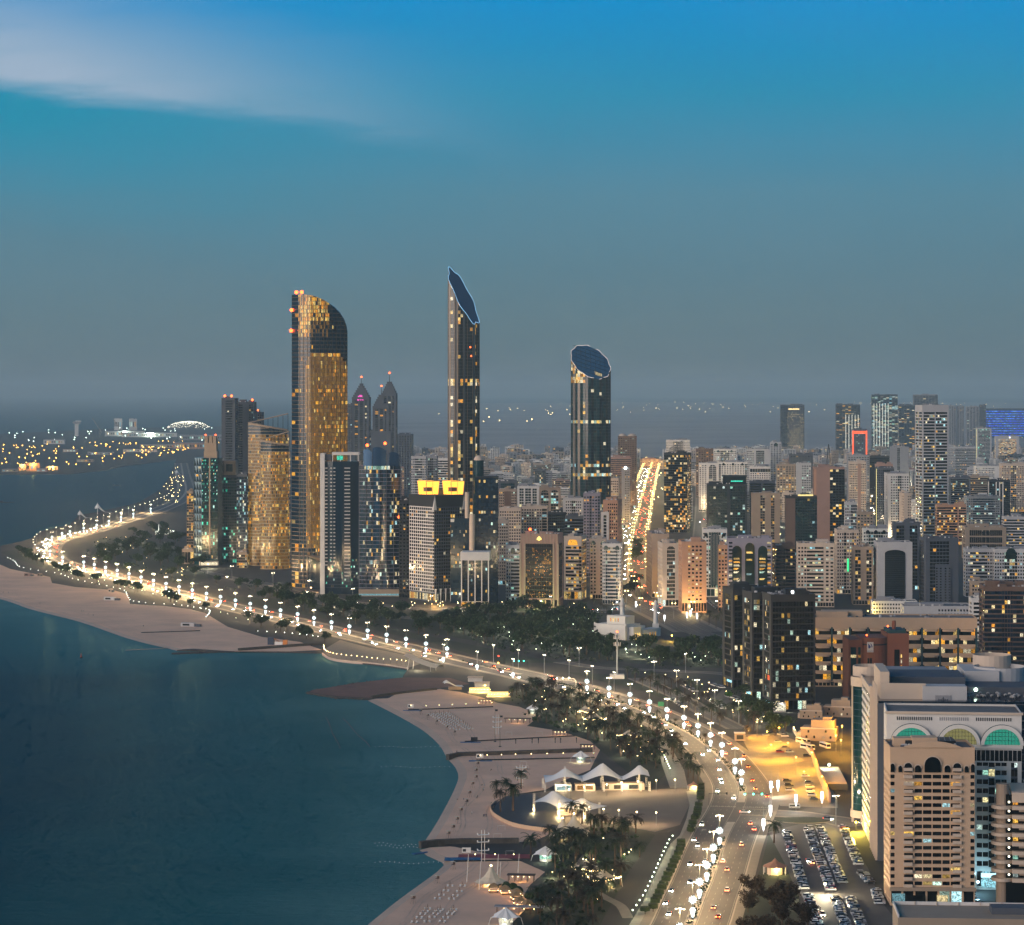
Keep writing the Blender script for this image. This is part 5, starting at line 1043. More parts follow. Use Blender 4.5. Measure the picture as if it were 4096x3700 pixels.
# ------------------------------------------------------------------ the far town: many small blocks in haze
def far_town():
	rnd = random.Random(77); n = 0; used = []
	lab = 'cream white grey beige pale slate rose tan'.split()
	protos = {}
	for wn in lab:
		for v in range(3):
			mb, win = MB(), MB(); Wd, D, Hh = (24, 22, 40) if v == 0 else (34, 20, 34) if v == 1 else (20, 20, 52)
			z = [WBW, [('b', 1)], [('w', 1, 7)]][v] if wn != 'slate' else [('g', 1, 7)]
			mb.box(-Wd / 2 + .4, Wd / 2 - .4, .4, D - .4, 0, Hh - 1, glass('grey'), 'd')
			for o, u, nn, w in (((-Wd / 2, .4), (1, 0), (0, -1), Wd), ((-Wd / 2 + .4, D - .4), (0, -1), (-1, 0), D - .8), ((Wd / 2 - .4, .4), (0, 1), (1, 0), D - .8)):
				f = Face(mb, win, o, u, nn, w); f.fill(z, 0, Hh - 2.5, 4.0, wall(wn), glass('grey'), .12, lit('mix'), .4, rnd=rnd); mb.obox(o, u, nn, 0, w, 0, .46, Hh - 2.5, Hh, wall(wn))
			mb.box(-Wd * .3, Wd * .1, 5, 12, Hh - 1, Hh + 3, wall(wn), 'd'); mb.box(Wd * .2, Wd * .35, 8, 13, Hh - 1, Hh + 1.8, wall('grey'), 'd')
			mb.box(-Wd / 2, Wd / 2, D - .4, D, 0, Hh, wall(wn), 'd')
			protos[wn, v] = (mb.mesh('wall'), win.mesh('window_panes'))
	names = list(lab)
	def put(x, y, sc_w=None, hs=None):
		nonlocal n
		X, d = G(x, y); wn = rnd.choice(names[:5] * 3 + names[5:]); v = rnd.randrange(3); w, g = protos[wn, v]
		zx = 'left of the needle tower' if x < 446 else 'between the needle and oval towers' if x < 570 else 'by the oval tower and boulevard' if x < 690 else 'behind the white arch blocks' if x < 790 else 'left of the striped tower' if x < 915 else 'right of the striped tower'
		r = thing('far_block', ('slim ' if v == 2 else 'wide ' if v == 1 else 'small ') + wn + ' block of the hazy town ' + zx + (', rear rows' if y < 480 else ', front rows' if y > 498 else ', middle rows'), 'building', (X, d, 0), radians(-3.4 + rnd.choice((0, 0, 0, 12, -9))), 'hazy far town blocks'); s1 = rnd.uniform(.75, 1.25); hs = hs or rnd.uniform(.5, 1.25); r.scale = (s1, s1, hs)
		wo = link('wall', w, r); link('window_panes', g, wo)['kind'] = 'stuff'; n += 1
	rows = [(y, None) for y in (470, 473, 476, 479, 483, 487, 491, 496, 501, 507, 514, 522)]
	for y, _ in rows:
		sp = 30 * S(y) * 1.05; x = 345 if y < 500 else 500
		while x < 1030:
			x += sp * rnd.uniform(.9, 1.5)
			if 606 < x < 672 and True:
				bx = np.interp(y, [462, 485, 500, 520, 540], [653, 646, 641.5, 636.5, 632]); hw = 26 * S(y)
				if abs(x - bx) < hw + 9: continue
			if y > 488 and 690 < x < 712: continue
			if 866 < x < 893 and y > 500: continue
			if y >= 501 and rnd.random() < .35: continue
			put(x, y + rnd.uniform(-1.2, 1.2), hs=rnd.uniform(.5, 1.0 if y < 490 else 1.15))
	return n
FAR_N = far_town()
def distant_roofs():
	rnd = random.Random(5); mb = MB(); ws = [wall(n) for n in ('cream', 'white', 'grey', 'pale', 'tan', 'slate')]
	for _ in range(420):
		x, y = rnd.uniform(340, 1030), rnd.uniform(455, 469)
		if abs(x - np.interp(y, [455, 470], [656, 650])) < 12: continue
		X, d = G(x, y); w, h, q = rnd.uniform(8, 22), rnd.uniform(10, 40), rnd.choice(ws); mb.box(X - w, X + w, d, d + w * 1.5, 0, h, q, 'd'); mb.box(X - w * .4, X + w * .1, d + 5, d + 12, h, h + 3, q, 'd')
		for k in range(int(h / 4)):
			for j in range(4): a = X - w * .85 + w * .45 * j; mb.face([(a, d - .2, 2 + k * 4), (a + w * .3, d - .2, 2 + k * 4), (a + w * .3, d - .2, 4 + k * 4), (a, d - .2, 4 + k * 4)], lit('warm') if rnd.random() < .10 else glass('grey'))
	tag(mb.build('distant_rooftops'), 'mass of tiny hazy blocks at the far edge of the town', 'town', kind='stuff')
distant_roofs()
# ------------------------------------------------------------------ near buildings on the right
def text(root, s, size, loc, rz, m, name='lettering', rx=90):
	c = bpy.data.curves.new(name, 'FONT'); c.body = s; c.size = size; c.extrude = .06; c.align_x = 'CENTER'; c.materials.append(m); c.resolution_u = 2
	t = bpy.data.objects.new(name, c); COL.objects.link(t); me = bpy.data.meshes.new_from_object(t); bpy.data.objects.remove(t); o = bpy.data.objects.new(name, me); COL.objects.link(o); o.parent = root; o.location = loc; o.rotation_euler = (radians(rx), 0, rz); return o
def glass_trio():
	for i, (x0, xe, x1, yt, yb, lb) in enumerate(((722, 733, 776, 588.5, 690, 'black gridded glass tower, rearmost of the stepped three by the service road'), (742, 752, 797, 592.5, 702, 'black gridded glass tower, middle of the stepped three by the service road'), (762, 771, 815.2, 594.5, 711.5, 'black gridded glass tower, front one of the stepped three by the service road'))):
		r, Wd, D, Hh = bld('gridded_tower', lb, x0, x1, yt, yb, [('s', .04), ('g', .92, 14), ('s', .04)], 'dark', 'black', fh=3.8, litp=.13, ls='mix', xe=xe, D=26, top=4.5, base=8, single=1, side=[('s', .2), ('g', .6, 6), ('s', .2)], basez=[('h', 1, 10)], T=.3, group='stepped black towers')
		mb = MB()
		for k in range(1, 29): x = -Wd * .46 + Wd * .92 * k / 29; mb.box(x - .05, x + .05, -.16, -.02, 8, Hh - 4.5, m_dark)
		for k in range(1, 38): z = 8 + (Hh - 12.5) * k / 38; mb.box(-Wd * .46, Wd * .46, -.12, -.02, z - .04, z + .04, wall('dark'))
		mb.build('mullion_grid', r, kind='stuff')
		if i == 2:
			mb = MB(); mb.ball(0, 2, Hh + 1.4, 1.0, emit('flood_white', (.85, .95, 1), 6), 8, 5); mb.build('roof_floodlight', r)
			mb = MB(); mb.box(-Wd * .45, -Wd * .2, -4.5, -.3, 0, 6, wall('white')); mb.box(-Wd * .44, -Wd * .21, -4.65, -4.52, 1, 5, lit('cool')); mb.build('lit_entrance', r)
			mb = MB(); mb.box(-Wd / 2 - .5, -Wd / 2 - .3, 3, 8, 20, 23, emit('sign_red', (1, .15, .05), 1.2)); mb.build('red_sign', r)
		mb = MB(); mb.box(-Wd / 2 - .9, -Wd / 2 - .45, 2, 12, 5, 6.4, emit('sign_cyan', (.4, .85, 1), 1.5)); mb.build('shop_sign', r)
def long_block():
	z = []
	for k in range(9): z += [('b', .10, 4, 'sand'), ('s', .012, 1, 'tealw')]
	r, Wd, D, Hh = bld('long_block', 'long brown banded block with teal piers and warm lit rooms', 815.6, 976.2, 617.5, 687, z, 'sand', 'black', fh=6.1, litp=.42, ls='warm', D=30, top=7, base=4, single=1, band=.34, yaw=-3.4)
	for k in range(9):
		x = -Wd / 2 + Wd * (k + .45) / 9
		for f in range(7): mb = MB(); z0 = 3 + f * 6.05; pts = arcpts(x, -.7, Wd * .042, 1.3, 180, 360, 6); mb.prism(pts, z0, z0 + 1.5, wall('sand'), bot=True); mb.build('balcony', r)
def brick_hq():
	s = S(702); f = lambda x: (x - 879) / s; r = root_at('brick_office', 'brown brick office with a white logo panel on its round bay', 879, 702, 0, 'building'); bm = wall('brick'); H_ = lambda y: (702 - y) / s
	mb = MB(); mb.box(f(849), f(863), 2, 34, 0, H_(640), bm); mb.box(f(888), f(909.6), 3, 34, 0, H_(634), bm); mb.build('wing_wall', r)
	mb = MB(); pl = arcpts(f(875), 8, f(888.5) - f(875), 9, 180, 360, 14); mb.prism(pl + [(f(888.5), 30), (f(861.5), 30)], 0, H_(638), bm); mb.build('round_bay', r)
	mb = MB(); mb.prism([(x * 1.0, y - .25) for x, y in pl], H_(645.5), H_(644), wall('dark')); mb.build('frieze', r)
	mb = MB(); mb.box(f(890), f(907), 6, 30, H_(634), H_(631), wall('tealw')); mb.cyl(f(897), 14, H_(631), H_(622.5), 1.3, m=wall('brick'), n=10); mb.build('roof_house', r)
	for x0, x1 in ((851, 856.5), (858.5, 861)):
		mb = MB(); mb.box(f(x0), f(x1), 1.8, 1.98, 2, H_(647.5), glass('teal')); mb.build('window', r); mb = MB(); mb.box(f(x0), f(x1), 1.7, 1.78, H_(658), H_(655), lit('warm')); mb.build('window', r)
	for x in (868.2, 870.8): mb = MB(); mb.box(f(x) - .55, f(x) + .55, -.9, -.4, 6, H_(658), glass('teal')); mb.build('window', r)
	for k in range(8): mb = MB(); mb.box(f(902) - .4, f(902) + .4, 2.7, 2.98, 4 + k * 3.6, 6.4 + k * 3.6, lit('warm')); mb.build('window', r)
	mb = MB(); mb.box(f(895), f(900), 2.7, 2.98, 4, H_(650), glass('black')); mb.build('window', r)
	pn = MB(); cx, zc = f(870), H_(647); pn.box(cx - 2.1, cx + 2.1, -1.55, -.9, zc - 3.4, zc + 3.4, wall('white')); pn.build('logo_panel', r)
	lg = MB(); bl = mat('logo_blue', '#12397c', .5);
	lg.face([(cx - 1.4, -1.6, zc + 2.6), (cx - 1.4, -1.6, zc - .4), (cx - .5, -1.6, zc - .9), (cx + .4, -1.6, zc + .2), (cx - .2, -1.6, zc + 1.2)], bl); lg.face([(cx - .2, -1.62, zc + 2.7), (cx + .9, -1.62, zc + 2.0), (cx + 1.5, -1.62, zc + .4), (cx + 1.0, -1.62, zc - .6), (cx + .7, -1.62, zc + .8)], bl); lg.build('logo_mark', r)
	text(r, 'ADNOC', 1.1, (cx, -1.62, zc - 3.0), 0, bl)
	red_light(r, [(f(868), 6, H_(636.5)), (f(890), 10, H_(628))], .6)
def glass_office():
	P1 = np.array(G(877.5, 861)); P0 = np.array(G(860.5, 822)); u = P0 - P1; L_ = float(np.linalg.norm(u)); az = atan2(u[1], u[0]) - pi / 2; h = 72.0; Wd = 78.0
	r = thing('glass_office', 'large grey roofed office with a round teal glass corner and long windowed flank', 'building', (P1[0], P1[1], 0), az)
	mb, win = MB(), MB(); one = []
	mb.box(.4, Wd, .4, L_, 0, h - 1, glass('blue'), 'd')
	f = Face(mb, win, (.4, L_), (0, -1), (-1, 0), L_ * .62, one); f.fill([('p', 1, 14)], 4, h - 3, 3.7, wall('white'), glass('grey'), .05, lit('warm'), .12, rnd=random.Random(3)); mb.obox(f.o, f.u, f.n, 0, L_ * .62, 0, .5, h - 3, h, wall('cream')); mb.obox(f.o, f.u, f.n, 0, L_ * .62, 0, .45, 0, 4, wall('cream'))
	f2 = Face(mb, win, (.4, L_ * .38), (0, -1), (-1, 0), L_ * .38 - .4); f2.fill([('s', .03), ('g', .94, 12), ('s', .03)], 3, h - 2, 3.7, wall('cream'), glass('bronze'), .12, lit('amber'), .15)
	f3 = Face(mb, win, (0, .4), (1, 0), (0, -1), Wd); f3.fill([('s', .04), ('b', .92), ('s', .04)], 0, h - 2, 3.7, wall('slate'), glass('blue'), .05, lit('cool'), .4, .15)
	wo = mb.build('wall', r); win.build('window_panes', wo, kind='stuff')
	for p, w, hh, a, m in one: link('window', quad_mesh(m), wo, p, a, (w, 1, hh))
	for k in range(7): mb = MB(); y = 2 + k * 5.2; mb.box(-.9, .05, y - .35, y + .35, 0, h + (2 if k > 3 else 6), wall('cream')); mb.build('stone_fin', r)
	# round corner drum and its rims
	cxx, cyy, rr = 2.5, L_ + 1, 6.4
	mb = MB(); mb.cyl(cxx, cyy, 6, h - 6, rr, m=glass('teal'), n=28); mb.build('corner_drum', r)
	for k in range(1, 19): mb = MB(); mb.cyl(cxx, cyy, 6 + k * 3.25, 6.18 + k * 3.25, rr + .12, m=wall('slate'), n=28); mb.build('drum_ring', r)
	mb = MB(); mb.cyl(cxx, cyy, h - 6, h - 1.5, rr + .7, m=wall('cream'), n=28, cap=False); mb.cyl(cxx + 2, cyy + 3, h - 1.5, h + 3.4, rr + 1.5, m=wall('cream'), n=28, cap=False); mb.cyl(cxx, cyy, h - 3, h - 2.9, rr + .6, m=wall('slate'), n=28); mb.cyl(cxx, cyy, 2.6, 6, rr + .9, m=wall('cream'), n=28); mb.box(cxx - rr - .35, cxx - rr + .8, cyy - 1.5, cyy + .2, 0, h - 6, wall('cream')); mb.build('drum_rim', r)
	# roof: stone portal, plant decks, second drum, dishes
	mb = MB(); pc = wall('cream'); mb.box(2, 22, 8, 9.5, h - 1, h + 6, pc); mb.box(20.5, 40, 6, 16, h - 12, h + 5, wall('pale')); mb.box(2, 6, 9.5, 46, h - 1, h + 11, pc); mb.build('roof_portal', r)
	mb = MB(); mb.box(8, 42, 30, 62, h - 1, h + 6.5, wall('slate')); mb.box(43, 76, 26, 50, h - 1, h + 2.5, wall('slate')); mb.box(44, 60, 52, 84, h - 1, h + 7, wall('pale')); mb.box(10, 40, 64, 100, h - 1, h + 4, wall('grey')); mb.build('roof_plant_house', r)
	mb = MB(); mb.cyl(62, 66, h - 1, h + 8, 12, m=wall('pale'), n=30, cap=False); mb.cyl(62, 66, h + 5, h + 5.1, 11.9, m=wall('grey'), n=30); mb.cyl(62, 66, h - 1, h + 1.5, 11.5, m=glass('black'), n=30); mb.build('roof_drum', r)
	mb = MB(); mb.cyl(60, 80, h - 1, h + 12, 9, m=wall('cream'), n=24, cap=False); mb.build('roof_rear_drum', r)
	orn = MB(); orn.box(26, 33, 5.75, 5.98, h - 7, h + 1, wall('grey'))
	for k in range(8): a = k * pi / 4; orn.tube([(29.5, 5.7, h - 3), (29.5 + 3 * cos(a), 5.7, h - 3 + 3.4 * sin(a))], .2, wall('slate'), 4); orn.tube([(29.5 + 2.4 * cos(a), 5.7, h - 3 + 2.6 * sin(a)), (29.5 + 2.4 * cos(a + pi / 4), 5.7, h - 3 + 2.6 * sin(a + pi / 4))], .18, wall('slate'), 4)
	orn.build('star_ornament', r)
	rnd = random.Random(12)
	for k in range(46):
		x, y = rnd.choice([(rnd.uniform(40, 58), rnd.uniform(8, 22)), (rnd.uniform(60, 77), rnd.uniform(6, 24)), (rnd.uniform(8, 20), rnd.uniform(20, 28))]); d = MB(); d.ball(0, 0, .8, .9, wall('pale'), 8, 3, rz=.35, zlo=-.9); d.cyl(0, 0, -.6, .5, .12, m=m_dark, n=5); o = d.build('satellite_dish', r); o.location = (x, y, h - .4 + rnd.uniform(0, .5)); o.rotation_euler = (radians(-50), 0, rnd.uniform(-.6, .6))
	fl = MB(); fl.ball(46, 24, h + 1.6, .9, emit('flood_green', (.7, 1, .75), 6), 8, 5); fl.ball(9, 26, h - .2, .8, MATS['flood_green'], 8, 5); fl.build('roof_floodlight', r)
def arch_office():
	zz = [('p', .09, 2), ('g', .05, 1), ('p', .09, 2), ('s', .03), ('g', .05, 2, 'slate'), ('s', .03)]
	r, Wd, D, Hh = bld('arched_office', 'white office with three big green lit arched gables behind the beige tower', 887.4, 1020.5, 712, 889, zz * 3, 'white', 'black', fh=3.9, litp=.13, ls='cool', D=30, top=19.5, base=9, yaw=-6, single=1, roof=0)
	xs = [-Wd * .315, Wd * .035, Wd * .355]; R_ = 7.4; z0 = Hh - 13.4
	for i, x in enumerate(xs):
		mb = MB(); pts = [(x + R_ * cos(t), -.25, z0 + R_ * .92 * sin(t)) for t in np.linspace(0, pi, 17)]; mb.face(pts, emit('gable_green' if i != 1 else 'gable_yellow', (.06, .55, .38) if i != 1 else (.6, .55, .22), .5 if i != 1 else .38)); mb.build('gable_glass', r)
		mb = MB()
		for k in range(17): a, b = k * pi / 17, (k + 1) * pi / 17; o, n_ = R_ + 1.5, R_; mb.face([(x + o * cos(a), -2.2, z0 + o * .95 * sin(a)), (x + n_ * cos(a), -2.2, z0 + n_ * .92 * sin(a)), (x + n_ * cos(b), -2.2, z0 + n_ * .92 * sin(b)), (x + o * cos(b), -2.2, z0 + o * .95 * sin(b))][::-1], wall('white')); mb.face([(x + o * cos(a), -2.2, z0 + o * .95 * sin(a)), (x + o * cos(b), -2.2, z0 + o * .95 * sin(b)), (x + o * cos(b), 0, z0 + o * .95 * sin(b)), (x + o * cos(a), 0, z0 + o * .95 * sin(a))], wall('tealw'))
		mb.build('gable_arch', r)
		mb = MB()
		for k in range(-5, 6): xx = x + k * R_ / 5.6; mb.box(xx - .06, xx + .06, -.4, -.27, z0, z0 + R_ * .92 * sqrt(max(0, 1 - (k / 5.6) ** 2)), m_dark)
		for k in range(1, 4): zz_ = z0 + k * R_ * .23; hw = R_ * sqrt(1 - (k * .25) ** 2); mb.box(x - hw, x + hw, -.42, -.28, zz_ - .06, zz_ + .06, m_dark)
		mb.build('gable_mullions', r)
	for k in range(54):
		if k in (17, 18, 19, 34, 35, 36): continue
		x = -Wd * .42 + Wd * .84 * k / 53; mb = MB(); mb.box(x - .22, x + .22, -.2, -.1, Hh - 3.6, Hh - 2.2, m_dark if not 20 <= k <= 33 else wall('grey')); mb.build('parapet_slot', r)
	mb = MB(); mb.box(-Wd / 2 - .5, Wd / 2 + .5, -.9, .2, z0 - 1.6, z0 - .4, wall('white')); mb.box(-Wd / 2 - .6, Wd / 2 + .6, -.8, -.1, Hh - .9, Hh + .1, wall('cream')); mb.build('cornice', r)
	win = MB(); f = Face(win, win, (-Wd / 2, -.05), (1, 0), (0, -1), Wd); f.fill([('g', 1, 30)], z0 - 7.5, z0 - 1.7, 5.8, wall('white'), glass('black'), .10, lit('cool'), .35); win.build('attic_window_row', r, kind='stuff')
	mb = MB(); mb.box(Wd * .2, Wd * .44, -.75, -.5, 5.2, 7, emit('sign_ice', (.45, .85, 1), 2.2)); mb.box(Wd * .2, Wd * .44, -.75, -.5, 1, 4.6, lit('cool')); mb.build('lit_shopfront', r)
def beige_tower():
	zn = [('p', .052, 1), ('s', .098), ('p', .118, 1), ('p', .096, 1), ('p', .108, 1), ('p', .112, 1), ('p', .092, 1), ('p', .118, 1), ('s', .108), ('p', .05, 1)]
	r, Wd, D, Hh = bld('beige_tower', 'beige apartment tower with rounded arches on top, nearest high block', 882.9, 973.6, 747, 905.5, zn, 'sand', 'black', fh=2.95, litp=.16, ls='mix', xe=890.3, D=24, top=10.5, base=7.6, single=1, side=[('w', 1, 5)], basez=[('h', 1, 7)])
	sd = wall('sand'); wt = wall('cream')
	# arched top: dark openings with raised surrounds
	def arch(x, w, z0, zt, name='arch_opening'):
		mb = MB(); pts = [(x + w * cos(t), -.66, zt + w * sin(t)) for t in np.linspace(0, pi, 11)]; mb.face([(x + w, -.66, z0)] + pts + [(x - w, -.66, z0)], glass('black')); mb.build(name, r)
		mb = MB(); q = [(x + (w + .35) * cos(t), zt + (w + .35) * sin(t)) for t in np.linspace(0, pi, 11)]; q2 = [(x + w * cos(t), zt + w * sin(t)) for t in np.linspace(0, pi, 11)]
		for a, b, c, d in zip(q, q[1:], q2[1:], q2): mb.face([(a[0], -.85, a[1]), (b[0], -.85, b[1]), (c[0], -.85, c[1]), (d[0], -.85, d[1])][::-1], wt); mb.face([(a[0], -.85, a[1]), (a[0], -.5, a[1]), (b[0], -.5, b[1]), (b[0], -.85, b[1])], wt)
		mb.build('arch_surround', r)
	z = Hh - 10.3
	arch(0, 3.3, z + .2, z + 3.2); arch(-Wd * .29, 1.6, z + .2, z + 2.4); arch(Wd * .29, 1.6, z + .2, z + 2.4); arch(-Wd * .175, 1.2, z + .2, z + 1.9); arch(Wd * .175, 1.2, z + .2, z + 1.9); arch(-Wd * .385, .75, z + .2, z + 2.1); arch(Wd * .4, .75, z + .2, z + 2.1); arch(-Wd * .475, .8, z + .2, z + 2.9); arch(Wd * .475, .75, z + .2, z + 2.9)
	mb = MB(); pts = [(x, Hh - .1 + 2.6 * max(0, 1 - (x / (Wd * .36)) ** 2)) for x in np.linspace(-Wd * .36, Wd * .36, 15)]
	mb.face([(x, -.58, zz) for x, zz in [(Wd * .36, Hh - .12), (-Wd * .36, Hh - .12)] + pts][::-1], sd)
	for a, b in zip(pts, pts[1:]): mb.face([(a[0], -.58, a[1]), (b[0], -.58, b[1]), (b[0], 0, b[1]), (a[0], 0, a[1])], sd)
	mb.face([(x, 0, zz) for x, zz in [(Wd * .36, Hh - .12), (-Wd * .36, Hh - .12)] + pts], sd); mb.build('curved_parapet', r)
	mb = MB(); mb.box(-Wd * .3, Wd * .3, 6, 18, Hh - 1, Hh + 1.8, m_dark);
	for k in range(9): mb.tube([(-Wd * .28 + k * 2.2, 5.5, Hh + 1.9), (-Wd * .25 + k * 2.2, 18, Hh + 2.1)], .15, m_steel, 4)
	mb.build('chiller_deck', r)
	for k in range(12): d = MB(); d.ball(0, 0, .9, .75, wall('white'), 8, 3, rz=.3, zlo=-.9); d.cyl(0, 0, -.6, .6, .1, m=m_dark, n=5); o = d.build('satellite_dish', r); o.location = (-Wd * .26 + k * Wd * .05, 3.4 + (k % 3) * .5, Hh - .2); o.rotation_euler = (radians(-50), 0, .2)
	for k in range(17):
		zz = 7.6 + (k + .0) * 2.95
		for x0, x1 in ((-Wd * .35, -Wd * .235), (Wd * .232, Wd * .345)): mb = MB(); mb.box(x0 + .15, x1 - .15, -1.25, -.5, zz - .1, zz + 1.15, wt); mb.build('balcony', r)
	mb = MB(); mb.box(-Wd / 2 - .4, Wd / 2 + .4, -1.6, -.5, 6.2, 7.6, wall('tan')); mb.build('canopy', r)
	sh = MB(); sh.box(-Wd * .48, -Wd * .33, -1.2, -.6, 1, 5, lit('cool')); sh.box(Wd * .05, Wd * .18, -1.2, -.6, .6, 4.4, lit('warm')); sh.box(-Wd * .25, -Wd * .1, -1.2, -.6, .6, 4.4, glass('black')); sh.build('shop_window', r)
def round_flats():
	s = S(904); r = root_at('balcony_tower', 'round ended block with stacked curved balconies at the lower right edge', 1012, 904, -8, 'building'); f = lambda x: (x - 1012) / s; h = (904 - 795) / s
	mb = MB(); mb.box(f(1006), f(1050), 1, 26, 0, h, glass('black')); mb.cyl(f(1003), 4, 0, h + 4, 2.6, m=wall('beige'), n=14); mb.box(f(1012), f(1050), 0, 27, h - 3, h + 1, wall('cream')); mb.build('body', r)
	for k in range(9):
		z = 9 + k * (h - 13) / 8.5; mb = MB(); pl = arcpts(f(1003), 4, 4.6, 5.2, 120, 330, 12); mb.prism(pl, z, z + 1.3, wall('cream'), bot=True); mb.build('curved_balcony', r)
		mb = MB(); mb.box(f(1012), f(1050), -1.6, 1, z, z + 1.5, wall('cream')); mb.build('balcony', r)
		mb = MB(); mb.box(f(1019), f(1048), .6, .98, z + 2.6, z + 3.5, wall('cream')); mb.build('spandrel', r)
		mb = MB(); mb.ball(f(1009), -.4, z + 3.0, .45, emit('bulk_lamp', (1, .95, .7), 4), 6, 4); mb.build('landing_lamp', r)
		if k % 2 == 0: mb = MB(); mb.box(f(1013), f(1018), .75, .98, z + 1.8, z + 3.4, lit('warm' if k > 3 else 'cool')); mb.build('window', r)
def low_roof():
	r = root_at('low_hall', 'low flat roofed hall with a white parapet at the bottom right corner', 985, 968, -4, 'building'); s = S(968); w = 92 / s; mb = MB(); h = 19.
	mb.box(-w + 2, w + 20, 0, 24, 0, h - 1.2, wall('tan'), 'd'); mb.build('wall', r)
	mb = MB(); mb.box(-w + 2, w + 20, 24, 24.5, 0, h, wall('white')); mb.box(-w + 2, -w + 2.5, 0, 23.98, h - 1.2, h, wall('white')); mb.build('parapet', r)
	for k in range(12): mb = MB(); mb.box(-w + 2 + k * 8, -w + 2.3 + k * 8, 23.6, 23.98, h - 1.18, h + .1, wall('cream')); mb.build('parapet_post', r)
	mb = MB(); mb.box(w * .1, w * .7, 8, 16, h - 1.2, h + 1.2, wall('slate')); mb.box(w * .75, w + 10, 4, 20, h - 1.2, h + 4, wall('white')); mb.build('roof_box', r)
def villas():
	for x, y, k, lb in ((811, 719, .8, 'flat roofed white villa nearest the black gridded towers'), (818, 741, 1.15, 'stepped white villa with a lit porch beside the bus park'), (837, 717, 1.0, 'boxy white villa with a round tower beside the glass office')):
		r = root_at('villa', lb, x, y, -14, 'house'); mb = MB(); wl = wall('tan'); mb.box(-9 * k, 9 * k, 0, 14 * k, 0, 6.5 * k, wl); mb.box(-4 * k, 8 * k, 3 * k, 12 * k, 6.5 * k, 10.5 * k, wl); mb.box(2 * k, 6.5 * k, 4 * k, 10 * k, 10.5 * k, 12 * k, wl); mb.box(-11 * k, -9.02 * k, 3 * k, 11 * k, 0, 4 * k, wall('cream')); mb.build('wall', r)
		mb = MB(); mb.box(-9.1 * k, 9.1 * k, -.15, .25, 6.2 * k, 6.9 * k, wall('cream')); mb.build('parapet', r)
		for q, (xx, zz) in enumerate([(-6, 1.4), (-2, 1.4), (3, 1.2), (6.5, 1.4), (-5, 4.2), (4, 4.4)]): mb = MB(); mb.box((xx - .45) * k, (xx + .45) * k, -.08, -.02, zz * k, (zz + 1.3) * k, glass('black') if q != 2 else lit('warm')); mb.build('window', r)
def shop_podium():
	r, Wd, D, Hh = bld('shop_podium', 'brown blank store wall with pale lettering at the right edge', 988, 1034, 669.5, 735, [('s', 1)], 'brown', 'black', litp=.1, D=30, top=2, base=6, roof=0, yaw=-6)
	text(r, 'Paris Gallery', 3.2, (Wd * .02, -.2, Hh - 7.5), 0, wall('cream'))
for f_ in (glass_trio, long_block, brick_hq, glass_office, arch_office, beige_tower, round_flats, low_roof, villas, shop_podium): f_()

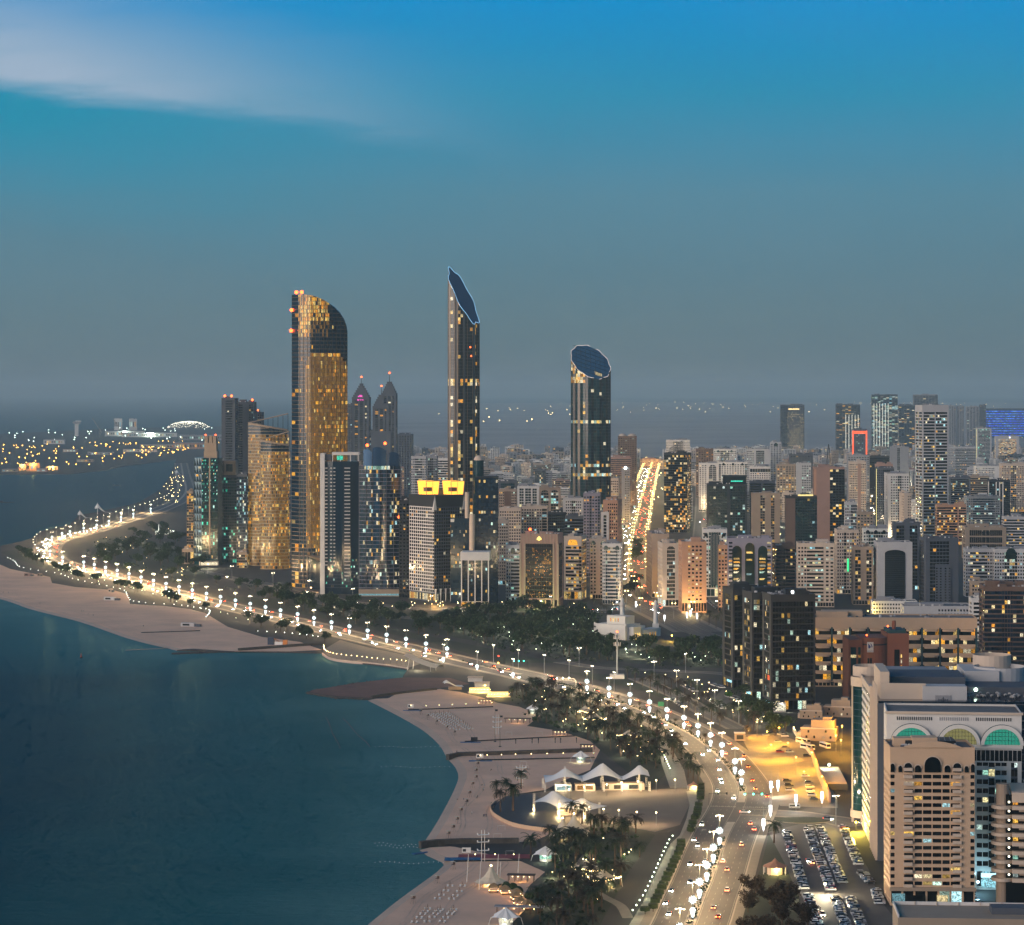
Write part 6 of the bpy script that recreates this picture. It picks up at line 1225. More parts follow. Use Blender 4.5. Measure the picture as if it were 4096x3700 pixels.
def mosque():
	X, d = G(625.3, 640.5); r = thing('mosque', 'white mosque with battlements, lit arched doors and a stepped prayer hall', 'mosque', (X, d, 0), radians(-34)); wl = wall('white')
	# local: corner at origin, long wall runs to -x, door wall runs to +y
	mb = MB(); mb.box(-31, 0, 0, 24, 0, 12.5, wl); mb.box(-20, -2, 3, 18, 12.5, 19.5, wl); mb.box(-6, 3.2, 24.02, 52, 0, 7, wl); mb.box(.02, 5, 5, 17, 0, 11, wl); mb.box(-16, -5, 24.02, 40, 0, 9.5, wl); mb.build('wall', r)
	for k in range(32): mb = MB(); x = -30.6 + k; mb.box(x, x + .5, -.02, .5, 12.5, 13.2, wl); mb.build('merlon', r)
	for k in range(19): mb = MB(); x = -19.8 + k; mb.box(x, x + .5, 2.98, 3.5, 19.5, 20.2, wl); mb.build('merlon', r)
	for x in (-31, -.6): mb = MB(); mb.face([(x, -.1, 12.5), (x + 1.6, -.1, 12.5), (x + 1.2, -.1, 14.2), (x + .8, -.1, 13.4), (x + .4, -.1, 14.2)], wl); mb.build('corner_horn', r)
	wm = lit('gold')
	for k in range(4): mb = MB(); x = -16 + k * 2.4; mb.box(x - .5, x + .5, 2.8, 2.97, 15, 18, wm); mb.build('window', r)
	for k, y in enumerate((8, 11.4, 14.6)): mb = MB(); pts = [(5.1, y + 1.2 * cos(t), 4 + 1.2 * sin(t) * 1.5) for t in np.linspace(0, pi, 9)]; mb.face([(5.1, y + 1.2, .3)] + pts + [(5.1, y - 1.2, .3)], emit('door_warm', (1, .62, .18), 1.6)); mb.build('arched_door', r)
	for k in range(5): mb = MB(); y = 26 + k * 4.4; mb.box(3.24, 3.3, y - .7, y + .7, .6, 4.2, lit('warm')); mb.build('window', r)
	for x, y, yt, lb in ((622.2, 629, 597, 'slim white minaret standing behind the mosque prayer hall'), (655.6, 630.5, 600, 'white minaret on a square base right of the mosque')):
		s = S(y); h = (y - yt) / s; m = root_at('minaret', lb, x, y, 0, 'minaret'); mb = MB(); mb.box(-2.6, 2.6, -2.6, 2.6, 0, 6, wl); mb.cyl(0, 0, 6, h * .72, 2.15, 1.75, wl, 12); mb.build('shaft', m)
		mb = MB(); mb.cyl(0, 0, h * .70, h * .76, 1.8, 2.8, wl, 12); mb.cyl(0, 0, h * .76, h * .79, 2.8, m=wl, n=12); mb.build('gallery', m)
		for k in range(8): mb = MB(); a = k * pi / 4; mb.box(2.2 * cos(a) - .2, 2.2 * cos(a) + .2, 2.2 * sin(a) - .2, 2.2 * sin(a) + .2, h * .79, h * .845, wl); mb.build('gallery_post', m)
		mb = MB(); mb.cyl(0, 0, h * .79, h * .9, 1.5, 1.4, wl, 12); mb.ball(0, 0, h * .9, 1.6, wl, 12, 5, rz=2.4, zlo=0); mb.cyl(0, 0, h * .95, h * 1.0, .2, .05, wl, 5); mb.build('cap', m, smooth=False)
mosque()
def park_towers():
	r = root_at('conical_water_tower', 'pale tapering round tower with a lit top among the park trees', 478.6, 630, 0, 'tower'); mb = MB(); mb.cyl(0, 0, 0, 8.5, 3.2, 2.2, wall('cream'), 16); mb.build('shaft', r); mb = MB(); mb.cyl(0, 0, 8.5, 10.5, 3.2, 2.6, lit('gold'), 12); mb.cyl(0, 0, 10.5, 10.9, 3.4, m=wall('cream'), n=12); mb.build('lantern', r)
	r = root_at('telecom_mast', 'tall steel telecom mast with antenna rings and a red beacon', 617.2, 678.5, 0, 'mast'); mb = MB(); mb.cyl(0, 0, 0, 33, .75, .4, m_steel, 8); mb.build('pole', r)
	for z in (24, 29):
		mb = MB(); mb.cyl(0, 0, z, z + .4, 2.2, m=m_steel, n=8);
		for k in range(6): a = k * pi / 3; mb.box(2.3 * cos(a) - .2, 2.3 * cos(a) + .2, 2.3 * sin(a) - .2, 2.3 * sin(a) + .2, z - .4, z + 2.2, wall('white'))
		mb.build('antenna_ring', r)
	mb = MB(); mb.box(-5, 5, -3, 4, 0, 3, wall('white')); mb.build('equipment_hut', r); red_light(r, [(0, 0, 33.5)], .7)
park_towers()
# ------------------------------------------------------------------ vegetation
m_leaf = [mat('leaf_dark', '#22341a', .8, var=.25, scale=.5, island=.55, spec=.25), mat('leaf_olive', '#2e3a1c', .8, var=.25, scale=.5, island=.5, spec=.25), mat('leaf_warm', '#33281a', .8, var=.25, scale=.5, island=.5, spec=.25), mat('leaf_floodlit_tint', '#3c6020', .8, var=.25, scale=.5, island=.5, spec=.25)]
m_frond = [mat('frond_green', '#2a3520', .75, var=.2, scale=.5, island=.45, spec=.3), mat('frond_dry', '#383022', .8, var=.2, scale=.5, island=.45, spec=.3)]
def tree_meshes(seed, ml, h=9.0, R=4.2, n=420, ls=.8):
	rnd = random.Random(seed); mb = MB(); lobes = [(rnd.gauss(0, .42) * R, rnd.gauss(0, .42) * R, h * rnd.uniform(.5, .8), R * rnd.uniform(.4, .62)) for _ in range(7)]
	for k in range(n):
		x, y, z, r = rnd.choice(lobes); v = np.array([rnd.gauss(0, 1) for _ in range(3)]); v /= np.linalg.norm(v); q = r * rnd.uniform(.55, 1.08); c = np.array((x, y, z)) + v * q * np.array((1, 1, .78))
		a = np.array([rnd.gauss(0, 1) for _ in range(3)]) + v * .6; a /= np.linalg.norm(a); b = np.cross(a, (rnd.random(), rnd.random(), .3)); b /= np.linalg.norm(b) + 1e-9; e = np.cross(a, b); s = rnd.uniform(.45, .95) * ls
		mb.face([tuple(c + s * b), tuple(c + s * .8 * e), tuple(c - s * b * .9), tuple(c - s * e)], ml)
	tr = MB(); tr.tube([(0, 0, 0), (.15, .1, h * .25), (.1, 0, h * .5)], [.32, .24, .15], m_trunk, 6)
	for x, y, z, r in lobes[:5]: tr.tube([(.12, .05, h * .3), (x * .5, y * .5, h * .48), (x, y, z)], [.16, .1, .04], m_trunk, 4)
	return mb.mesh('crown'), tr.mesh('trunk')
def palm_meshes(seed, h=8.5, m=None):
	rnd = random.Random(seed); mb = MB(); nf = 34
	for k in range(nf):
		az = 2 * pi * k / nf * 2.4 + rnd.uniform(-.2, .2); el = rnd.uniform(-.25, 1.15); L_ = rnd.uniform(3.9, 5.0); d = np.array((cos(az), sin(az), 0)); t = np.array((-sin(az), cos(az), 0)); p = np.array((0, 0, h)); a = el; seg = 5; pts = [p]
		for q in range(seg): p = p + L_ / seg * (d * cos(a) + np.array((0, 0, sin(a)))); a -= rnd.uniform(.26, .42); pts.append(p)
		for q in range(seg):
			a_, b_ = pts[q], pts[q + 1]; w = .72 * (1 - (q / seg) ** 2 * .75)
			for sd in (-1, 1):
				for f in (0, .5): o = a_ + (b_ - a_) * f; e = a_ + (b_ - a_) * (f + .5); mb.face([tuple(o), tuple(e), tuple((o + e) / 2 + (b_ - a_) * .25 + t * sd * w - np.array((0, 0, .22)))], m)
	tr = MB(); lean = rnd.uniform(-.3, .3); tr.tube([(lean, 0, 0), (lean * .5, .05, h * .5), (0, 0, h)], [.34, .24, .22], m_trunk, 7)
	tr.ball(0, 0, h - .2, .45, m_trunk, 6, 4)
	return mb.mesh('crown'), tr.mesh('trunk')
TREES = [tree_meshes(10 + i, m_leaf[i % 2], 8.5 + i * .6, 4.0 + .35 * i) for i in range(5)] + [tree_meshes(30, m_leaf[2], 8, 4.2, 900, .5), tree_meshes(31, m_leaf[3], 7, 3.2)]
PALMS = [palm_meshes(40 + i, 5.6 + i * .8, m_frond[i % 2]) for i in range(5)]
NT = [0, 0]
def plant(x, y, kind, label, group, rnd, sc=1.0, v=None, z=0, pos=''):
	lib = TREES if kind == 'tree' else PALMS
	k_ = v if v is not None else rnd.randrange(5); c, t = lib[k_]; s = sc * rnd.uniform(.8, 1.25); q = s / sc; label = ('short ' if q < .93 else 'tall ' if q > 1.1 else 'middling ') + ('brownish ' if kind != 'tree' and k_ % 2 else 'olive ' if kind == 'tree' and k_ < 5 and k_ % 2 else '') + label + pos
	r = thing('broad_tree' if kind == 'tree' else 'date_palm', label, 'tree' if kind == 'tree' else 'palm', (x, y, z), rnd.uniform(0, 6.28), group); r.scale = (s, s, s * rnd.uniform(.9, 1.1))
	link('trunk', t, r); link('crown', c, r); NT[kind != 'tree'] += 1
def inside(p, poly_):
	x, y = p; r = False; j = len(poly_) - 1
	for i in range(len(poly_)):
		(xi, yi), (xj, yj) = poly_[i], poly_[j]
		if (yi > y) != (yj > y) and x < (xj - xi) * (y - yi) / (yj - yi) + xi: r = not r
		j = i
	return r
def road_clear(p, pad=0):
	return min(float(np.min(np.hypot(MEDA[:, 0] - p[0], MEDA[:, 1] - p[1]))) - 20 - pad, min((float(np.min(np.hypot(a[:, 0] - p[0], a[:, 1] - p[1]))) - 8 for a in RA), default=99)) > 0
MEDA = np.array(MED); RA = [np.array(v) for k, v in ROADS.items()]
def grove(pp, n, kind, label, group, seed, gap=4.5, sc=1.0, v=None):
	rnd = random.Random(seed); P = GP(*pp); xs = [p[0] for p in P]; ys = [p[1] for p in P]; got = []; tries = 0
	while len(got) < n and tries < n * 40:
		tries += 1; p = (rnd.uniform(min(xs), max(xs)), rnd.uniform(min(ys), max(ys)))
		if not inside(p, P) or not road_clear(p) or any(hypot(p[0] - q[0], p[1] - q[1]) < gap for q in got): continue
		got.append(p); ty = (p[1] - min(ys)) / (max(ys) - min(ys)); tx = (p[0] - min(xs)) / (max(xs) - min(xs)); plant(*p, kind, label, group, rnd, sc, v, pos=', ' + ('near' if ty < .33 else 'far' if ty > .66 else 'mid') + (' left' if tx < .33 else ' right' if tx > .66 else ' centre'))
grove([(95, 540), (170, 528), (195, 555), (217, 574), (180, 584), (120, 570), (80, 558)], 46, 'tree', 'dark broad tree in the garden left of the green folded tower', 'trees of the left garden', 1, 8, 1.5)
grove([(200, 578), (240, 588), (330, 603), (420, 616), (470, 626), (440, 641), (360, 625), (260, 602)], 52, 'tree', 'dark broad tree between the corniche road and the tower row', 'trees below the tower row', 2, 7, 1.35)
grove([(430, 618), (520, 613), (585, 613), (592, 632), (600, 650), (640, 664), (560, 662), (480, 646)], 84, 'tree', 'dark broad tree in the park left of the mosque', 'trees of the central park', 3, 6, 1.45)
grove([(630, 650), (720, 652), (722, 668), (650, 668)], 22, 'tree', 'dark broad tree in the park right of the mosque', 'trees right of the mosque', 4, 7, 1.4)
grove([(0, 552), (20, 556), (60, 576), (120, 589), (160, 602), (215, 615), (300, 639), (335, 648), (330, 640), (240, 620), (150, 594), (60, 572), (20, 552)], 48, 'tree', 'low dark tree between the left beach and road', 'trees behind the left beach', 5, 5, 1.1)
grove([(740, 700), (780, 722), (800, 740), (775, 738), (745, 718)], 14, 'tree', 'dark street tree by the black gridded towers', 'street trees by the black towers', 6, 6, 1.0)
grove([(735, 905), (768, 888), (800, 905), (825, 960), (735, 970)], 26, 'tree', 'reddish dark tree in the bottom grove beside the parked cars', 'trees beside the near car park', 7, 5, 1.0, 5)
grove([(500, 690), (560, 684), (600, 699), (650, 719), (692, 745), (684, 765), (640, 772), (604, 748), (560, 729), (530, 721), (525, 705)], 104, 'palm', 'date palm in the grove between the curved beach and the road', 'palms of the beach grove', 8, 4.6, 1.0)
grove([(560, 845), (600, 826), (640, 833), (652, 842), (640, 865), (612, 900), (600, 935), (540, 940), (532, 905), (547, 875)], 62, 'palm', 'date palm in the dark garden below the event plaza', 'palms below the plaza', 9, 4.4, 1.05)
grove([(560, 600), (600, 604), (640, 614), (600, 618), (560, 612)], 12, 'palm', 'date palm before the white towers by the mosque', 'palms by the white towers', 10, 6, .9)
grove([(586, 628), (606, 640), (624, 646), (610, 650), (585, 640)], 10, 'palm', 'date palm before the blank wall of the mosque', 'palms before the mosque', 11, 4, .9)
def rows():
	rnd = random.Random(31)
	sr = ROADS['corniche_service_road']
	for off, n in ((-9, 16), (9, 14)):
		p = offset(sr, off); ss = arc_s(p)
		for k in range(n): q, _ = at_s(p, ss, ss[-1] * (k + .5) / n); plant(*q, 'palm', 'date palm ' + ordn(k + 1) + ' from the mosque along the ' + ('near' if off > 0 else 'far') + ' service road kerb', 'palms along the service road', rnd, .95)
	p = offset(MED, -24); ss = arc_s(p); s0 = near_s(p, ss, G(690, 785)); s1 = near_s(p, ss, G(650, 728))
	for k in range(16): q, _ = at_s(p, ss, s0 + (s1 - s0) * k / 15); plant(q[0] + rnd.uniform(-3, 3), q[1] + rnd.uniform(-3, 3), 'palm', 'date palm beside the pavement of the road bend, ' + ordn(k + 1) + ' from the crossing', 'palms along the road bend', rnd, .9)
	ss = MS; s = near_s(MED, MS, G(710, 747)); k = 0
	while s < near_s(MED, MS, G(590, 693)):
		q, _ = at_s(MED, MS, s + 18); plant(*q, 'palm', 'short palm standing in the planted road median', 'palms in the road median', rnd, .5, z=.2); s += 42
	for x, y, k in ((496.5, 798, 1.15), (506, 795, 1.1), (521, 789, 1.15), (513.5, 802, 1.0), (500, 812, 1.1), (513, 811, 1.1), (531, 855, 1.3), (549, 841, 1.1), (572, 823, 1.2), (582, 824, 1.1), (591, 828, 1.1), (602, 831, 1.1), (774, 843, 1.3), (754, 712, .9), (754, 730, 1.2), (747, 737, 1.1)):
		plant(*G(x, y), 'palm', {True: 'lone date palm at the tent terrace edge on the beach', False: 'single date palm standing by the parking kerb'}[x < 700], 'lone palms', rnd, k)
	for x, y in ((700, 622), (709, 625), (716, 628), (721, 622), (725, 618)): plant(*G(x, y), 'palm', 'tall palm on the verge of the boulevard slip road', 'palms by the slip road', rnd, 1.1)
	for x, y in ((635, 556), (637.5, 556.5), (636, 560), (638, 552), (636.5, 548)): plant(*G(x, y), 'tree', 'big dark tree on the upper boulevard median', 'upper median trees', rnd, 1.35)
	for x, y in ((632, 592), (634.5, 590), (630, 595), (635, 586)): plant(*G(x, y), 'tree', 'big dark tree on the lower boulevard median', 'lower median trees', rnd, 1.3)
	for x, y in ((729.5, 700), (678, 661), (409, 610), (457, 612), (370, 610), (724, 668)): plant(*G(x, y), 'tree', 'bright green floodlit tree by the road', 'floodlit trees', rnd, .9, 6)  # the floodlight is put into the brighter leaf colour
rows()
def hedges():
	# clipped drum shaped trees along the pavement, a leafy skin over each drum
	mb = MB(); rnd = random.Random(3); ml = m_leaf[1]
	for k in range(340):
		a = rnd.uniform(0, 6.28); t = rnd.random()
		if t < .55: r = 1.75 + .25 * sin(pi * rnd.random()); c = (r * cos(a), r * sin(a), rnd.uniform(1.4, 3.0)); n = (cos(a), sin(a), 0)
		else: r = 1.8 * sqrt(rnd.random()); c = (r * cos(a), r * sin(a), 3.05 + rnd.uniform(-.06, .1)); n = (0, 0, 1)
		b = np.cross(n, (rnd.gauss(0, 1), rnd.gauss(0, 1), rnd.gauss(0, 1))); b /= np.linalg.norm(b) + 1e-9; e = np.cross(n, b); s = rnd.uniform(.22, .42); c = np.array(c)
		mb.face([tuple(c + s * b), tuple(c + s * e), tuple(c - s * b), tuple(c - s * e)], ml)
	mb.cyl(0, 0, 1.35, 2.95, 1.45, 1.7, ml, 14); cr = mb.mesh('crown'); t = MB(); t.cyl(0, 0, 0, 1.5, .16, m=m_trunk, n=6); tr = t.mesh('trunk')
	J = lambda cx, cyy: (600 + cx / 8.093, 700 + cyy / 8.093)
	A = [(365, 1735), (430, 1715), (447, 1672), (465, 1632), (480, 1597), (500, 1560), (515, 1525), (535, 1490), (550, 1455), (570, 1418), (585, 1385), (600, 1350), (618, 1315), (635, 1280), (648, 1248), (657, 1212), (657, 1185)]
	Bq = [(735, 1090), (742, 1060), (750, 1028), (768, 992), (775, 975), (785, 955), (790, 932), (793, 910), (800, 880), (813, 828), (815, 800), (815, 780), (815, 760), (815, 740), (815, 722)]
	for i, p in enumerate(A + Bq):
		r = thing('clipped_tree', 'flat topped clipped tree, ' + (ordn(i + 1) + ' from the bottom edge in the lit lower row' if i < len(A) else ordn(i - len(A) + 1) + ' from the bottom in the row beside the crossing'), 'tree', (*G(*J(*p)), .12), i, 'clipped trees along the pavement'); r.scale = (1, 1, .95 + .1 * (i % 3)); link('trunk', tr, r); link('crown', cr, r)
	# round clipped shrubs
	sb = MB()
	for k in range(260):
		v = np.array([rnd.gauss(0, 1) for _ in range(3)]); v /= np.linalg.norm(v); v[2] = abs(v[2]); c = v * 2.0 + np.array((0, 0, .6)); b = np.cross(v, (rnd.gauss(0, 1), rnd.gauss(0, 1), 1)); b /= np.linalg.norm(b) + 1e-9; e = np.cross(v, b); s = rnd.uniform(.25, .5); sb.face([tuple(c + s * b), tuple(c + s * e), tuple(c - s * b), tuple(c - s * e)], m_leaf[0])
	sb.ball(0, 0, .6, 1.9, m_leaf[0], 12, 6, zlo=-.3); sm = sb.mesh('round_shrub')
	for x, y, k, lb in ((496, 885, 1.1, 'round clipped shrub behind the sail tent'), (506, 887, .9, 'round clipped shrub behind the lit gazebos'), (513, 889, 1.0, 'round clipped shrub behind the lit gazebos'), (518, 893, 1.1, 'round clipped shrub behind the lit gazebos'), (578, 902, 1.2, 'round clipped shrub on the lower lawn'), (591, 904, 1.1, 'round clipped shrub on the lower lawn'), (594, 896, .9, 'round clipped shrub on the lower lawn'), (529, 898, 1.0, 'round clipped shrub at the gazebo path'), (545, 722, .8, 'round clipped shrub near the beach pergola'), (551, 724, .8, 'round clipped shrub near the beach pergola'), (556, 727, .8, 'round clipped shrub near the beach pergola'), (535, 720, .9, 'round clipped shrub near the beach pergola')):
		o = link('round_shrub', sm, None, (*G(x, y), .03), x, (k, k, k)); tag(o, lb, 'shrub', 'round clipped shrubs')
	md = MB(); seg = [p for p, s in zip(MED, MS) if 0 < s < near_s(MED, MS, G(450, 659))]; ss = arc_s(seg)
	for k in range(2600):
		s = rnd.uniform(0, ss[-1]); g0, g1 = GAP0 - 40, GAP1 + 30
		if GAP0 - 60 < s < GAP1 + 20 or GAP2 - 12 < s < GAP3 + 12: continue
		q, d = at_s(seg, ss, s); o = rnd.uniform(-1.3, 1.3); c = np.array((q[0] + d[1] * o, q[1] - d[0] * o, .3 + rnd.random() * .7)); b = np.array([rnd.gauss(0, 1) for _ in range(3)]); b /= np.linalg.norm(b); e = np.cross(b, (rnd.random(), rnd.random(), 1)); e /= np.linalg.norm(e); w = rnd.uniform(.3, .6); md.face([tuple(c + w * b), tuple(c + w * e), tuple(c - w * b), tuple(c - w * e)], m_leaf[1])
	ug = MB()
	for pp, n in (([(430, 618), (520, 613), (585, 613), (592, 632), (600, 650), (640, 664), (560, 662), (480, 646)], 2600), ([(200, 578), (240, 588), (330, 603), (420, 616), (470, 626), (440, 641), (360, 625), (260, 602)], 1500), ([(95, 540), (170, 528), (195, 555), (217, 574), (180, 584), (120, 570), (80, 558)], 1500), ([(630, 650), (720, 652), (722, 668), (650, 668)], 700), ([(500, 690), (560, 684), (600, 699), (650, 719), (692, 745), (684, 765), (640, 772), (604, 748), (560, 729), (530, 721)], 1500), ([(560, 845), (600, 826), (640, 833), (652, 842), (612, 900), (600, 935), (540, 940), (532, 905)], 1100), ([(0, 552), (60, 576), (160, 602), (300, 639), (335, 648), (240, 620), (60, 572)], 900)):
		P = GP(*pp); xs = [p[0] for p in P]; ys = [p[1] for p in P]
		for k in range(n):
			p = (rnd.uniform(min(xs), max(xs)), rnd.uniform(min(ys), max(ys)))
			if k % 5 == 0: cc = p
			p = (cc[0] + rnd.gauss(0, 1.6), cc[1] + rnd.gauss(0, 2.0))
			if not inside(p, P) or (k % 5 == 0 and not road_clear(p, 2)): cc = (0, 0); continue
			c = np.array((*p, .4 + 1.8 * rnd.random() ** 1.5)); b = np.array([rnd.gauss(0, 1) for _ in range(3)]); b /= np.linalg.norm(b); e = np.cross(b, (rnd.random(), rnd.random(), 1)); e /= np.linalg.norm(e); w = rnd.uniform(.5, 1.3); ug.face([tuple(c + w * b), tuple(c + w * e), tuple(c - w * b), tuple(c - w * e)], m_leaf[0])
	tag(ug.build('undergrowth'), 'dark low undergrowth filling the park groves', 'undergrowth', kind='stuff')
	o = md.build('median_planting'); tag(o, 'low green planting filling the road median', 'planting', kind='stuff')
hedges()

# ------------------------------------------------------------------ street lamps and small lights
e_lamp = emit('lamp_white', (1, .86, .62), 16); e_star = emit('star_white', (.80, .97, 1.0), 2.6); e_warm = emit('lamp_warm', (1, .72, .32), 16); e_park = emit('lamp_park', (.85, 1, .72), 12); e_org = emit('lamp_sodium', (1, .50, .08), 18); e_red = emit('light_red', (1, .06, .02), 10); e_green = emit('light_green', (.05, 1, .55), 9)
LIGHTS = {}
def lamp_light(root, loc, power, color, radius=.5, name='lamp_light'):
	k = (round(power), tuple(color))
	if k not in LIGHTS: l = bpy.data.lights.new(name, 'POINT'); l.energy = power; l.color = color; l.shadow_soft_size = radius; LIGHTS[k] = l
	o = bpy.data.objects.new(name, LIGHTS[k]); COL.objects.link(o); o.parent = root; o.location = loc; return o
def lamp_meshes():
	p = MB(); p.cyl(0, 0, 0, 14.2, .2, .11, m_steel, 7); p.tube([(-1.5, 0, 14.1), (0, 0, 14.3), (1.5, 0, 14.1)], .07, m_steel, 4)
	h = MB();
	for s in (-1, 1): h.ball(s * 1.5, 0, 14.0, .34, e_lamp, 8, 5, rz=.2)
	st = MB(); rnd = random.Random(1); st.ball(0, 0, 7.2, .85, e_star, 10, 6)
	for k in range(26):
		z = 1 - 2 * (k + .5) / 26; a = k * 2.39996; r = sqrt(1 - z * z); d = np.array((r * cos(a), r * sin(a), z)); b = np.cross(d, (.3, .2, .9)); b /= np.linalg.norm(b); e = np.cross(d, b); c = np.array((0, 0, 7.2)); R_ = 1.95
		q = [c + d * .75 + .34 * (cos(t) * b + sin(t) * e) for t in (0, 1.57, 3.14, 4.71)]
		for i in range(4): st.face([tuple(q[i]), tuple(q[(i + 1) % 4]), tuple(c + d * R_)], e_star)
	cn = MB(); cn.cyl(0, 0, .35, 3.4, .35, 1.15, e_star, 10); cn.cyl(0, 0, 3.4, 4.1, 1.15, .6, e_star, 10); cn.cyl(0, 0, .2, .4, .55, m=m_steel, n=8)
	return p.mesh('pole'), h.mesh('lamp_head'), st.mesh('star_ornament'), cn.mesh('cone_ornament')
def street_lamps():
	P, H_, ST, CN = lamp_meshes(); n = 0; CT = {}; hb = MB(); [hb.ball(q * 1.5, 0, 14.0, .5, emit('lamp_gold', (1, .66, .22), 14), 8, 5, rz=.5) for q in (-1, 1)]; HB = hb.mesh('lamp_head')
	pts = [p for p in MEDIAN if p[1] < 960 and not (805 < p[1] < 846) and not (448 < p[0] < 586 and p[1] > 655)]
	pts = [p for p in pts if not (728 < p[0] < 745 and 795 < p[1] < 846)]
	for i, (x, y) in enumerate(pts):
		X, d = G(x, y)
		if d > 4600: continue
		k = near_s(MED, MS, (X, d)); q, dr = at_s(MED, MS, k + .1); az = atan2(dr[1], dr[0]) - pi / 2
		far = x < 205
		lb = 'street lamp with star and cone ornament on the near stretch' if y > 770 else 'street lamp with star and cone ornament on the bend' if x > 580 else 'street lamp with star and cone ornament by the bay' if x > 205 else 'star decorated street lamp on the far curve'
		CT[lb] = CT.get(lb, 0) + 1; r = thing('street_lamp', lb + ', ' + ordn(CT[lb]) + ' from the near end', 'street lamp', (X, d, .24), az, 'star street lamps on the median'); po = link('pole', P, r); link('lamp_head', H_, po); link('star_ornament', ST, po); link('cone_ornament', CN, po)
		lamp_light(r, (0, 0, 13.2), 34000 if x > 205 else 150000, (1.0, .68, .32), .6); n += 1
	# lamps between the star lamps on the far curve, and rows without ornaments
	def plain(path_off, s0, s1, step, lb, gp, ornament=False, power=26000, col=(1, .76, .46)):
		p = offset(MED, path_off); ss = arc_s(p); s = s0
		while s < s1:
			q, dr = at_s(p, ss, s); r = thing('street_lamp', lb, 'street lamp', (*q, .12), atan2(dr[1], dr[0]), gp); link('pole', P, r); link('lamp_head', H_, r)
			if ornament: link('cone_ornament', CN, r)
			if power: lamp_light(r, (0, 0, 13.2), power, col, .6)
			s += step
	p = offset(MED, -16.6); ss = arc_s(p)
	plain(16.6, near_s(MED, MS, G(586, 691)), near_s(MED, MS, G(455, 660)), 42, 'plain twin street lamp at the traffic signals on the bayside road', 'plain road lamps')
	plain(-17, near_s(MED, MS, G(60, 562)), near_s(MED, MS, G(178, 501)), 60, 'plain street lamp along the outer edge of the far curve', 'outer curve lamps', power=0)
	plain(-16.6, near_s(MED, MS, G(540, 679)), near_s(MED, MS, G(455, 660)), 60, 'street lamp on the beach side of the signal crossing', 'beach side lamps', True)
	# boulevard lamps
	ss = arc_s(BOUL)
	for off in (-20.5, 0, 20.5):
		p = offset(BOUL, off); s = 120
		while s < ss[-1]:
			q, dr = at_s(p, arc_s(p), s + 30 * random.random()); q = q + np.array((3 * random.random(), 0)); r = thing('street_lamp', 'street lamp along the glowing boulevard through the city', 'street lamp', (*q, .12), atan2(dr[1], dr[0]) + pi / 2, 'boulevard lamps'); link('pole', P, r); link('lamp_head', HB, r)
			if off != 0 or s > 500: lamp_light(r, (0, 0, 13.2), 21000 if s > 300 else 9000, (1, .58, .16), .6)
			s += 70 if off else 90
	for key, off, st, lb, pw in (('far_street', 11, 90, 'street lamp along the bright far street', 40000), ('side_street', 9, 110, 'street lamp along the side street behind the dark boulevard tower', 30000), ('mosque_street', 8, 45, 'street lamp beside the white arch blocks', 15000), ('tower_front_road', 7, 120, 'street lamp on the road before the tower row', 12000), ('corniche_service_road', -7, 60, 'street lamp on the service road', 8000), ('park_road', 6, 90, 'street lamp on the park road', 8000), ('cross_street', 9, 40, 'street lamp on the cross street by the roundabout', 14000)):
		p = offset(ROADS[key], off); s2 = arc_s(p); s = st * .4
		while s < s2[-1]: q, dr = at_s(p, s2, s); r = thing('street_lamp', lb, 'street lamp', (*q, .12), atan2(dr[1], dr[0]) + pi / 2, lb + 's'); link('pole', P, r); link('lamp_head', H_, r); lamp_light(r, (0, 0, 13.2), pw, (1, .78, .48), .6); s += st
	# sodium lamps of the bus park
	so = MB(); so.cyl(0, 0, 0, 9.5, .12, .08, m_steel, 6); so.ball(0, 0, 9.6, .4, e_org, 8, 5, rz=.3); sm = so.mesh('sodium_lamp')
	for i, (x, y) in enumerate(((757, 738), (767, 748), (779, 744), (788, 760), (796, 775), (804, 790), (812, 770), (822, 795), (771, 762), (842, 742), (836, 752), (841, 757), (835, 736))):
		o = link('sodium_lamp', sm, None, (*G(x, y), .06)); tag(o, 'orange sodium lamp over the bus and car park' if i < 9 else 'orange lamp by the ramp beside the glass office', 'street lamp', 'orange car park lamps'); lamp_light(o, (0, 0, 9.0), 34000, (1, .46, .03), .4)
	# plaza lamps
	pl = MB(); pl.cyl(0, 0, 0, 6.0, .09, .06, m_steel, 6); pl.ball(0, 0, 6.1, .34, e_warm, 8, 5); pm = pl.mesh('plaza_lamp'); J = lambda cx, cyy: (600 + cx / 8.093, 700 + cyy / 8.093)
	for i, (cx, cyy) in enumerate(((55, 780), (172, 765), (307, 755), (455, 745), (607, 740), (30, 985), (152, 995), (297, 1010), (455, 1015), (-130, 800), (-250, 820), (-330, 945), (-200, 960), (-90, 970))):
		o = link('plaza_lamp', pm, None, (*G(*J(cx, cyy)), .08)); tag(o, 'globe lamp post lighting the event plaza', 'street lamp', 'plaza lamps'); lamp_light(o, (0, 0, 5.5), 6000, (1, .68, .32), .3)
	# banner lamps: white lit boxes on poles by the crossing
	bn = MB(); bn.cyl(0, 0, 0, 13.5, .12, .08, m_steel, 6); bn.box(-.75, .75, -.2, .2, 4.5, 8.0, emit('banner_white', (1, 1, 1), 2.6)); bn.cyl(0, 0, 2.2, 4.2, .15, .6, MATS['banner_white'], 8); bm = bn.mesh('banner_lamp')
	for x, y in ((771, 797), (778, 796), (770.5, 822), (763.5, 836), (822, 808), (796, 811)): o = link('banner_lamp', bm, None, (*G(x, y), .1)); tag(o, 'pole with a glowing white banner box by the signal crossing', 'street lamp', 'banner lamps'); lamp_light(o, (0, -1.5, 6.5), 6000, (1, .95, .8), .5)
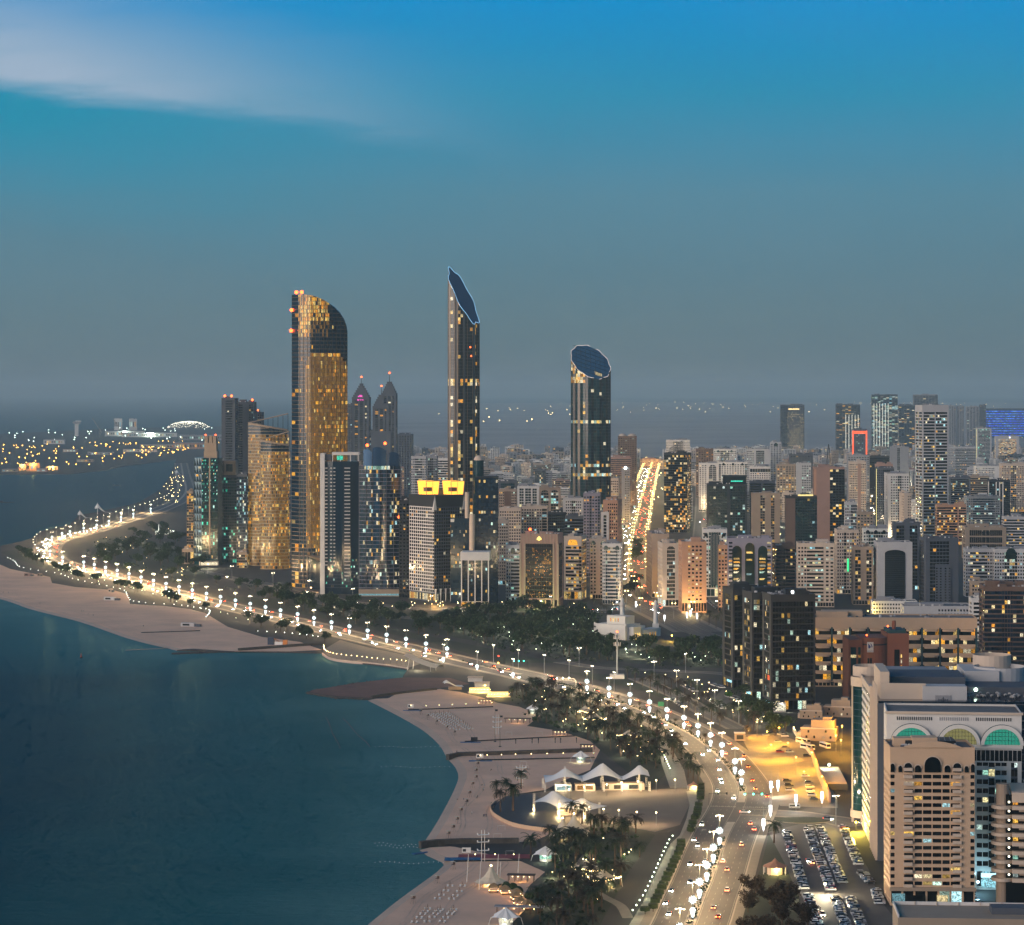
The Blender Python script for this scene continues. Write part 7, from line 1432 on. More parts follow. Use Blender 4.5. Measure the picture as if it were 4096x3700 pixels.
	for x, y in ((664.5, 624), (687, 621), (690.5, 619), (697, 622), (636, 610)): o = link('banner_lamp', bm, None, (*G(x, y), .1)); tag(o, 'pole with a glowing white banner box by the boulevard mouth', 'street lamp', 'boulevard banner lamps')
street_lamps()
def globe_lights():
	"""small park and promenade globes"""
	def proto(m, h=3.6, r=.26): mb = MB(); mb.cyl(0, 0, 0, h, .07, .05, m_dark, 5); mb.ball(0, 0, h + r * .7, r, m, 7, 5); return mb.mesh('globe_lamp')
	g = {'park': proto(e_park), 'warm': proto(e_warm), 'white': proto(emit('globe_white', (.9, 1, .92), 14)), 'far': proto(e_warm, 10, 1.0), 'farw': proto(emit('globe_far', (.8, 1, .88), 16), 12, 1.2), 'faro': proto(e_org, 10, 1.3)}
	rnd = random.Random(41)
	def put(x, y, k, lb, gp, light=0, sc=1.0, col=(1, .8, .5)):
		o = link('beach_lamp', g[k], None, (*G(x, y), .05), None, (sc,) * 3); tag(o, lb, 'lamp', gp)
		if light: lamp_light(o, (0, 0, 3.2), light, col, .3)
	def line(pts, n, *a, **k):
		p = smooth_path(GP(*pts), 6); ss = arc_s(p)
		for i in range(n): q, _ = at_s(p, ss, ss[-1] * (i + .5) / n); o = link('promenade_lamp', g[a[0]], None, (*q, .05)); tag(o, a[1] + ', ' + ordn(i + 1) + ' in its row', 'lamp', a[2]); (k.get('light') and i % k.get('every', 1) == 0) and lamp_light(o, (0, 0, 3.2), k['light'], k.get('col', (1, .85, .55)), .3)
	J = lambda cx, cyy: (600 + cx / 8.093, 700 + cyy / 8.093); N_ = lambda cx, cyy: (cx / 6.203, 537.5 + cyy / 6.203); L = lambda cx, cyy: (300 + cx / 8.064, 575 + cyy / 8.064); K = lambda cx, cyy: (375 + cx / 8.064, 700 + cyy / 8.064)
	line([J(250, 1800), J(345, 1660), J(420, 1510), J(480, 1370), J(530, 1260), J(570, 1180), J(605, 1150)], 18, 'park', 'greenish globe lamp along the promenade below the plaza', 'lower promenade lamps', light=700, every=2, col=(.9, 1, .6))
	line([J(515, 490), J(545, 560), J(572, 620)], 7, 'park', 'greenish globe lamp beside the palm pavement at the bend', 'bend pavement lamps', light=500, every=2, col=(.9, 1, .6))
	line([N_(40, 140), N_(90, 165), N_(120, 200), N_(230, 222), N_(370, 245), N_(450, 275), N_(560, 300), N_(680, 325), N_(770, 350), N_(790, 385), N_(810, 415)], 30, 'white', 'white globe lamp along the wall behind the left beach', 'left beach wall lamps', light=400, every=4, col=(.9, 1, .7))
	line([N_(810, 415), N_(920, 430), N_(1090, 440), N_(1200, 455), N_(1290, 470), N_(1300, 490), N_(1275, 520)], 18, 'white', 'white globe lamp on the promenade by the beach bend', 'beach bend lamps', light=400, every=4, col=(.9, 1, .7))
	line([N_(1570, 605), N_(1690, 612), N_(1800, 620), N_(1910, 632), N_(1990, 645)], 9, 'white', 'globe lamp on the promenade over the small groyne', 'groyne promenade lamps')
	line([L(190, 600), L(200, 640), L(260, 668), L(380, 685), L(480, 695), L(560, 705), L(660, 715), L(770, 720), L(870, 735)], 26, 'warm', 'warm restaurant lamp along the curved quay', 'quay restaurant lamps', light=900, every=2, col=(1, .6, .3))
	for ly in ([(290, 78), (413, 82), (518, 77), (624, 72), (733, 66), (837, 60), (942, 57)], [(850, 487), (905, 484), (1020, 481), (1133, 478), (1260, 475), (1388, 472), (1518, 469), (1763, 466)], [(808, 1296), (968, 1296), (1118, 1297)]):
		for p in ly: put(*K(*p), 'warm', 'low yellow lamp on the path across the sand', 'beach path lamps', 0, .75)
	# scattered garden lights
	def scat(pp, n, k, lb, gp, seed, light=0, every=3, sc=.9):
		r2 = random.Random(seed); P = GP(*pp); xs = [p[0] for p in P]; ys = [p[1] for p in P]; c = 0; t = 0
		while c < n and t < 4000:
			t += 1; p = (r2.uniform(min(xs), max(xs)), r2.uniform(min(ys), max(ys)))
			if not inside(p, P): continue
			c += 1; o = link({'far': 'distant_street_light', 'faro': 'port_lamp', 'farw': 'port_lamp'}.get(k, 'garden_light'), g[k], None, (*p, .05), None, (sc,) * 2 + (sc * r2.uniform(.8, 1.3),)); tag(o, lb, 'lamp', gp); (light and c % every == 0) and lamp_light(o, (0, 0, 3.2), light, (1, .9, .6), .3)
	scat([(440, 628), (520, 618), (590, 620), (600, 652), (560, 658), (470, 642)], 60, 'park', 'small light among the trees of the central park', 'central park lights', 5, 3200, 2)
	scat([(600, 645), (720, 655), (722, 668), (640, 664)], 26, 'park', 'small light in the park right of the mosque', 'right park lights', 6, 3000, 2)
	scat([(95, 540), (170, 530), (195, 558), (217, 574), (170, 584), (100, 565)], 48, 'warm', 'small warm light in the left garden', 'left garden lights', 7, 4000, 3)
	scat([(30, 556), (120, 586), (215, 612), (300, 638), (240, 624), (140, 594), (60, 575)], 46, 'park', 'small light between the left beach and the road', 'left strip lights', 8, 2200, 3)
	scat([(505, 692), (560, 686), (640, 716), (688, 745), (640, 768), (604, 746), (560, 729)], 44, 'warm', 'warm light under the palms of the beach grove', 'beach grove lights', 9, 2000, 2, .8)
	scat([(560, 850), (620, 832), (640, 850), (600, 910), (560, 925), (540, 890)], 26, 'warm', 'warm light under the palms below the plaza', 'lower garden lights', 10, 1800, 2, .8)
	scat([(640, 675), (740, 690), (770, 715), (800, 735), (760, 728), (700, 708)], 26, 'warm', 'warm light by the service road lawns', 'service lawn lights', 11, 2500, 3)
	scat([(330, 604), (480, 606), (640, 608), (640, 613), (480, 612), (330, 610)], 40, 'warm', 'warm light at the foot of the tower row', 'tower foot lights', 12, 6000, 3, 1.1)
	scat([(162, 490), (176, 466), (185, 480), (178, 505), (150, 508)], 44, 'far', 'lamp on the headland beyond the far curve', 'headland lamps', 13, 0, 3, .5)
	scat([(0, 470), (0, 447), (120, 444), (240, 442), (170, 458), (70, 471)], 135, 'faro', 'orange lamp on the port island', 'port island lamps', 14, 0, 3, .85)
	scat([(0, 446), (0, 434), (180, 430), (280, 434), (240, 443)], 55, 'farw', 'white lamp in the distant port', 'distant port lamps', 15, 0, 3, 1.15)
	scat([(480, 430), (700, 415), (900, 416), (1020, 412), (1020, 404), (640, 404), (400, 415)], 110, 'far', 'lamp on the far shore beyond the lagoon', 'far shore lamps', 16, 0, 3, 2.5)
	scat([(640, 470), (1020, 470), (1020, 540), (720, 540), (640, 500)], 130, 'far', 'street light glimpsed between the hazy far blocks', 'far street lights', 17, 45000, 2, .8)
	scat([(480, 470), (610, 470), (610, 530), (490, 530)], 46, 'far', 'street light glimpsed left of the oval tower', 'mid street lights', 18, 30000, 2, .8)
globe_lights()
# ------------------------------------------------------------------ vehicles
CK = lambda cx, cyy: (375 + cx / 8.064, 700 + cyy / 8.064)      # readings taken from enlarged views of the beach ...
CJ = lambda cx, cyy: (600 + cx / 8.093, 700 + cyy / 8.093)      # ... the road bend
CL = lambda cx, cyy: (300 + cx / 8.064, 575 + cyy / 8.064)      # ... the bay
CN = lambda cx, cyy: (cx / 6.203, 537.5 + cyy / 6.203)          # ... the left beach
CG = lambda cx, cyy: (cx / 8.064, 387.5 + cyy / 8.064)          # ... the far curve
CP = lambda cx, cyy: (795 + cx / 17.34, 820 + cyy / 17.34)      # ... the car park
CM = lambda cx, cyy: (500 + cx / 8.064, 575 + cyy / 8.064)      # ... the mosque park
CQ = lambda cx, cyy: (650 + cx / 16.13, 600 + cyy / 16.13)      # ... the black towers' forecourt
PAINT = {'white': '#c9c9c6', 'silver': '#8e9296', 'grey': '#4d5156', 'black': '#14161a', 'red': '#7a1717', 'blue': '#26364f', 'gold': '#8a7a58'}
CARM = {}
def car_meshes():
	m_tyre = mat('tyre', '#101012', .9); m_win = mat('car_glass', '#0a0e12', .08, spec=.9); e_head = emit('headlight', (1, .88, .62), 120); e_tail = emit('taillight', (1, .08, .02), 45); hub = mat('wheel_rim', '#8a8c90', .3, .8)
	for shape in ('saloon', 'suv'):
		sv = shape == 'suv'
		prof = [(-2.3, .35), (-2.3, .8), (-2.15, .92 if not sv else 1.05), (-1.55, 1.0 if not sv else 1.12), (1.0, 1.0 if not sv else 1.1), (2.1, .82 if not sv else .98), (2.3, .62), (2.3, .35)]
		cab = [(-1.75 if not sv else -2.2, 1.0 if not sv else 1.1), (-1.1 if not sv else -1.95, 1.42 if not sv else 1.75), (.35 if not sv else .5, 1.44 if not sv else 1.76), (1.15, 1.0 if not sv else 1.1)]
		for cn, col in PAINT.items():
			pm = mat('paint_' + cn, col, .35, 0.0, var=.04, coat=.25); mb = MB(); w = .9
			def loft(pr, w0, w1, m):
				n = len(pr); zmin, zmax = min(p[1] for p in pr), max(p[1] for p in pr); q = len(mb.v)
				for sd in (-1, 1):
					for x, z in pr: t = (z - zmin) / (zmax - zmin); mb.v.append((x, sd * (w0 + (w1 - w0) * t), z))
				i = mb.mi(m); mb.f.append(tuple(q + k for k in range(n))); mb.m.append(i); mb.f.append(tuple(q + n + n - 1 - k for k in range(n))); mb.m.append(i)
				for k in range(n): mb.f.append((q + k, q + n + k, q + n + (k + 1) % n, q + (k + 1) % n)); mb.m.append(i)
			loft(prof, w, w * .95, pm); x0, x1, zt = cab[1][0], cab[2][0], cab[1][1]
			mb.box(x0 + .03, x1 - .03, -.66, .66, zt - .02, zt + .05, pm)
			body = mb.mesh('body'); mb = MB(); loft(cab, .84, .66, m_win); CARM[shape, cn] = (body, mb.mesh('windows'))
	wb = MB(); n = 10
	q = len(wb.v)
	for y in (-.11, .11): wb.v += [(.33 * cos(2 * pi * k / n), y, .33 * sin(2 * pi * k / n)) for k in range(n)]
	i = wb.mi(m_tyre); wb.f.append(tuple(range(n))); wb.m.append(wb.mi(hub)); wb.f.append(tuple(reversed(range(n, 2 * n)))); wb.m.append(wb.mi(hub))
	for k in range(n): wb.f.append((k, (k + 1) % n, n + (k + 1) % n, n + k)); wb.m.append(i)
	hd, tl = MB(), MB()
	for s in (-1, 1): hd.box(2.25, 2.36, s * .62 - .22, s * .62 + .22, .58, .82, e_head); tl.box(-2.36, -2.25, s * .62 - .24, s * .62 + .24, .68, .9, e_tail)
	return wb.mesh('wheel'), hd.mesh('headlights'), tl.mesh('taillights')
WHEEL, HEAD, TAIL = car_meshes()
CARS = []
def car(x, y, az, rnd, label, group, lights=False, wheels=True, z=.06, bright=1.0):
	cn = rnd.choices(list(PAINT), (10, 4, 3, 3, 1, 1, 1))[0]; sh = rnd.choice(('saloon', 'suv')); CARS.append((hypot(x, y), x, y, z, az, cn, sh, label, group, lights, wheels))
def place_cars():
	"""the 300 nearest cars are things with parts; the farther ones are one mass"""
	CARS.sort(key=lambda c: c[0]); far = MB()
	def add(me, M_):
		q = len(far.v); ca, sa = cos(M_[3]), sin(M_[3]); mats = [far.mi(m) for m in me.materials]
		for v in me.vertices: x, y, z = v.co; far.v.append((M_[0] + ca * x - sa * y, M_[1] + sa * x + ca * y, M_[2] + z))
		for p in me.polygons: far.f.append(tuple(q + i for i in p.vertices)); far.m.append(mats[p.material_index])
	for i, (_, x, y, z, az, cn, sh, label, group, lights, wheels) in enumerate(CARS):
		b, w = CARM[sh, cn]
		if i >= 300:
			for me in (b, w) + ((HEAD, TAIL) if lights else ()): add(me, (x, y, z, az))
			continue
		r = thing('car', cn + (' saloon ' if sh == 'saloon' else ' tall car ') + label, 'car', (x, y, z), az, group); link('body', b, r); link('windows', w, r)
		for wx in (-1.42, 1.42):
			for wy in (-.82, .82): link('wheel', WHEEL, r, (wx, wy, .33))
		if lights: link('headlights', HEAD, r); link('taillights', TAIL, r)
	o = far.build('distant_cars'); tag(o, 'many small distant cars with lights on the roads and lots', 'cars', kind='stuff')
def parked():
	rnd = random.Random(55)
	def row(a, b, label, group, step=2.75, skip=.06, wheels=True, face=None, z=.07):
		A, B_ = np.array(G(*a)), np.array(G(*b)); d = B_ - A; L_ = np.linalg.norm(d); d /= L_; n = int(L_ / step)
		for k in range(n + 1):
			if rnd.random() < skip: continue
			p = A + d * step * k; car(p[0] + rnd.uniform(-.25, .25), p[1] + rnd.uniform(-.1, .1), (face if face is not None else 0) + rnd.choice((0, pi)) + rnd.uniform(-.04, .04), rnd, ordn(k + 1) + ' from far end ' + label, group, wheels=wheels, z=z)
	g = 'cars in the near car park'
	row(CP(220, 150), CP(630, 1240), 'of the left middle row in the near lot', g); row(CP(430, 150), CP(820, 1100), 'of the right middle row in the near lot', g)
	row(CP(835, 130), CP(1110, 800), 'of the row beside the glass office', g); row(CP(1170, 940), CP(1310, 1120), 'of the short row beside the beige tower', g)
	row(CP(700, 1370), CP(900, 1900), 'of the bottom left row in the near lot', g); row(CP(960, 1380), CP(1180, 1900), 'of the bottom right row in the near lot', g)
	row(CP(-150, 220), CP(160, 1220), 'of the row along the grove', g); row(CP(210, 1300), CP(420, 1900), 'of the lowest row along the grove', g); row(CP(1395, 1240), CP(1480, 1470), 'before the lit shop of the beige tower', g)
	row(CQ(1000, 1370), CQ(1180, 1430), 'in the bend below the rear black tower', 'cars by the black towers', wheels=False); row(CQ(1250, 1560), CQ(1620, 1660), 'along the kerb of the black towers', 'cars by the black towers', wheels=False); row(CQ(940, 1610), CQ(1200, 1770), 'under the trees by the black towers', 'cars by the black towers', wheels=False)
	row(CQ(340, 1600), CQ(520, 1720), 'beside the corniche near the green sign', 'cars by the service road', wheels=False); row(CQ(540, 1390), CQ(740, 1490), 'along the palm lined service road', 'cars by the service road', wheels=False); row(CQ(940, 20), CQ(1100, 150), 'in the dim street right of the orange lit tower', 'cars in the dim street', wheels=False)
	row(CL(400, 330), CL(820, 340), 'on the lot before the curved blue tower', 'cars before the tower row', 4.0, .3, False, pi / 2); row(CL(1380, 290), CL(1480, 310), 'on the lot under the arcaded small office', 'cars before the tower row', 3, .1, False); row(CL(1600, 300), CL(1650, 240), 'in the lane beside the bronze block', 'cars before the tower row', 3, .1, False)
	row(CM(700, 300), CM(900, 310), 'on the lot before the white boulevard corner tower', 'cars before the mosque', 4, .3, False, pi / 2)
	for x, y, f in ((766, 736, 0), (770, 735, 0), (778, 742.5, .1), (785.5, 748, .1), (780, 753, .1), (790, 753, .2), (807, 757, 0), (805.5, 777, .05), (787, 782, .05), (789, 786.5, .05), (790, 791, .05), (809, 784, .05), (810, 788, .05), (810.5, 792, .05), (812, 796, .05), (814, 800, .05), (781, 735, 0), (785, 737, 0)): car(*G(x, y), f, rnd, 'on the orange lit car park', 'cars on the orange lit car park')
	for k in range(6): car(*G(941 + k * 5.2, 908.5), pi / 2, rnd, 'nose in before the beige tower shops', 'cars before the beige tower')
	car(*G(974, 897), 1.4, rnd, 'in the alley right of the beige tower', 'cars before the beige tower'); car(*G(978, 904), 1.2, rnd, 'in the alley right of the beige tower', 'cars before the beige tower')
def traffic():
	rnd = random.Random(66)
	# the side of the road that comes towards the camera shows headlights, the other side tail lights
	for side, n in ((-1, 120), (1, 96)):
		for k in range(n):
			s = (k + rnd.random() * .8) * (3300 / n); lane = rnd.choice((3.9, 6.9, 9.9, 12.9)); q, d = at_s(MED, MS, s)
			if GAP0 - 5 < s < GAP1 + 5: continue
			p = q + np.array((d[1], -d[0])) * side * lane; az = atan2(d[1], d[0]) + (pi if side < 0 else 0)
			near = s < 900
			car(*p, az, rnd, 'with headlights on coming down the corniche road' if side < 0 else 'with red tail lights driving away on the corniche road', 'corniche traffic', True, near, .1)
	ss = arc_s(BOUL)
	for side, n in ((-1, 150), (1, 140)):
		for k in range(n):
			s = 160 + (ss[-1] - 170) * rnd.random(); lane = rnd.choice((4, 8, 12, 16)); q, d = at_s(BOUL, ss, s); p = q + np.array((d[1], -d[0])) * side * lane
			car(*p, atan2(d[1], d[0]) + (pi if side < 0 else 0), rnd, 'with headlights on in the boulevard traffic' if side < 0 else 'with red tail lights in the boulevard traffic', 'boulevard traffic', True, False, .1)
	for key, n in (('far_street', 16), ('side_street', 12), ('cross_street', 3), ('tower_front_road', 8), ('mosque_street', 4)):
		p = ROADS[key]; s2 = arc_s(p)
		for k in range(n): s = s2[-1] * rnd.random(); q, d = at_s(p, s2, s); sd = rnd.choice((-1, 1)); q = q + np.array((d[1], -d[0])) * sd * 3.5; car(*q, atan2(d[1], d[0]) + (0 if sd > 0 else pi), rnd, 'driving on the ' + key.replace('_', ' '), 'side street traffic', True, False, .1)
	car(*G(808.5, 862), -pi / 2, rnd, 'with headlights on in the near car park aisle', 'car park traffic', True); car(*G(812, 864), pi / 2, rnd, 'with red tail lights in the near car park aisle', 'car park traffic', True); car(*G(822.5, 916), -pi / 2, rnd, 'with a yellow roof sign and headlights at the bottom', 'car park traffic', True)
parked(); traffic(); place_cars()
def buses():
	gw = mat('bus_white', '#c8c8c4', .35, var=.05); gg = mat('car_glass', '#0a0e12')
	b = MB(); b.box(-5.6, 5.6, -1.25, 1.25, .45, 3.2, gw); bm = b.mesh('body'); w = MB(); w.box(-5.2, 4.9, -1.28, 1.28, 1.7, 2.7, gg); w.box(5.3, 5.63, -1.1, 1.1, 1.4, 2.8, gg); wm = w.mesh('windows'); r_ = MB(); r_.box(-3, -1, -.7, .7, 3.21, 3.45, gw); rm = r_.mesh('roof_unit')
	for x, y, az, lb in ((803, 743.5, -1.05, 'white coach parked rear of two in line by the villas'), (807.5, 749.5, -1.05, 'white coach parked front of two in line by the villas'), (825, 748, -1.3, 'white coach parked alone by the orange lamps')):
		r = thing('coach', lb, 'bus', (*G(x, y), .06), az); link('body', bm, r); link('windows', wm, r); link('roof_unit', rm, r)
		for wx in (-3.6, 3.4):
			for wy in (-1.15, 1.15): link('wheel', WHEEL, r, (wx, wy, .42), None, (1.3, 1.2, 1.3))
	r = thing('minivan', 'white minivan stopped beside the signal crossing', 'van', (*G(794.5, 808.5), .1), 0.0); link('body', bm, r, None, None, (.48, .8, .68)); link('windows', wm, r, None, None, (.48, .81, .68))
	for wx in (-1.6, 1.6):
		for wy in (-.95, .95): link('wheel', WHEEL, r, (wx, wy, .33))
buses()

# ------------------------------------------------------------------ traffic signals, gantry, signs
def signals():
	def signal(x, y, az, n, m, arm, lb):
		r = thing('traffic_signal', lb, 'traffic light', (*G(x, y), .12), az, 'traffic signals'); mb = MB(); mb.cyl(0, 0, 0, 6.4, .14, .1, m_dark, 7); mb.tube([(0, 0, 6.2), (-arm, 0, 6.3)], .09, m_dark, 5); mb.build('mast', r)
		for k in range(n): b = MB(); X = -arm + k * arm / max(1, n) ; b.box(X - .25, X + .25, -.2, .2, 5.6, 6.9, m_dark); b.ball(X, -.3, 6.0, .45, m, 8, 5); b.build('signal_head', r)
	signal(770.5, 806, 0.05, 3, e_green, 13, 'signal mast with three green lights over the crossing'); signal(709, 806, pi, 2, m_dark, 9, 'dark signal mast on the left of the crossing')
	signal(528.5, 669, .1, 3, e_green, 11, 'signal mast with three green lights by the bayside road'); signal(505, 664, .1, 1, e_red, 5, 'signal mast with a red light by the bayside road'); signal(501, 671, .1, 1, e_org, 2, 'short signal post with an amber light on the bayside median')
	signal(641, 566, 0, 2, e_red, 8, 'boulevard signal with two red lights at the upper crossing'); signal(642, 592, 0, 2, e_red, 8, 'boulevard signal with two red lights at the lower crossing'); signal(655, 517, 0, 3, e_green, 16, 'boulevard signal with green lights at the far crossing'); signal(657, 478, 0, 2, e_green, 12, 'boulevard signal with green lights near its far end')
	r = thing('sign_gantry', 'curved white sign gantry reaching over the corniche road', 'gantry', (*G(576, 689.5), .12), .25); mb = MB(); mb.tube([(0, 0, 0), (0, 0, 5.5), (-1.2, 0, 7.2), (-3, 0, 7.6), (-20, 0, 7.2)], .25, m_white, 6); mb.tube([(-3, 0, 6.4), (-20, 0, 6.2)], .15, m_white, 5)
	for k in range(9): mb.tube([(-3 - k * 2, 0, 6.4), (-4 - k * 2, 0, 7.5)], .08, m_white, 4)
	mb.build('frame', r)
	for k in range(4): b = MB(); b.ball(-5 - k * 4.4, 0, 8.1, .5, e_lamp, 7, 4); b.build('gantry_lamp', r)
	for x, y, lb in ((661, 710, 'green road sign beside the corniche road'), (740, 741, 'small dark service hut by the orange car park')):
		r = thing('road_sign' if 'sign' in lb else 'service_hut', lb, 'sign' if 'sign' in lb else 'hut', (*G(x, y), .05), 0); mb = MB()
		if 'sign' in lb: mb.box(-2, 2, -.1, .1, 2.4, 5.4, mat('sign_green_paint', '#0f6a48', .5)); mb.cyl(-1.5, 0, 0, 2.4, .1, m=m_steel, n=5); mb.cyl(1.5, 0, 0, 2.4, .1, m=m_steel, n=5); mb.build('panel', r)
		else: mb.box(-3, 3, 0, 4, 0, 4.5, wall('tan')); mb.box(-3.3, 3.3, -.3, 4.3, 4.5, 4.9, wall('white')); mb.box(-2, 2, -.05, -.02, 1, 3.5, m_dark); mb.build('walls', r)
	# roundabout island, ramp walls, car park walls
	mb = MB(); X, d = G(803, 820.5); pl = arcpts(X, d, 14, 9, 0, 360, 26)[:-1]; mb.prism(pl, .05, .3, m_kerb, mt=m_lawn); struct(mb.build('roundabout_island'))
	p = smooth_path(GP((812, 757), (818, 775), (824, 790), (830, 803)), 6); w = MB(); kerb(w, p, -.4, .4, 5.5, wall('peach')); o = w.build('retaining_wall'); tag(o, 'long orange lit retaining wall of the ramp beside the car park', 'wall')
	p2 = smooth_path(GP((793, 731), (800, 741), (812, 757)), 6); w = MB(); kerb(w, p2, -.3, .3, 2.6, wall('cream')); o = w.build('boundary_wall'); tag(o, 'low cream boundary wall between the villas and the car park', 'wall')
	r = thing('stepped_roof', 'ribbed roof structure beside the ramp and the glass office', 'building', (*G(836, 790), 0), -.05)
	mb = MB(); mb.box(-6, 6, 0, 60, 0, 3, wall('slate')); mb.build('wall', r)
	for k in range(14): mb = MB(); mb.box(-5.6, 5.6, 1 + k * 4.2, 3.2 + k * 4.2, 3.02, 3.9, wall('cream')); mb.build('roof_rib', r)
	mb = MB(); mb.ball(0, 50, 6, .8, MATS['flood_green'], 8, 5); mb.cyl(0, 50, 3, 5.6, .1, m=m_dark, n=5); o = mb.build('floodlight', r); lamp_light(r, (0, 48, 6), 9000, (.7, 1, .75), .4)
	# building base floodlights seen as glowing pools
	for x, y, pw, col, lb in ((856, 832, 60000, (1, .72, .08), 'yellow floodlight at the foot of the glass office'), (978, 893, 7000, (.35, .75, 1), 'blue white light at the arched office entrance'), (783, 712, 16000, (1, .95, .8), 'white light at the front black tower entrance'), (692, 614, 50000, (1, .72, .3), 'warm floodlight at the orange lit sandstone tower foot'), (617, 607, 16000, (.6, .85, 1), 'blue shop light at the white corner tower foot'), (868, 616, 26000, (1, .75, .15), 'yellow light behind the long banded block'), (838, 590, 16000, (.1, 1, .5), 'green light by the small hidden mosque'), (436, 606, 46000, (1, .5, .12), 'orange light at the grid tower forecourt'), (535, 609, 30000, (.85, 1, .3), 'greenish yellow light at the bronze block foot'), (485, 692, 20000, (1, .62, .15), 'golden light at the beach restaurant'), (208, 568, 20000, (1, .85, .6), 'white light at the folded tower entrance'), (311, 592, 20000, (1, .55, .25), 'orange light at the sail tower podium'), (825, 895, 30000, (1, .85, .55), 'starburst lamp in the near car park'), (672, 641, 16000, (1, .65, .1), 'yellow light at the petrol station canopy')):
		o = MB(); o.cyl(0, 0, 0, 4.2, .09, m=m_dark, n=5); o.ball(0, 0, 4.5, .55, emit('pool_%d' % x, col, 14), 8, 5); ob = o.build('floodlight'); ob.location = (*G(x, y), .1); tag(ob, lb, 'lamp', 'floodlights'); lamp_light(ob, (0, -.9, 4.6), pw, col, .5)
signals()
# ------------------------------------------------------------------ beach, tents, bay, port
m_tent = mat('tent_fabric', '#cfd0ce', .7, var=.06, scale=.3); m_tentw = mat('tent_fabric_cream', '#c9bba2', .7, var=.08, scale=.3); m_wood = mat('timber', '#4a3426', .8, var=.3, scale=1.5); m_thatch = mat('thatch', '#8a7454', .95, var=.3, scale=2.0); m_blue = mat('blue_plastic', '#1d4f78', .5); m_red = mat('red_paint', '#8a2a1c', .6)
def truss(mb, x, y, h, m=m_white):
	for dx in (-.35, .35):
		for dy in (-.35, .35): mb.tube([(x + dx, y + dy, 0), (x + dx, y + dy, h)], .07, m, 4)
	k = 0
	while k < h - 1: mb.tube([(x - .35, y - .35, k), (x + .35, y - .35, k + 1)], .05, m, 3); mb.tube([(x + .35, y + .35, k), (x - .35, y + .35, k + 1)], .05, m, 3); k += 1
def canopy(root, peaks, corners, ze, name='canopy', m=m_tent, n=26, mm=12, sag=.25):
	"""stretched fabric over a quadrilateral (corners a,b,c,d with heights) lifted to points at the peaks"""
	mb = MB(); A, B_, C_, D_ = [np.array(c, float) for c in corners]; g = []
	for j in range(mm + 1):
		for i in range(n + 1):
			u, v = i / n, j / mm; p = (A * (1 - u) + B_ * u) * (1 - v) + (D_ * (1 - u) + C_ * u) * v
			z = p[2]; q = 0.0
			for px, py, pz, r in peaks: dd = hypot(p[0] - px, p[1] - py) / r; q = max(q, (pz - z) * max(0, 1 - dd) ** 1.5)
			z += q - sag * sin(pi * u * 3) * (1 - abs(2 * v - 1)) ; g.append((p[0], p[1], z))
	for j in range(mm):
		for i in range(n):
			a = j * (n + 1) + i; mb.face([g[a], g[a + 1], g[a + n + 2], g[a + n + 1]], m)
	return mb.build(name, root, smooth=False)
def cone_tent(x, y, r, h, ez, lb, m=m_tentw, glow=True, posts=8, rz=0, cat='tent'):
	t = thing('round_tent', lb, cat, (*G(x, y), .06), rz); mb = MB(); n = 20; rings = [(1.0, ez), (.72, ez + .12 * (h - ez)), (.45, ez + .33 * (h - ez)), (.22, ez + .66 * (h - ez)), (.08, h)]
	for (a, za), (b, zb) in zip(rings, rings[1:]):
		for k in range(n):
			w = lambda q, f: r * f * (1 - (.07 if k % 2 else 0)); t0, t1 = 2 * pi * k / n, 2 * pi * (k + 1) / n; f0 = lambda f, t_, kk: (r * f * (1 + .06 * cos(n / 2 * t_) * f) * cos(t_), r * f * (1 + .06 * cos(n / 2 * t_) * f) * sin(t_))
			mb.face([(*f0(a, t0, k), za), (*f0(a, t1, k), za), (*f0(b, t1, k), zb), (*f0(b, t0, k), zb)], m)
	mb.build('roof', t)
	for k in range(posts): p = MB(); a = 2 * pi * k / posts; p.tube([(r * .95 * cos(a), r * .95 * sin(a), 0), (r * .92 * cos(a), r * .92 * sin(a), ez)], .09, m_white, 5); p.build('post', t)
	if glow: g = MB(); g.cyl(0, 0, h - .1, h + .5, .5, .3, e_warm, 8); g.build('top_lantern', t); lamp_light(t, (0, 0, ez * .7), 2600, (1, .7, .3), .4)
	return t
def kiosk(x, y, k, lb):
	t = thing('kiosk', lb, 'kiosk', (*G(x, y), .06), -.2, 'tented beach kiosks'); t.scale = (k,) * 3; mb = MB(); mb.cyl(0, 0, 0, 2.9, 2.4, m=wall('white'), n=10); mb.build('counter', t); w = MB(); w.cyl(0, 0, 1.0, 2.5, 2.46, m=lit('cool'), n=10, cap=False); w.build('lit_window', t)
	w = MB(); w.cyl(0, 0, 2.9, 3.2, 2.7, m=mat('kiosk_green', '#1f5a48', .5), n=10); w.build('fascia', t)
	c = MB(); pts = [(5.2 * cos(a), 5.2 * sin(a) * .8, 3.1 if i % 2 else 2.5) for i, a in enumerate(np.linspace(.3, 2 * pi + .3, 9)[:-1])]
	for i in range(8): a, b = pts[i], pts[(i + 1) % 8]; m1 = tuple((np.array(a) + np.array(b)) / 2 * .82 + np.array((0, 0, .55))); c.face([a, m1, (0, 0, 6.0)], m_tent); c.face([m1, b, (0, 0, 6.0)], m_tent)
	c.build('tent_roof', t)
	for i in (0, 2, 4, 6): p = MB(); p.tube([(pts[i][0] * 1.15, pts[i][1] * 1.15, 0), pts[i]], .08, m_white, 4); p.build('stay', t)
	lamp_light(t, (0, -3.4, 2.2), 900, (.8, 1, .7), .3)
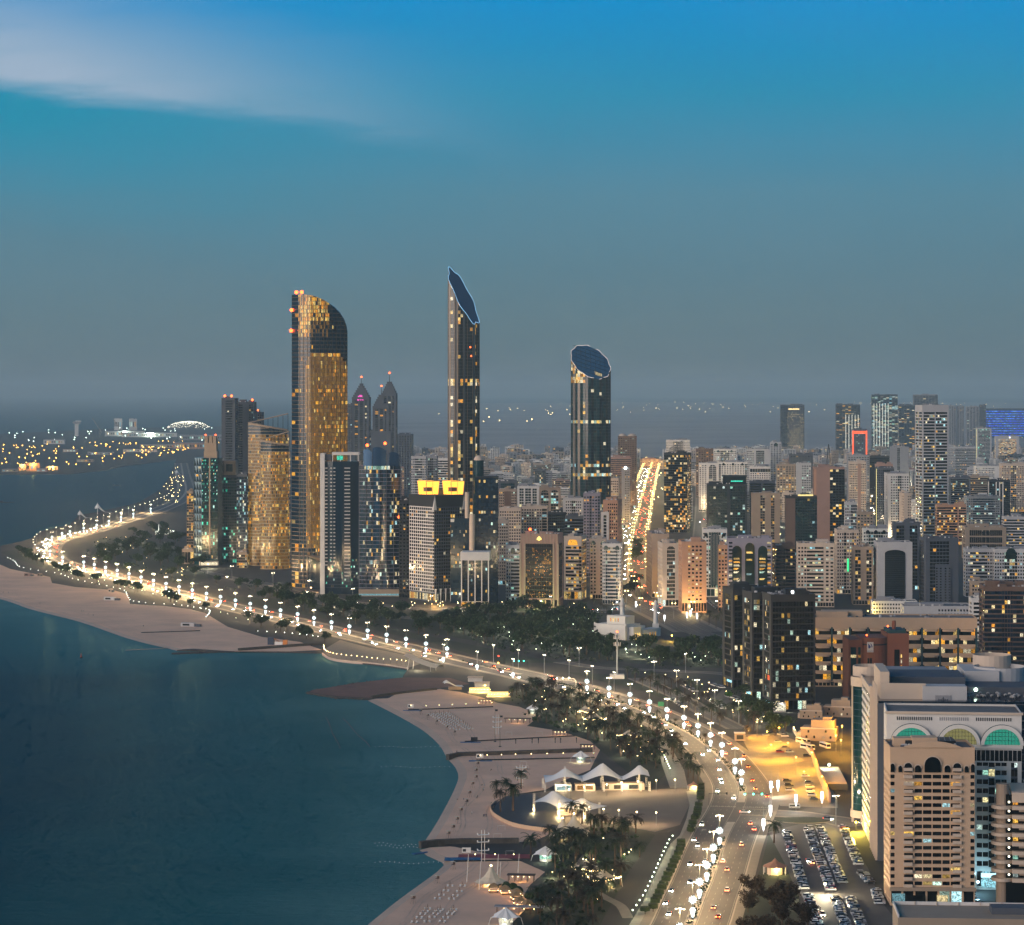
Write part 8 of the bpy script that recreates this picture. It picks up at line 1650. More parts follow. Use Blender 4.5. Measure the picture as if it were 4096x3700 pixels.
def beach_things():
	for x, y, k, lb in ((*CK(1275, 108), 1.0, 'white tented kiosk lit green on the upper sand by the shrubs'), (*CK(1660, 500), 1.05, 'white tented kiosk lit green by the second sand path'), (*CK(1375, 1298), 1.1, 'white tented kiosk lit green above the lower garden'), (*CK(1055, 1815), 1.15, 'white tented kiosk cut by the bottom picture edge')): kiosk(x, y, k, lb)
	# big wave canopy along the plaza
	t = thing('wave_canopy', 'long white wave canopy with peaks along the event plaza', 'canopy', (*G(598, 792), .08), radians(4)); s = S(792); f = lambda x: (x - 598) / s
	canopy(t, [(f(566), 6, 12.5, 13), (f(604), 7, 14, 15), (f(641), 6, 13.5, 14)], [(f(545), 0, 5.0), (f(650), 0, 5.2), (f(648), 15, 5.0), (f(546), 17, 6.5)], 5, n=44, mm=12, sag=.5)
	for x in (545, 566, 585, 604, 622, 641, 650):
		for yy in (.5, 14.5): mb = MB(); truss(mb, f(x), yy, 5.2 if yy > 1 else 5.0); mb.build('truss_post', t)
	for x in (566, 604, 641): mb = MB(); truss(mb, f(x), 7, 12.5); mb.build('truss_mast', t)
	mb = MB(); mb.box(f(556), f(572), 3, 11, 0, 3.4, wall('white')); mb.box(f(576), f(596), 4, 11, 0, 3.2, wall('cream')); mb.box(f(604), f(646), 5, 12, 0, 3.4, wall('cream')); mb.build('stall_wall', t)
	for a, b, mm in ((557, 571, 'cool'), (578, 594, 'warm'), (606, 610, 'dim'), (615, 622, 'dim'), (630, 640, 'dim')): mb = MB(); y_ = 2.95 if a < 575 else 3.95 if a < 600 else 4.95; mb.box(f(a), f(b), y_ - .03, y_, .6, 2.8, lit(mm)); mb.build('stall_opening', t)
	for x in (560, 590, 625): lamp_light(t, (f(x), 1.0, 4.2), 5000, (1, .78, .45), .4)
	t = thing('terrace_canopy', 'white canopy with glowing masts over the beach terrace', 'canopy', (*G(562, 815), .08), radians(-38));
	canopy(t, [(-9, 5, 11.5, 11), (8, 6, 9, 9)], [(-17, -2, 4.5), (17, -3, 4.0), (18, 13, 4.5), (-16, 14, 5.5)], 5, n=30, mm=10, sag=.5)
	for x, y, g in ((-15, -3, 1), (2, -5, 1), (16, -3, 1), (-12, 12, 0), (14, 12, 0)): mb = MB(); truss(mb, x, y, 9.5 if g else 6, m_white); mb.build('truss_mast', t); (g and lamp_light(t, (x, y - .9, 1.2), 1500, (1, .78, .4), .3))
	mb = MB(); mb.cyl(0, 4, 0, 1.4, 5, m=wall('cream'), n=16); mb.build('round_bar', t); lamp_light(t, (-4, 3, 4), 4500, (1, .66, .25), .4)
	mb = MB()
	for k in range(16): a = k / 15; mb.ball(-16 + 14 * a, 13 - 10 * a, 5.6 - 2.4 * sin(pi * a), .18, e_warm, 5, 3)
	mb.build('string_lights', t)
	mb = MB(); p = smooth_path(GP(CK(930, 850), CK(935, 905), CK(975, 950), CK(1100, 1015), CK(1270, 1050), CK(1440, 1068)), 4); kerb(mb, p, -.15, .15, 1.9, wall('sand')); o = mb.build('terrace_wall'); tag(o, 'curved cream panel wall around the beach terrace', 'wall')
	mb = MB(); poly(mb, GP(CK(935, 850), CK(960, 925), CK(1100, 995), CK(1280, 1035), CK(1440, 1050), CK(1540, 960), CK(1500, 840), CK(1250, 760), CK(1060, 780)), .08, mat('terrace_deck', '#2c2a2b', .6, var=.2, scale=.3)); struct(mb.build('terrace_pavement'))
	cone_tent(562.5, 839, 6.5, 9.5, 2.2, 'pointed cream tent left of the pair below the terrace', rz=.2); cone_tent(574, 836.5, 7.2, 10.5, 2.4, 'taller pointed cream tent right of the pair below the terrace', rz=.4)
	cone_tent(491, 885.5, 6.8, 8.2, 1.6, 'wide low tent with a glowing top on the lower sand', rz=.1)
	for x, y, h in ((*CK(740, 1470), 12), (*CK(840, 1530), 12), (*CK(985, 1420), 9.5), (*CK(1005, 1475), 9), (*CK(1150, 1450), 11)): o = MB(); o.cyl(0, 0, 0, h, .16, .09, m_white, 6); ob = o.build('white_mast'); ob.location = (*G(x, y), .05); ob.rotation_euler = (0, .06, 0); tag(ob, 'slim white mast beside the wide low tent', 'mast', 'white masts')
	for x, y, lb in ((775, 874, 'brown peaked pavilion with lit arcades beside the road'), (693.5, 789.5, 'small pink peaked kiosk at the road bend')):
		k = 1.0 if x > 700 else .62; t = thing('pavilion', lb, 'pavilion', (*G(x, y), .06), .15); t.scale = (k,) * 3; mb = MB(); n = 8;
		for a in range(n): t0, t1 = 2 * pi * a / n, 2 * pi * (a + 1) / n; mb.face([(5.5 * cos(t0), 5.5 * sin(t0), 3.4), (5.5 * cos(t1), 5.5 * sin(t1), 3.4), (1.6 * cos(t1), 1.6 * sin(t1), 5.2), (1.6 * cos(t0), 1.6 * sin(t0), 5.2)], mat('pavilion_roof', '#8a6656', .8)); mb.face([(1.6 * cos(t0), 1.6 * sin(t0), 5.2), (1.6 * cos(t1), 1.6 * sin(t1), 5.2), (0, 0, 7.0)], MATS['pavilion_roof'])
		mb.build('roof', t); w = MB(); w.cyl(0, 0, 0, 3.3, 3.6, m=wall('cream'), n=8); w.build('wall', t)
		for a in range(8): p = MB(); p.cyl(5.1 * cos(a * pi / 4), 5.1 * sin(a * pi / 4), 0, 3.4, .14, m=m_white, n=5); p.build('post', t)
		lamp_light(t, (0, -4.6, 2.6), 3500, (1, .75, .25), .3)
	# lit thatched cabanas
	for i, (x, y) in enumerate((CK(957, 1550), CK(1050, 1568), CK(1145, 1592), CK(1138, 1618), CK(1165, 1662), CK(1232, 1686))):
		t = thing('cabana', ['thatched cabana nearest the wide low tent', 'second thatched cabana from the wide low tent', 'third thatched cabana, under the round shrubs', 'fourth thatched cabana in the bent row', 'fifth thatched cabana in the bent row', 'last thatched cabana beside the flat roofed bar'][i], 'cabana', (*G(x, y), .06), .1 * i, 'lit cabanas'); mb = MB()
		for (r0, z0, r1, z1) in ((2.2, 2.2, 1.3, 3.0), (1.5, 3.1, .1, 3.9)):
			for k in range(4): a, b = pi / 4 + k * pi / 2, pi / 4 + (k + 1) * pi / 2; q = 1.414; mb.face([(r0 * q * cos(a), r0 * q * sin(a), z0), (r0 * q * cos(b), r0 * q * sin(b), z0), (r1 * q * cos(b), r1 * q * sin(b), z1), (r1 * q * cos(a), r1 * q * sin(a), z1)], m_thatch)
		mb.build('thatch_roof', t)
		for sx in (-1.8, 1.8):
			for sy in (-1.8, 1.8): p = MB(); p.cyl(sx, sy, 0, 2.25, .13, m=m_wood, n=5); p.ball(sx, sy - .2, 1.1, .16, e_warm, 5, 3); p.build('lit_post', t)
		p = MB(); p.box(-1.9, 1.9, -1.9, 1.9, .0, .25, m_wood); p.box(-1.4, 1.4, .2, 1.5, .25, .7, wall('cream')); p.build('deck', t); lamp_light(t, (0, -.6, 1.7), 420, (1, .52, .2), .2)
	for x, y, w, lb in ((*CK(1150, 185), 8.5, 'dark timber pergola with hanging lamps on the upper sand'), (*CK(1495, 285), 5, 'small timber pergola at the lawn edge'), (*CK(1180, 1462), 6, 'dark pergola on a deck behind the wide low tent'), (*CK(1165, 1722), 10, 'flat grey roofed bar at the lower garden corner'), (*CK(1715, 400), 4.5, 'brown timber hut by the groyne root'), (*CK(895, 30), 5, 'brown timber hut under palms by the gold lit restaurant')):
		t = thing('pergola', lb, 'pergola', (*G(x, y), .06), -.12); mb = MB(); mb.box(-w, w, -2, 2, 2.7, 2.95, m_wood if 'grey' not in lb else wall('grey')); mb.build('roof', t)
		for k in range(5):
			for yy in (-1.8, 1.8): p = MB(); X = -w * .9 + w * 1.8 * k / 4; p.cyl(X, yy, 0, 2.7, .12, m=m_wood, n=5); p.build('post', t)
		p = MB(); [p.ball(-w * .6 + w * .4 * k, -1.6, 2.2, .16, e_warm, 5, 3) for k in range(4)]; p.build('hanging_lamps', t); lamp_light(t, (0, -1.2, 2.0), 500, (1, .6, .25), .2)
	# closed parasols with pairs of beds
	pr = MB(); pr.cyl(0, 0, 0, 2.5, .05, m=m_wood, n=5); pr.cyl(0, 0, 1.0, 2.5, .2, .06, mat('parasol_cloth', '#6a5242', .9), 6); pm = pr.mesh('parasol'); bd = MB()
	for sx in (-1.0, 1.0): bd.box(sx - .35, sx + .35, -1.0, .7, .22, .34, m_white); bd.box(sx - .35, sx + .35, .72, 1.1, .34, .7, m_white); [bd.box(sx + a - .03, sx + a + .03, b - .03, b + .03, 0, .22, m_white) for a in (-.3, .3) for b in (-.9, .6)]
	bm = bd.mesh('sun_beds'); rnd = random.Random(8); P = []
	for c in range(13):
		for r in range(5):
			if rnd.random() < .08 or (c > 9 and r == 2): continue
			P.append((*CK(590 + 15.4 * c - 35 * r, 110 + 10.5 * c + 2.5 * r), 'closed parasol with two white sunbeds in the dense rows on the upper sand'))
	for c in ((605, 1505), (705, 1505), (570, 1545), (680, 1550), (535, 1580), (645, 1585), (502, 1608), (617, 1611)): P.append((*CK(*c), 'closed parasol with two white sunbeds left of the wide low tent'))
	for c in ((425, 1690), (405, 1712), (385, 1732), (355, 1762), (315, 1798), (525, 1698), (505, 1713), (485, 1733), (460, 1758), (420, 1793), (635, 1698), (615, 1718), (600, 1733), (568, 1763), (540, 1793)): P.append((*CK(*c), 'closed parasol with two white sunbeds at the bottom of the sand'))
	for i, (x, y, lb) in enumerate(P): t = thing('parasol_set', lb, 'parasol', (*G(x, y), .05), rnd.uniform(-.2, .2), 'closed parasols on the sand'); link('parasol', pm, t); link('sun_beds', bm, t)
	# lifeguard chairs
	lg = MB();
	for sx in (-.6, .6):
		for sy in (-.6, .6): lg.tube([(sx * 1.3, sy * 1.3, 0), (sx * .7, sy * .7, 2.2)], .06, m_wood, 4)
	lg.box(-.7, .7, -.6, .6, 2.2, 2.32, m_wood); lg.box(-.7, .7, .5, .62, 2.32, 3.2, m_wood); lg.box(-.9, .9, -.8, .8, 3.5, 3.6, m_tentw); lg.tube([(-.7, .55, 3.2), (-.7, .55, 3.5)], .05, m_wood, 4); lg.tube([(.7, .55, 3.2), (.7, .55, 3.5)], .05, m_wood, 4); lm = lg.mesh('lifeguard_chair')
	for i, c in enumerate(((368, 118), (425, 155), (497, 203), (580, 250), (640, 290), (828, 545), (815, 602), (815, 657), (787, 712), (762, 785), (738, 855), (693, 925), (663, 1000), (630, 1065), (592, 1118), (630, 1368), (502, 1483), (308, 1645))): o = link('lifeguard_chair', lm, None, (*G(*CK(*c)), .04), -.8); tag(o, 'timber lifeguard chair on the curved beach, ' + ordn(i + 1) + ' from the paved spit', 'lifeguard chair', 'lifeguard chairs')
	# lookout frames, goals, poles, boards
	for x, y, h, lb in ((*CK(985, 278), 12, 'white lookout frame beside two flagpoles on the upper sand'), (*CK(1180, 692), 11, 'white lookout frame on the middle sand'), (*CK(872, 1305), 14, 'white lookout frame beside the lower sports court')):
		t = thing('lookout_frame', lb, 'tower', (*G(x, y), .05), .3); mb = MB()
		for sx in (-.7, .7): mb.tube([(sx, 0, 0), (sx, 0, h)], .16, m_white, 5)
		mb.build('legs', t)
		for z in (h * .35, h * .62, h * .85): p = MB(); p.box(-2.6, 2.6, -.8, .8, z, z + .2, m_white); p.box(-2.6, -2.5, -.8, .8, z, z + .9, m_white); p.box(2.5, 2.6, -.8, .8, z, z + .9, m_white); p.build('platform', t)
	for i, c in enumerate(((1197, 527), (1210, 560), (1018, 1048), (988, 1116), (1080, 287), (1325, 280), (1088, 1255))): mb = MB(); mb.tube([(-1.8, 0, 0), (-1.8, 0, 2.1), (1.8, 0, 2.1), (1.8, 0, 0)], .06, m_white, 4); mb.tube([(-1.8, 0, 2.1), (-1.8, 1.2, 0)], .03, m_white, 3); mb.tube([(1.8, 0, 2.1), (1.8, 1.2, 0)], .03, m_white, 3); o = mb.build('goal_frame'); o.location = (*G(*CK(*c)), .05); tag(o, ['white goal frame beyond the middle lookout', 'nearer white goal frame by the middle lookout', 'white goal frame on the sand below the terrace wall', 'white goal frame nearest the lower groyne', 'white goal frame right of the upper flagpoles', 'white goal frame near the upper lawn edge', 'red court goal frame by the lower lookout'][i], 'goal')
	for i, c in enumerate(((968, 338), (1008, 378))): mb = MB(); mb.cyl(0, 0, 0, 20 - i, .14, .07, m_dark, 6); mb.cyl(0, 0, 0, .6, 1.0, .3, m_dark, 8); mb.box(.1, 1.6, -.03, .03, 18.2 - i, 19.3 - i, m_dark); o = mb.build('flagpole'); o.location = (*G(*CK(*c)), .05); tag(o, 'tall dark flagpole on the upper sand, the ' + ('farther' if i == 0 else 'nearer') + ' of two', 'flagpole')
	for i, c in enumerate(((1135, 352), (1267, 350), (1318, 350), (1453, 347), (1497, 347), (1625, 344))): mb = MB(); mb.cyl(0, 0, 0, 3.0, .22, m=m_dark, n=6); mb.box(-.35, .35, -.1, .1, 2.0, 3.1, m_dark); o = mb.build('net_post'); o.location = (*G(*CK(*c)), .05); tag(o, 'padded dark net post on the volleyball sand', 'post', 'net posts')
	for c, lb in (((288, 75), 'white notice board at the upper path end'), ((845, 482), 'white notice board above the blue mats of the second path'), ((737, 1250), 'white notice board beside the lower path end'), ((800, 345), 'dark shelter box at the end of the thin sand path')): mb = MB(); mb.box(-2.0, 2.0, -.1, .1, 1.0, 3.3, m_white if 'white' in lb else m_dark); mb.cyl(-1.6, 0, 0, 1, .08, m=m_dark, n=5); mb.cyl(1.6, 0, 0, 1, .08, m=m_dark, n=5); mb.box(-1.6, -.2, -.13, -.11, 1.5, 2.7, m_dark); o = mb.build('notice_board'); o.location = (*G(*CK(*c)), .05); tag(o, lb, 'board')
	# walls into the sea
	for pts, h, w, lb, nm in ((((585, 470), (680, 452), (940, 445), (1750, 418)), 3.2, 1.1, 'long dark groyne wall across the middle of the curved beach', 'CK'), (((362, 1178), (500, 1163), (700, 1155), (1160, 1152)), 3.2, 1.2, 'dark groyne wall separating the lowest beach', 'CK'), (((1480, 702), (1750, 682), (2000, 664)), 3.0, 1.2, 'dark groyne wall ending the long left beach', 'CN'), (((575, 990), (760, 962), (1100, 925)), 2.4, .8, 'dark wall between the paved spit and the curved beach', 'CL'), (((1070, 716), (1300, 706), (1480, 700)), 1.0, 2.5, 'low rocky groyne tip running into the bay', 'CN')):
		fn = {'CK': CK, 'CN': CN, 'CL': CL}[nm]; p = smooth_path(GP(*[fn(*q) for q in pts]), 8); mb = MB(); kerb(mb, p, -w, w, h - 1, m_rock, -2.5); o = mb.build('groyne_wall'); tag(o, lb, 'wall')
	for a, b in ((CK(265, 82), CK(950, 57)), (CK(720, 338), CK(1610, 292)), (CK(815, 488), CK(1770, 468)), (CK(635, 1302), CK(1180, 1296)), (CN(875, 592), CN(1240, 580))):
		mb = MB(); p = smooth_path(GP(a, b), 10); ribbon(mb, p, -.9, .9, .09, m_conc); kerb(mb, p, .9, 1.0, .75, m_dark, .05); struct(mb.build('sand_path'))
	mb = MB()
	for c, w, d in (((300, 85), 6, 2.2), ((850, 492), 6.5, 2.2), ((770, 342), 6, 2.2), ((705, 1285), 8, 4)): X, Y = G(*CK(*c)); mb.box(X - w, X + w, Y - d, Y + d, .06, .16, m_blue)
	X, Y = G(*CK(960, 1262)); mb.box(X - 16, X + 16, Y - 5, Y + 5, .06, .12, m_red); struct(mb.build('mat_floor'))
	# rocks round the spit
	rk = MB(); rnd = random.Random(2)
	for a, b, n in ((CL(60, 943), CL(330, 985), 150), (CL(330, 985), CL(580, 992), 110), (CL(60, 940), CL(420, 870), 120), (CL(420, 870), CL(820, 828), 110), (CN(1070, 716), CN(1480, 702), 120)):
		A, B_ = np.array(G(*a)), np.array(G(*b))
		for k in range(n):
			p = A + (B_ - A) * rnd.random() + np.array((rnd.gauss(0, 1.2), rnd.gauss(0, 2.2))); r = rnd.uniform(.6, 1.3); q = len(rk.v); rk.v += [(p[0] + r * rnd.uniform(.6, 1.1) * x, p[1] + r * rnd.uniform(.6, 1.1) * y, -.9 + r * rnd.uniform(.5, 1.0) * z) for x, y, z in ((1, 0, 0), (0, 1, 0), (-1, 0, 0), (0, -1, 0), (0, 0, 1), (0, 0, -1))]
			for f_ in ((0, 1, 4), (1, 2, 4), (2, 3, 4), (3, 0, 4), (1, 0, 5), (2, 1, 5), (3, 2, 5), (0, 3, 5)): rk.f.append(tuple(q + i for i in f_)); rk.m.append(rk.mi(m_rock))
	o = rk.build('rock_armour'); tag(o, 'heap of dark armour rocks round the paved spit', 'rocks', kind='stuff')
	# people on the sand: one continuous skinned body per pose
def people():
	def body(pose):
		J = {'pelvis': (0, 0, .95), 'chest': (0, 0, 1.32), 'neck': (0, 0, 1.5), 'head': (0, -.02, 1.62), 'top': (0, 0, 1.74), 'shl': (.19, 0, 1.43), 'ell': (.24, .02, 1.15), 'hal': (.24, -.08, .88), 'shr': (-.19, 0, 1.43), 'elr': (-.25, .02, 1.15), 'har': (-.24, -.1, .9), 'hil': (.1, 0, .9), 'knl': (.11, -.04, .5), 'anl': (.11, .02, .09), 'tol': (.12, -.14, .04), 'hir': (-.1, 0, .9), 'knr': (-.11, .02, .5), 'anr': (-.11, .06, .09), 'tor': (-.12, -.1, .04)}
		if pose == 'walk': J.update(knl=(.11, -.2, .52), anl=(.11, -.28, .1), tol=(.11, -.42, .05), knr=(-.11, .08, .5), anr=(-.11, .3, .13), tor=(-.11, .18, .04), hal=(.22, .18, .9), har=(-.22, -.22, .92))
		if pose == 'sit':
			for k in J: J[k] = (J[k][0], J[k][1], J[k][2] - .8)
			J.update(knl=(.14, -.42, .38), anl=(.13, -.6, .06), tol=(.13, -.74, .05), knr=(-.14, -.42, .38), anr=(-.13, -.6, .06), tor=(-.13, -.74, .05))
		R = {'pelvis': .15, 'chest': .16, 'neck': .06, 'head': .11, 'top': .08, 'shl': .08, 'shr': .08, 'ell': .05, 'elr': .05, 'hal': .045, 'har': .045, 'hil': .1, 'hir': .1, 'knl': .065, 'knr': .065, 'anl': .045, 'anr': .045, 'tol': .035, 'tor': .035}
		E = [('pelvis', 'chest'), ('chest', 'neck'), ('neck', 'head'), ('head', 'top'), ('chest', 'shl'), ('shl', 'ell'), ('ell', 'hal'), ('chest', 'shr'), ('shr', 'elr'), ('elr', 'har'), ('pelvis', 'hil'), ('hil', 'knl'), ('knl', 'anl'), ('anl', 'tol'), ('pelvis', 'hir'), ('hir', 'knr'), ('knr', 'anr'), ('anr', 'tor')]
		ks = list(J); me = bpy.data.meshes.new('person'); me.from_pydata([J[k] for k in ks], [(ks.index(a), ks.index(b)) for a, b in E], []); o = bpy.data.objects.new('person_tmp', me); COL.objects.link(o)
		sk = o.modifiers.new('skin', 'SKIN');
		for i, k in enumerate(ks): v = me.skin_vertices[0].data[i]; v.radius = (R[k], R[k]); v.use_root = k == 'pelvis'
		o.modifiers.new('sub', 'SUBSURF').levels = 1; dg = bpy.context.evaluated_depsgraph_get(); m2 = bpy.data.meshes.new_from_object(o.evaluated_get(dg)); bpy.data.objects.remove(o)
		return m2
	base = {p: body(p) for p in ('stand', 'walk', 'sit')}; skin = mat('skin', '#8a5f48', .6); hair = mat('hair', '#151210', .8); V = {}
	for ci, (cn, top, bot) in enumerate((('white', '#b8b6b0', '#3a3f4a'), ('black', '#17181b', '#17181b'), ('blue', '#2a4a6a', '#8a8478'))):
		for p, me in base.items():
			m2 = me.copy()
			for m in (mat('shirt_' + cn, top, .9), mat('trousers_' + cn, bot, .9), skin, hair): m2.materials.append(m)
			dz = -.8 if p == 'sit' else 0
			for f in m2.polygons:
				z = f.center[2] - dz; f.material_index = 3 if z > 1.66 or (z > 1.56 and f.center[1] > .03) else 2 if z > 1.48 or (abs(f.center[0]) > .2 and z < 1.1 and z > .8) or z < .1 else 0 if z > .95 else 1
			m2.polygons.foreach_set('use_smooth', [True] * len(m2.polygons)); V[cn, p] = m2
	rnd = random.Random(3); L_ = [(CK(870, 738), 'stand', 'black', 'person in black standing alone on the middle sand'), (CK(876, 735), 'walk', 'white', 'person in a white top walking beside one in black on the middle sand'), (CK(818, 795), 'stand', 'white', 'person in a white top, left of a pair at the middle waterline'), (CK(826, 795), 'stand', 'black', 'person in black, right of a pair at the middle waterline'), (CK(874, 948), 'walk', 'black', 'person in black walking left of the terrace wall'), (CK(884, 948), 'walk', 'blue', 'person in blue walking between two in black by the terrace wall'), (CK(896, 945), 'stand', 'black', 'rightmost person of the three by the terrace wall'), (CK(864, 690), 'sit', 'black', 'person in black sitting left of another on the sand'), (CK(880, 690), 'sit', 'white', 'person in a white top sitting on the sand'), (CK(662, 808), 'sit', 'black', 'person in black sitting close to the water'), (CK(716, 804), 'sit', 'blue', 'person in blue sitting near the lifeguard chair'), (CK(780, 925), 'walk', 'white', 'person in a white top jogging below the middle chairs'), (CK(938, 568), 'sit', 'black', 'person in black sitting on the sand above the terrace'), (CK(660, 432), 'stand', 'black', 'person in black standing on the middle groyne root')]
	L_ += [(CN(20, 345), 'stand', 'black', 'person in black at the far left waterline'), (CN(52, 347), 'walk', 'white', 'person in a white top walking at the far left waterline'), (CN(248, 414), 'stand', 'black', 'person in black alone on the long left beach'), (CN(505, 462), 'stand', 'black', 'person in black in the small group by the water of the left beach'), (CN(516, 464), 'stand', 'blue', 'person in blue in the small group by the water of the left beach'), (CN(548, 476), 'sit', 'black', 'person sitting by the water of the left beach'), (CN(578, 487), 'walk', 'black', 'person walking right along the left beach'), (CN(890, 555), 'stand', 'black', 'person standing above the path mat on the left beach')]
	for (x, y), p, cn, lb in L_: o = link('person', V[cn, p], None, (*G(x, y), .05), rnd.uniform(0, 6.28)); tag(o, lb, 'person')
beach_things(); people()
def bay():
	# floats, dock, buoy
	fw, fr_ = MB(), MB(); fw.ball(0, 0, 0, .2, m_white, 7, 4); fr_.ball(0, 0, 0, .3, m_red, 7, 4); wm, rm = fw.mesh('float'), fr_.mesh('float')
	for (a, b, n, me, lb) in ((CK(0, 365), CK(520, 368), 15, wm, 'white float in the upper swimming line'), (CK(50, 525), CK(600, 528), 15, wm, 'white float in the second swimming line'), (CK(0, 1140), CK(360, 1158), 12, wm, 'white float in the line off the lower groyne'), (CK(20, 1160), CK(340, 1178), 11, wm, 'white float in the twin line off the lower groyne'), (CK(0, 1294), CK(550, 1298), 15, wm, 'white float in the lowest swimming line'), (CL(210, 1140), CL(320, 1380), 16, rm, 'red float in the left rope off the curved beach'), (CL(350, 1150), CL(560, 1370), 18, rm, 'red float in the right rope off the curved beach')):
		A, B_ = np.array(G(*a)), np.array(G(*b))
		for k in range(n):
			t = k / (n - 1); p = A + (B_ - A) * t + np.array((0, 2.5 * sin(9 * t))); o = link('float', me, None, (p[0], p[1], SEA_Z + .12)); tag(o, lb + ', ' + ordn(k + 1) + ' from its outer end', 'float', lb.replace('float', 'floats'))
	for a, b, lb in ((CK(305, 1228), CK(522, 1202), 'blue floating dock beside the lower groyne'), (CN(780, 693), CN(1100, 677), 'thin floating dock off the long left beach')):
		A, B_ = np.array(G(*a)), np.array(G(*b)); d = B_ - A; L_ = np.linalg.norm(d); t = thing('floating_dock', lb, 'dock', (A[0], A[1], SEA_Z), atan2(d[1], d[0])); n = int(L_ / 3)
		for k in range(n): mb = MB(); mb.box(k * 3 + .1, k * 3 + 2.9, -1.1, 1.1, -.1, .45, m_blue if 'blue' in lb else m_conc); mb.build('pontoon', t)
	t = thing('buoy', 'red navigation buoy floating off the left beach', 'buoy', (*G(*CN(503, 740)), SEA_Z)); mb = MB(); mb.cyl(0, 0, -.4, .8, 1.2, m=m_dark, n=10); mb.cyl(0, 0, .8, 3.4, .7, .3, m_red, 8); mb.ball(0, 0, 3.7, .35, m_red, 6, 4); mb.build('body', t)
	# shell canopy and quay rail
	t = thing('shell_canopy', 'large curved white shell canopy on the quay', 'canopy', (*G(*CL(1000, 770)), .05), -.5); mb = MB(); n, mm = 14, 8; g = []
	for j in range(mm + 1):
		for i in range(n + 1): u, v = i / n, j / mm; g.append((-14 + 28 * u, -6 + 12 * v, 3 + 8 * (1 - u) ** 1.6 * (1 - .2 * v) + 2.2 * sin(pi * v)))
	for j in range(mm):
		for i in range(n): a = j * (n + 1) + i; mb.face([g[a], g[a + 1], g[a + n + 2], g[a + n + 1]], m_tentw)
	mb.build('roof', t)
	for x, y in ((-12, -4), (-12, 4), (8, -4), (8, 4)): p = MB(); p.tube([(x, y, 0), (x * .9, y * .8, 9 if x < 0 else 4)], .18, m_white, 5); p.build('mast', t)
	lamp_light(t, (-4, -3, 3), 6000, (1, .9, .6), .4)
	t = thing('spit_tent', 'small white tent at the root of the paved spit', 'tent', (*G(*CL(1235, 925)), .05), .2); canopy(t, [(-5, 0, 7.5, 8)], [(-7, -3, 2.6), (7, -3, 2.2), (7, 4, 2.6), (-7, 4, 3)], 3, n=14, mm=8); p = MB(); p.box(-3, 6, -1, 3, 0, 2, wall('tan')); p.build('wall', t)
	mb = MB(); p = smooth_path(GP(*QUAY[5:11]), 5); kerb(mb, p, -.5, 0, .9, wall('cream'), -2.0); o = mb.build('quay_parapet'); tag(o, 'pale curved parapet of the restaurant quay', 'parapet')
	for c, lb in (((1410, 862), 'white beach cabin with a pergola front near the gold lit restaurant'), ((1465, 905), 'small white cabin beside the gold lit restaurant')): t = thing('cabin', lb, 'cabin', (*G(*CL(*c)), .05), -.1); mb = MB(); mb.box(-5, 5, 0, 5, 0, 3.2, wall('white')); mb.box(-5.4, 5.4, -2, 5.2, 3.2, 3.5, wall('cream')); mb.build('wall', t)
	for x, y, pw, lb in ((*CL(1450, 950), 14000, 'gold lit restaurant terrace under palms'), (*CL(1600, 985), 9000, 'second gold lit restaurant terrace under palms')):
		t = thing('restaurant_terrace', lb, 'terrace', (*G(x, y), .05), .1); mb = MB(); mb.box(-8, 8, -3, 4, 0, .5, wall('cream')); mb.build('deck', t); mb = MB(); mb.box(-7, 7, 3, 3.3, .5, 3.2, emit('terrace_gold', (1, .7, .2), 2.0)); mb.build('lit_backwall', t); mb = MB(); [mb.ball(-7 + k, -2.6, 2.4, .16, e_warm, 5, 3) for k in range(15)]; mb.build('string_lights', t); lamp_light(t, (0, -1, 3.4), pw, (1, .66, .18), .4)
	for (cx, cyy), lb in (((235, 330), 'lit sail tent with string lights nearest the road bend'), ((-40, 190), 'lit sail tent with string lights in the middle grove'), ((-120, 130), 'lit sail tent with string lights at the upper grove edge'), ((30, 1500), 'lit sail tent with string lights in the lower garden'), ((-110, 1420), 'lit sail tent over the curved garden path')):
		t = thing('sail_tent', lb, 'tent', (*G(*CJ(cx, cyy)), .06), cx * .01); canopy(t, [(0, 0, 6.5, 6)], [(-6, -4, 3), (6, -5, 4.2), (6, 4, 3), (-6, 5, 4.2)], 3, n=14, mm=10, m=m_tentw)
		for x, y in ((-6, -4), (6, -5), (6, 4), (-6, 5)): p = MB(); p.tube([(x * 1.08, y * 1.08, 0), (x, y, 4.2)], .08, m_white, 4); p.build('mast', t)
		mb = MB()
		for a, b in (((-6, -4, 3), (6, -5, 4.2)), ((6, -5, 4.2), (6, 4, 3)), ((-6, 5, 4.2), (-6, -4, 3))): [mb.ball(a[0] + (b[0] - a[0]) * k / 11, a[1] + (b[1] - a[1]) * k / 11, a[2] + (b[2] - a[2]) * k / 11 - .8 * sin(pi * k / 11), .2, e_warm, 5, 3) for k in range(12)]
		mb.build('string_lights', t); lamp_light(t, (0, -2, 3), 5000, (1, .6, .2), .3)
	mb = MB(); p = smooth_path(GP(CK(1640, 1400), CK(1650, 1330), CK(1700, 1260), CK(1730, 1220)), 4); ribbon(mb, p, -2, 2, .09, m_pave); p = smooth_path(GP(CK(1680, 1440), CK(1740, 1520), CK(1850, 1590), CK(1980, 1660), CK(2040, 1760)), 4); ribbon(mb, p, -2.2, 2.2, .09, m_pave); struct(mb.build('garden_path'))
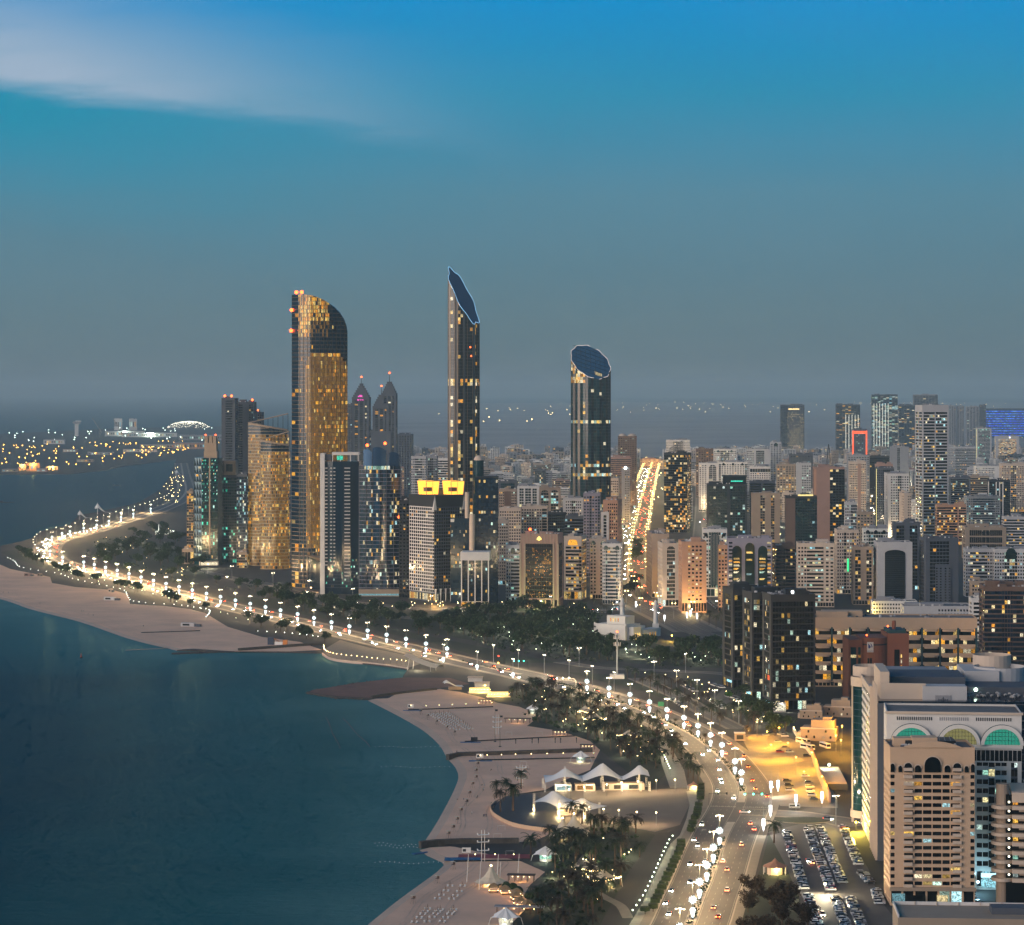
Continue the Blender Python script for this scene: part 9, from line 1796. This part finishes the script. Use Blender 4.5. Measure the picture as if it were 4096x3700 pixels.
	# left beach boxes, play tower
	for c, w, h, lb, mm in (((1180, 553), 9, 3.2, 'long pale container cafe at the end of the left beach', 'pale'), ((690, 390), 8, 3.2, 'pale container cafe in the middle of the left beach', 'white'), ((175, 240), 5, 3, 'small pink beach hut near the far left lamps', 'rose'), ((245, 240), 2.5, 3, 'tiny tan beach hut near the far left lamps', 'tan'), ((685, 340), 2.5, 3.5, 'tiny cream beach hut below the wall lamps', 'cream')):
		t = thing('beach_hut', lb, 'hut', (*G(*CN(*c)), .05), -.25); mb = MB(); mb.box(-w, w * .4, 0, 5, 0, h, wall(mm)); mb.box(w * .42, w, .5, 4.5, 0, h * .6, wall('slate')); mb.build('wall', t); mb = MB(); mb.box(-w * .8, -w * .1, -.06, -.02, .8, h * .75, glass('black')); mb.build('window', t)
	t = thing('play_tower', 'orange and blue inflatable play tower at the left beach end', 'playground', (*G(*CN(1715, 665)), .05), -.2); o_ = mat('orange_plastic', '#c8761e', .5); mb = MB(); mb.box(-7, -2, -2, 2, 0, 6, mat('navy_plastic', '#1c2c44', .5)); mb.build('tower', t); mb = MB(); mb.face([(-2, -2, 5), (6, -2, .4), (6, 2, .4), (-2, 2, 5)], o_); mb.box(6, 9, -2, 2, 0, 4, o_); mb.box(-1, 5.8, -2.2, -2.02, 0, 2.6, m_white); mb.build('slide', t)
	# fountain ring and sails on the far curve
	t = thing('fountain', 'ring of white lit columns with a tall jet in the left garden', 'fountain', (*G(*CG(1330, 1185)), .05));
	for k in range(18): a = 2 * pi * k / 18; mb = MB(); mb.cyl(13 * cos(a), 13 * sin(a), 0, 5.5, .45, m=emit('fountain_white', (.95, 1, .85), 2.4), n=6); mb.build('lit_column', t)
	mb = MB(); mb.cyl(-9, 0, 0, 15, .7, .1, MATS['fountain_white'], 8); mb.build('jet', t); mb = MB(); mb.cyl(0, 0, 0, .6, 14.5, m=wall('cream'), n=24); mb.build('basin', t)
	for (cx, cyy), k, lb in (((830, 1022), 1.5, 'tall white sail canopy on the outer shore of the far curve'), ((680, 1065), 1.2, 'low white sail canopy on the outer shore of the far curve'), ((1455, 722), 1.4, 'pointed white sail canopy on the headland')): t = thing('sail_canopy', lb, 'canopy', (*G(*CG(cx, cyy)), .05), .3); t.scale = (k,) * 3; canopy(t, [(-6, 0, 13, 9)], [(-9, -4, 3), (10, -4, 2), (10, 4, 2), (-9, 4, 3)], 3, n=14, mm=8); p = MB(); p.tube([(-6, 0, 0), (-6, 0, 13)], .25, m_white, 5); p.build('mast', t)
bay()
def port():
	rnd = random.Random(91); names = []
	for k, (x, y, w, h, mm, lb) in enumerate(((22.5, 470, 9, 14, 'peach', 'narrow orange lit tank block on the port quay'), (33, 471, 17, 20, 'peach', 'large orange lit block on the port quay'), (42, 472, 14, 8, 'rose', 'low pink shed on the port quay'), (10, 472, 20, 7, 'tan', 'long low shed at the left port quay'), (52, 470, 16, 9, 'cream', 'bright lit ship superstructure at the port quay'), (125, 436, 90, 22, 'pale', 'long lit warehouse in the far port, left one'), (150, 437, 120, 18, 'white', 'long lit warehouse in the far port, right one'), (54, 444, 40, 16, 'white', 'white office beside the port tower'), (165, 448, 90, 12, 'tan', 'low tan hall by the headland'), (190, 449, 60, 22, 'rose', 'boxy rose hall behind the folded tower'), (205, 440, 110, 20, 'grey', 'long grey hall in the far port'), (100, 455, 40, 8, 'grey', 'low grey shed among the port lamps'), (70, 452, 24, 8, 'rose', 'small rose shed among the port lamps'), (140, 452, 60, 8, 'cream', 'long cream shed among the port lamps'), (85, 462, 24, 7, 'tan', 'small tan shed near the port shore'), (118, 430, 20, 60, 'white', 'slim white port silo, left of two'), (133, 430, 20, 60, 'white', 'slim white port silo, right of two'))):
		t = root_at('port_shed', lb, x, y, rnd.uniform(-12, 12), 'building'); mb = MB(); mb.box(-w, w, 0, w * .8, 0, h, wall(mm)); mb.box(-w * 1.01, w * 1.01, -.5, w * .82, h, h + 1.2, wall('grey')); mb.build('wall', t); mb = MB(); n = max(2, int(w / 5)); [mb.box(-w * .9 + 1.8 * w * j / n, -w * .9 + 1.8 * w * (j + .55) / n, -.15, -.05, h * .3, h * .7, lit('warm' if rnd.random() < .5 else 'cool') if rnd.random() < .6 else glass('grey')) for j in range(n)]; mb.build('windows', t, kind='stuff')
		if k in (1, 4, 5, 6, 0): lamp_light(t, (0, -6, h * .9), 60000 if k < 5 else 300000, (1, .55, .12) if k < 5 else (.8, 1, .85), 1.0)
	t = root_at('port_tower', 'slim tall white port control tower on the horizon', 76.8, 436, 0, 'tower'); s = S(436); mb = MB(); mb.box(-8, 8, -8, 8, 0, 14 / s, wall('white')); mb.build('shaft', t); mb = MB(); mb.box(-16, 16, -12, 12, 12.2 / s, 14.4 / s, wall('grey')); mb.box(-6, 20, -5, 5, 14.4 / s, 15.4 / s, wall('white')); mb.build('cabin', t)
	t = root_at('light_dome', 'broad dome covered in twinkling lights on the horizon', 189, 429, 0, 'dome'); s = S(429); R_ = 21.5 / s; mb = MB(); mb.ball(0, 0, 0, R_, wall('slate'), 32, 10, rz=7.5 / s, zlo=0); mb.build('shell', t)
	mb = MB(); mw = emit('dome_dot', (1, .93, .7), 5)
	for k in range(420): a = rnd.uniform(pi, 2 * pi); e = rnd.uniform(0.05, 1) ** .7 * pi / 2; r = R_ * 1.01; mb.ball(r * cos(e) * cos(a), r * cos(e) * sin(a), 7.6 / s * sin(e), 1.5, mw, 4, 2)
	mb.build('facade_lights', t, kind='stuff')
	for x, y, lb in ((99, 437, 'thin harbour crane left of the white silos'), (121, 440, 'thin harbour crane under the white silos')): t = root_at('harbour_crane', lb, x, y, 0, 'crane'); mb = MB(); mb.tube([(0, 0, 0), (0, 0, 45)], 2, wall('slate'), 5); mb.build('mast', t); mb = MB(); mb.tube([(12, 0, 20), (-30, 0, 85)], 1.4, wall('tan'), 4); mb.build('jib', t)
	# far jetty, small boats
	for x, y, lb in ((5, 502, 'low dark barge lying off the far curve at the left edge'), (115, 485, 'small boat in the far bay')): t = root_at('boat', lb, x, y, 8, 'boat'); mb = MB(); L_ = 14 if x < 50 else 6; mb.prism([(-L_, -2), (L_, -2), (L_ + 3, 0), (L_, 2), (-L_, 2)], SEA_Z - .3, SEA_Z + 1.2, m_dark); mb.build('hull', t); mb = MB(); mb.box(-L_ * .7, -L_ * .3, -1.4, 1.4, SEA_Z + 1.2, SEA_Z + 3.4, wall('slate')); mb.build('cabin', t)
port()
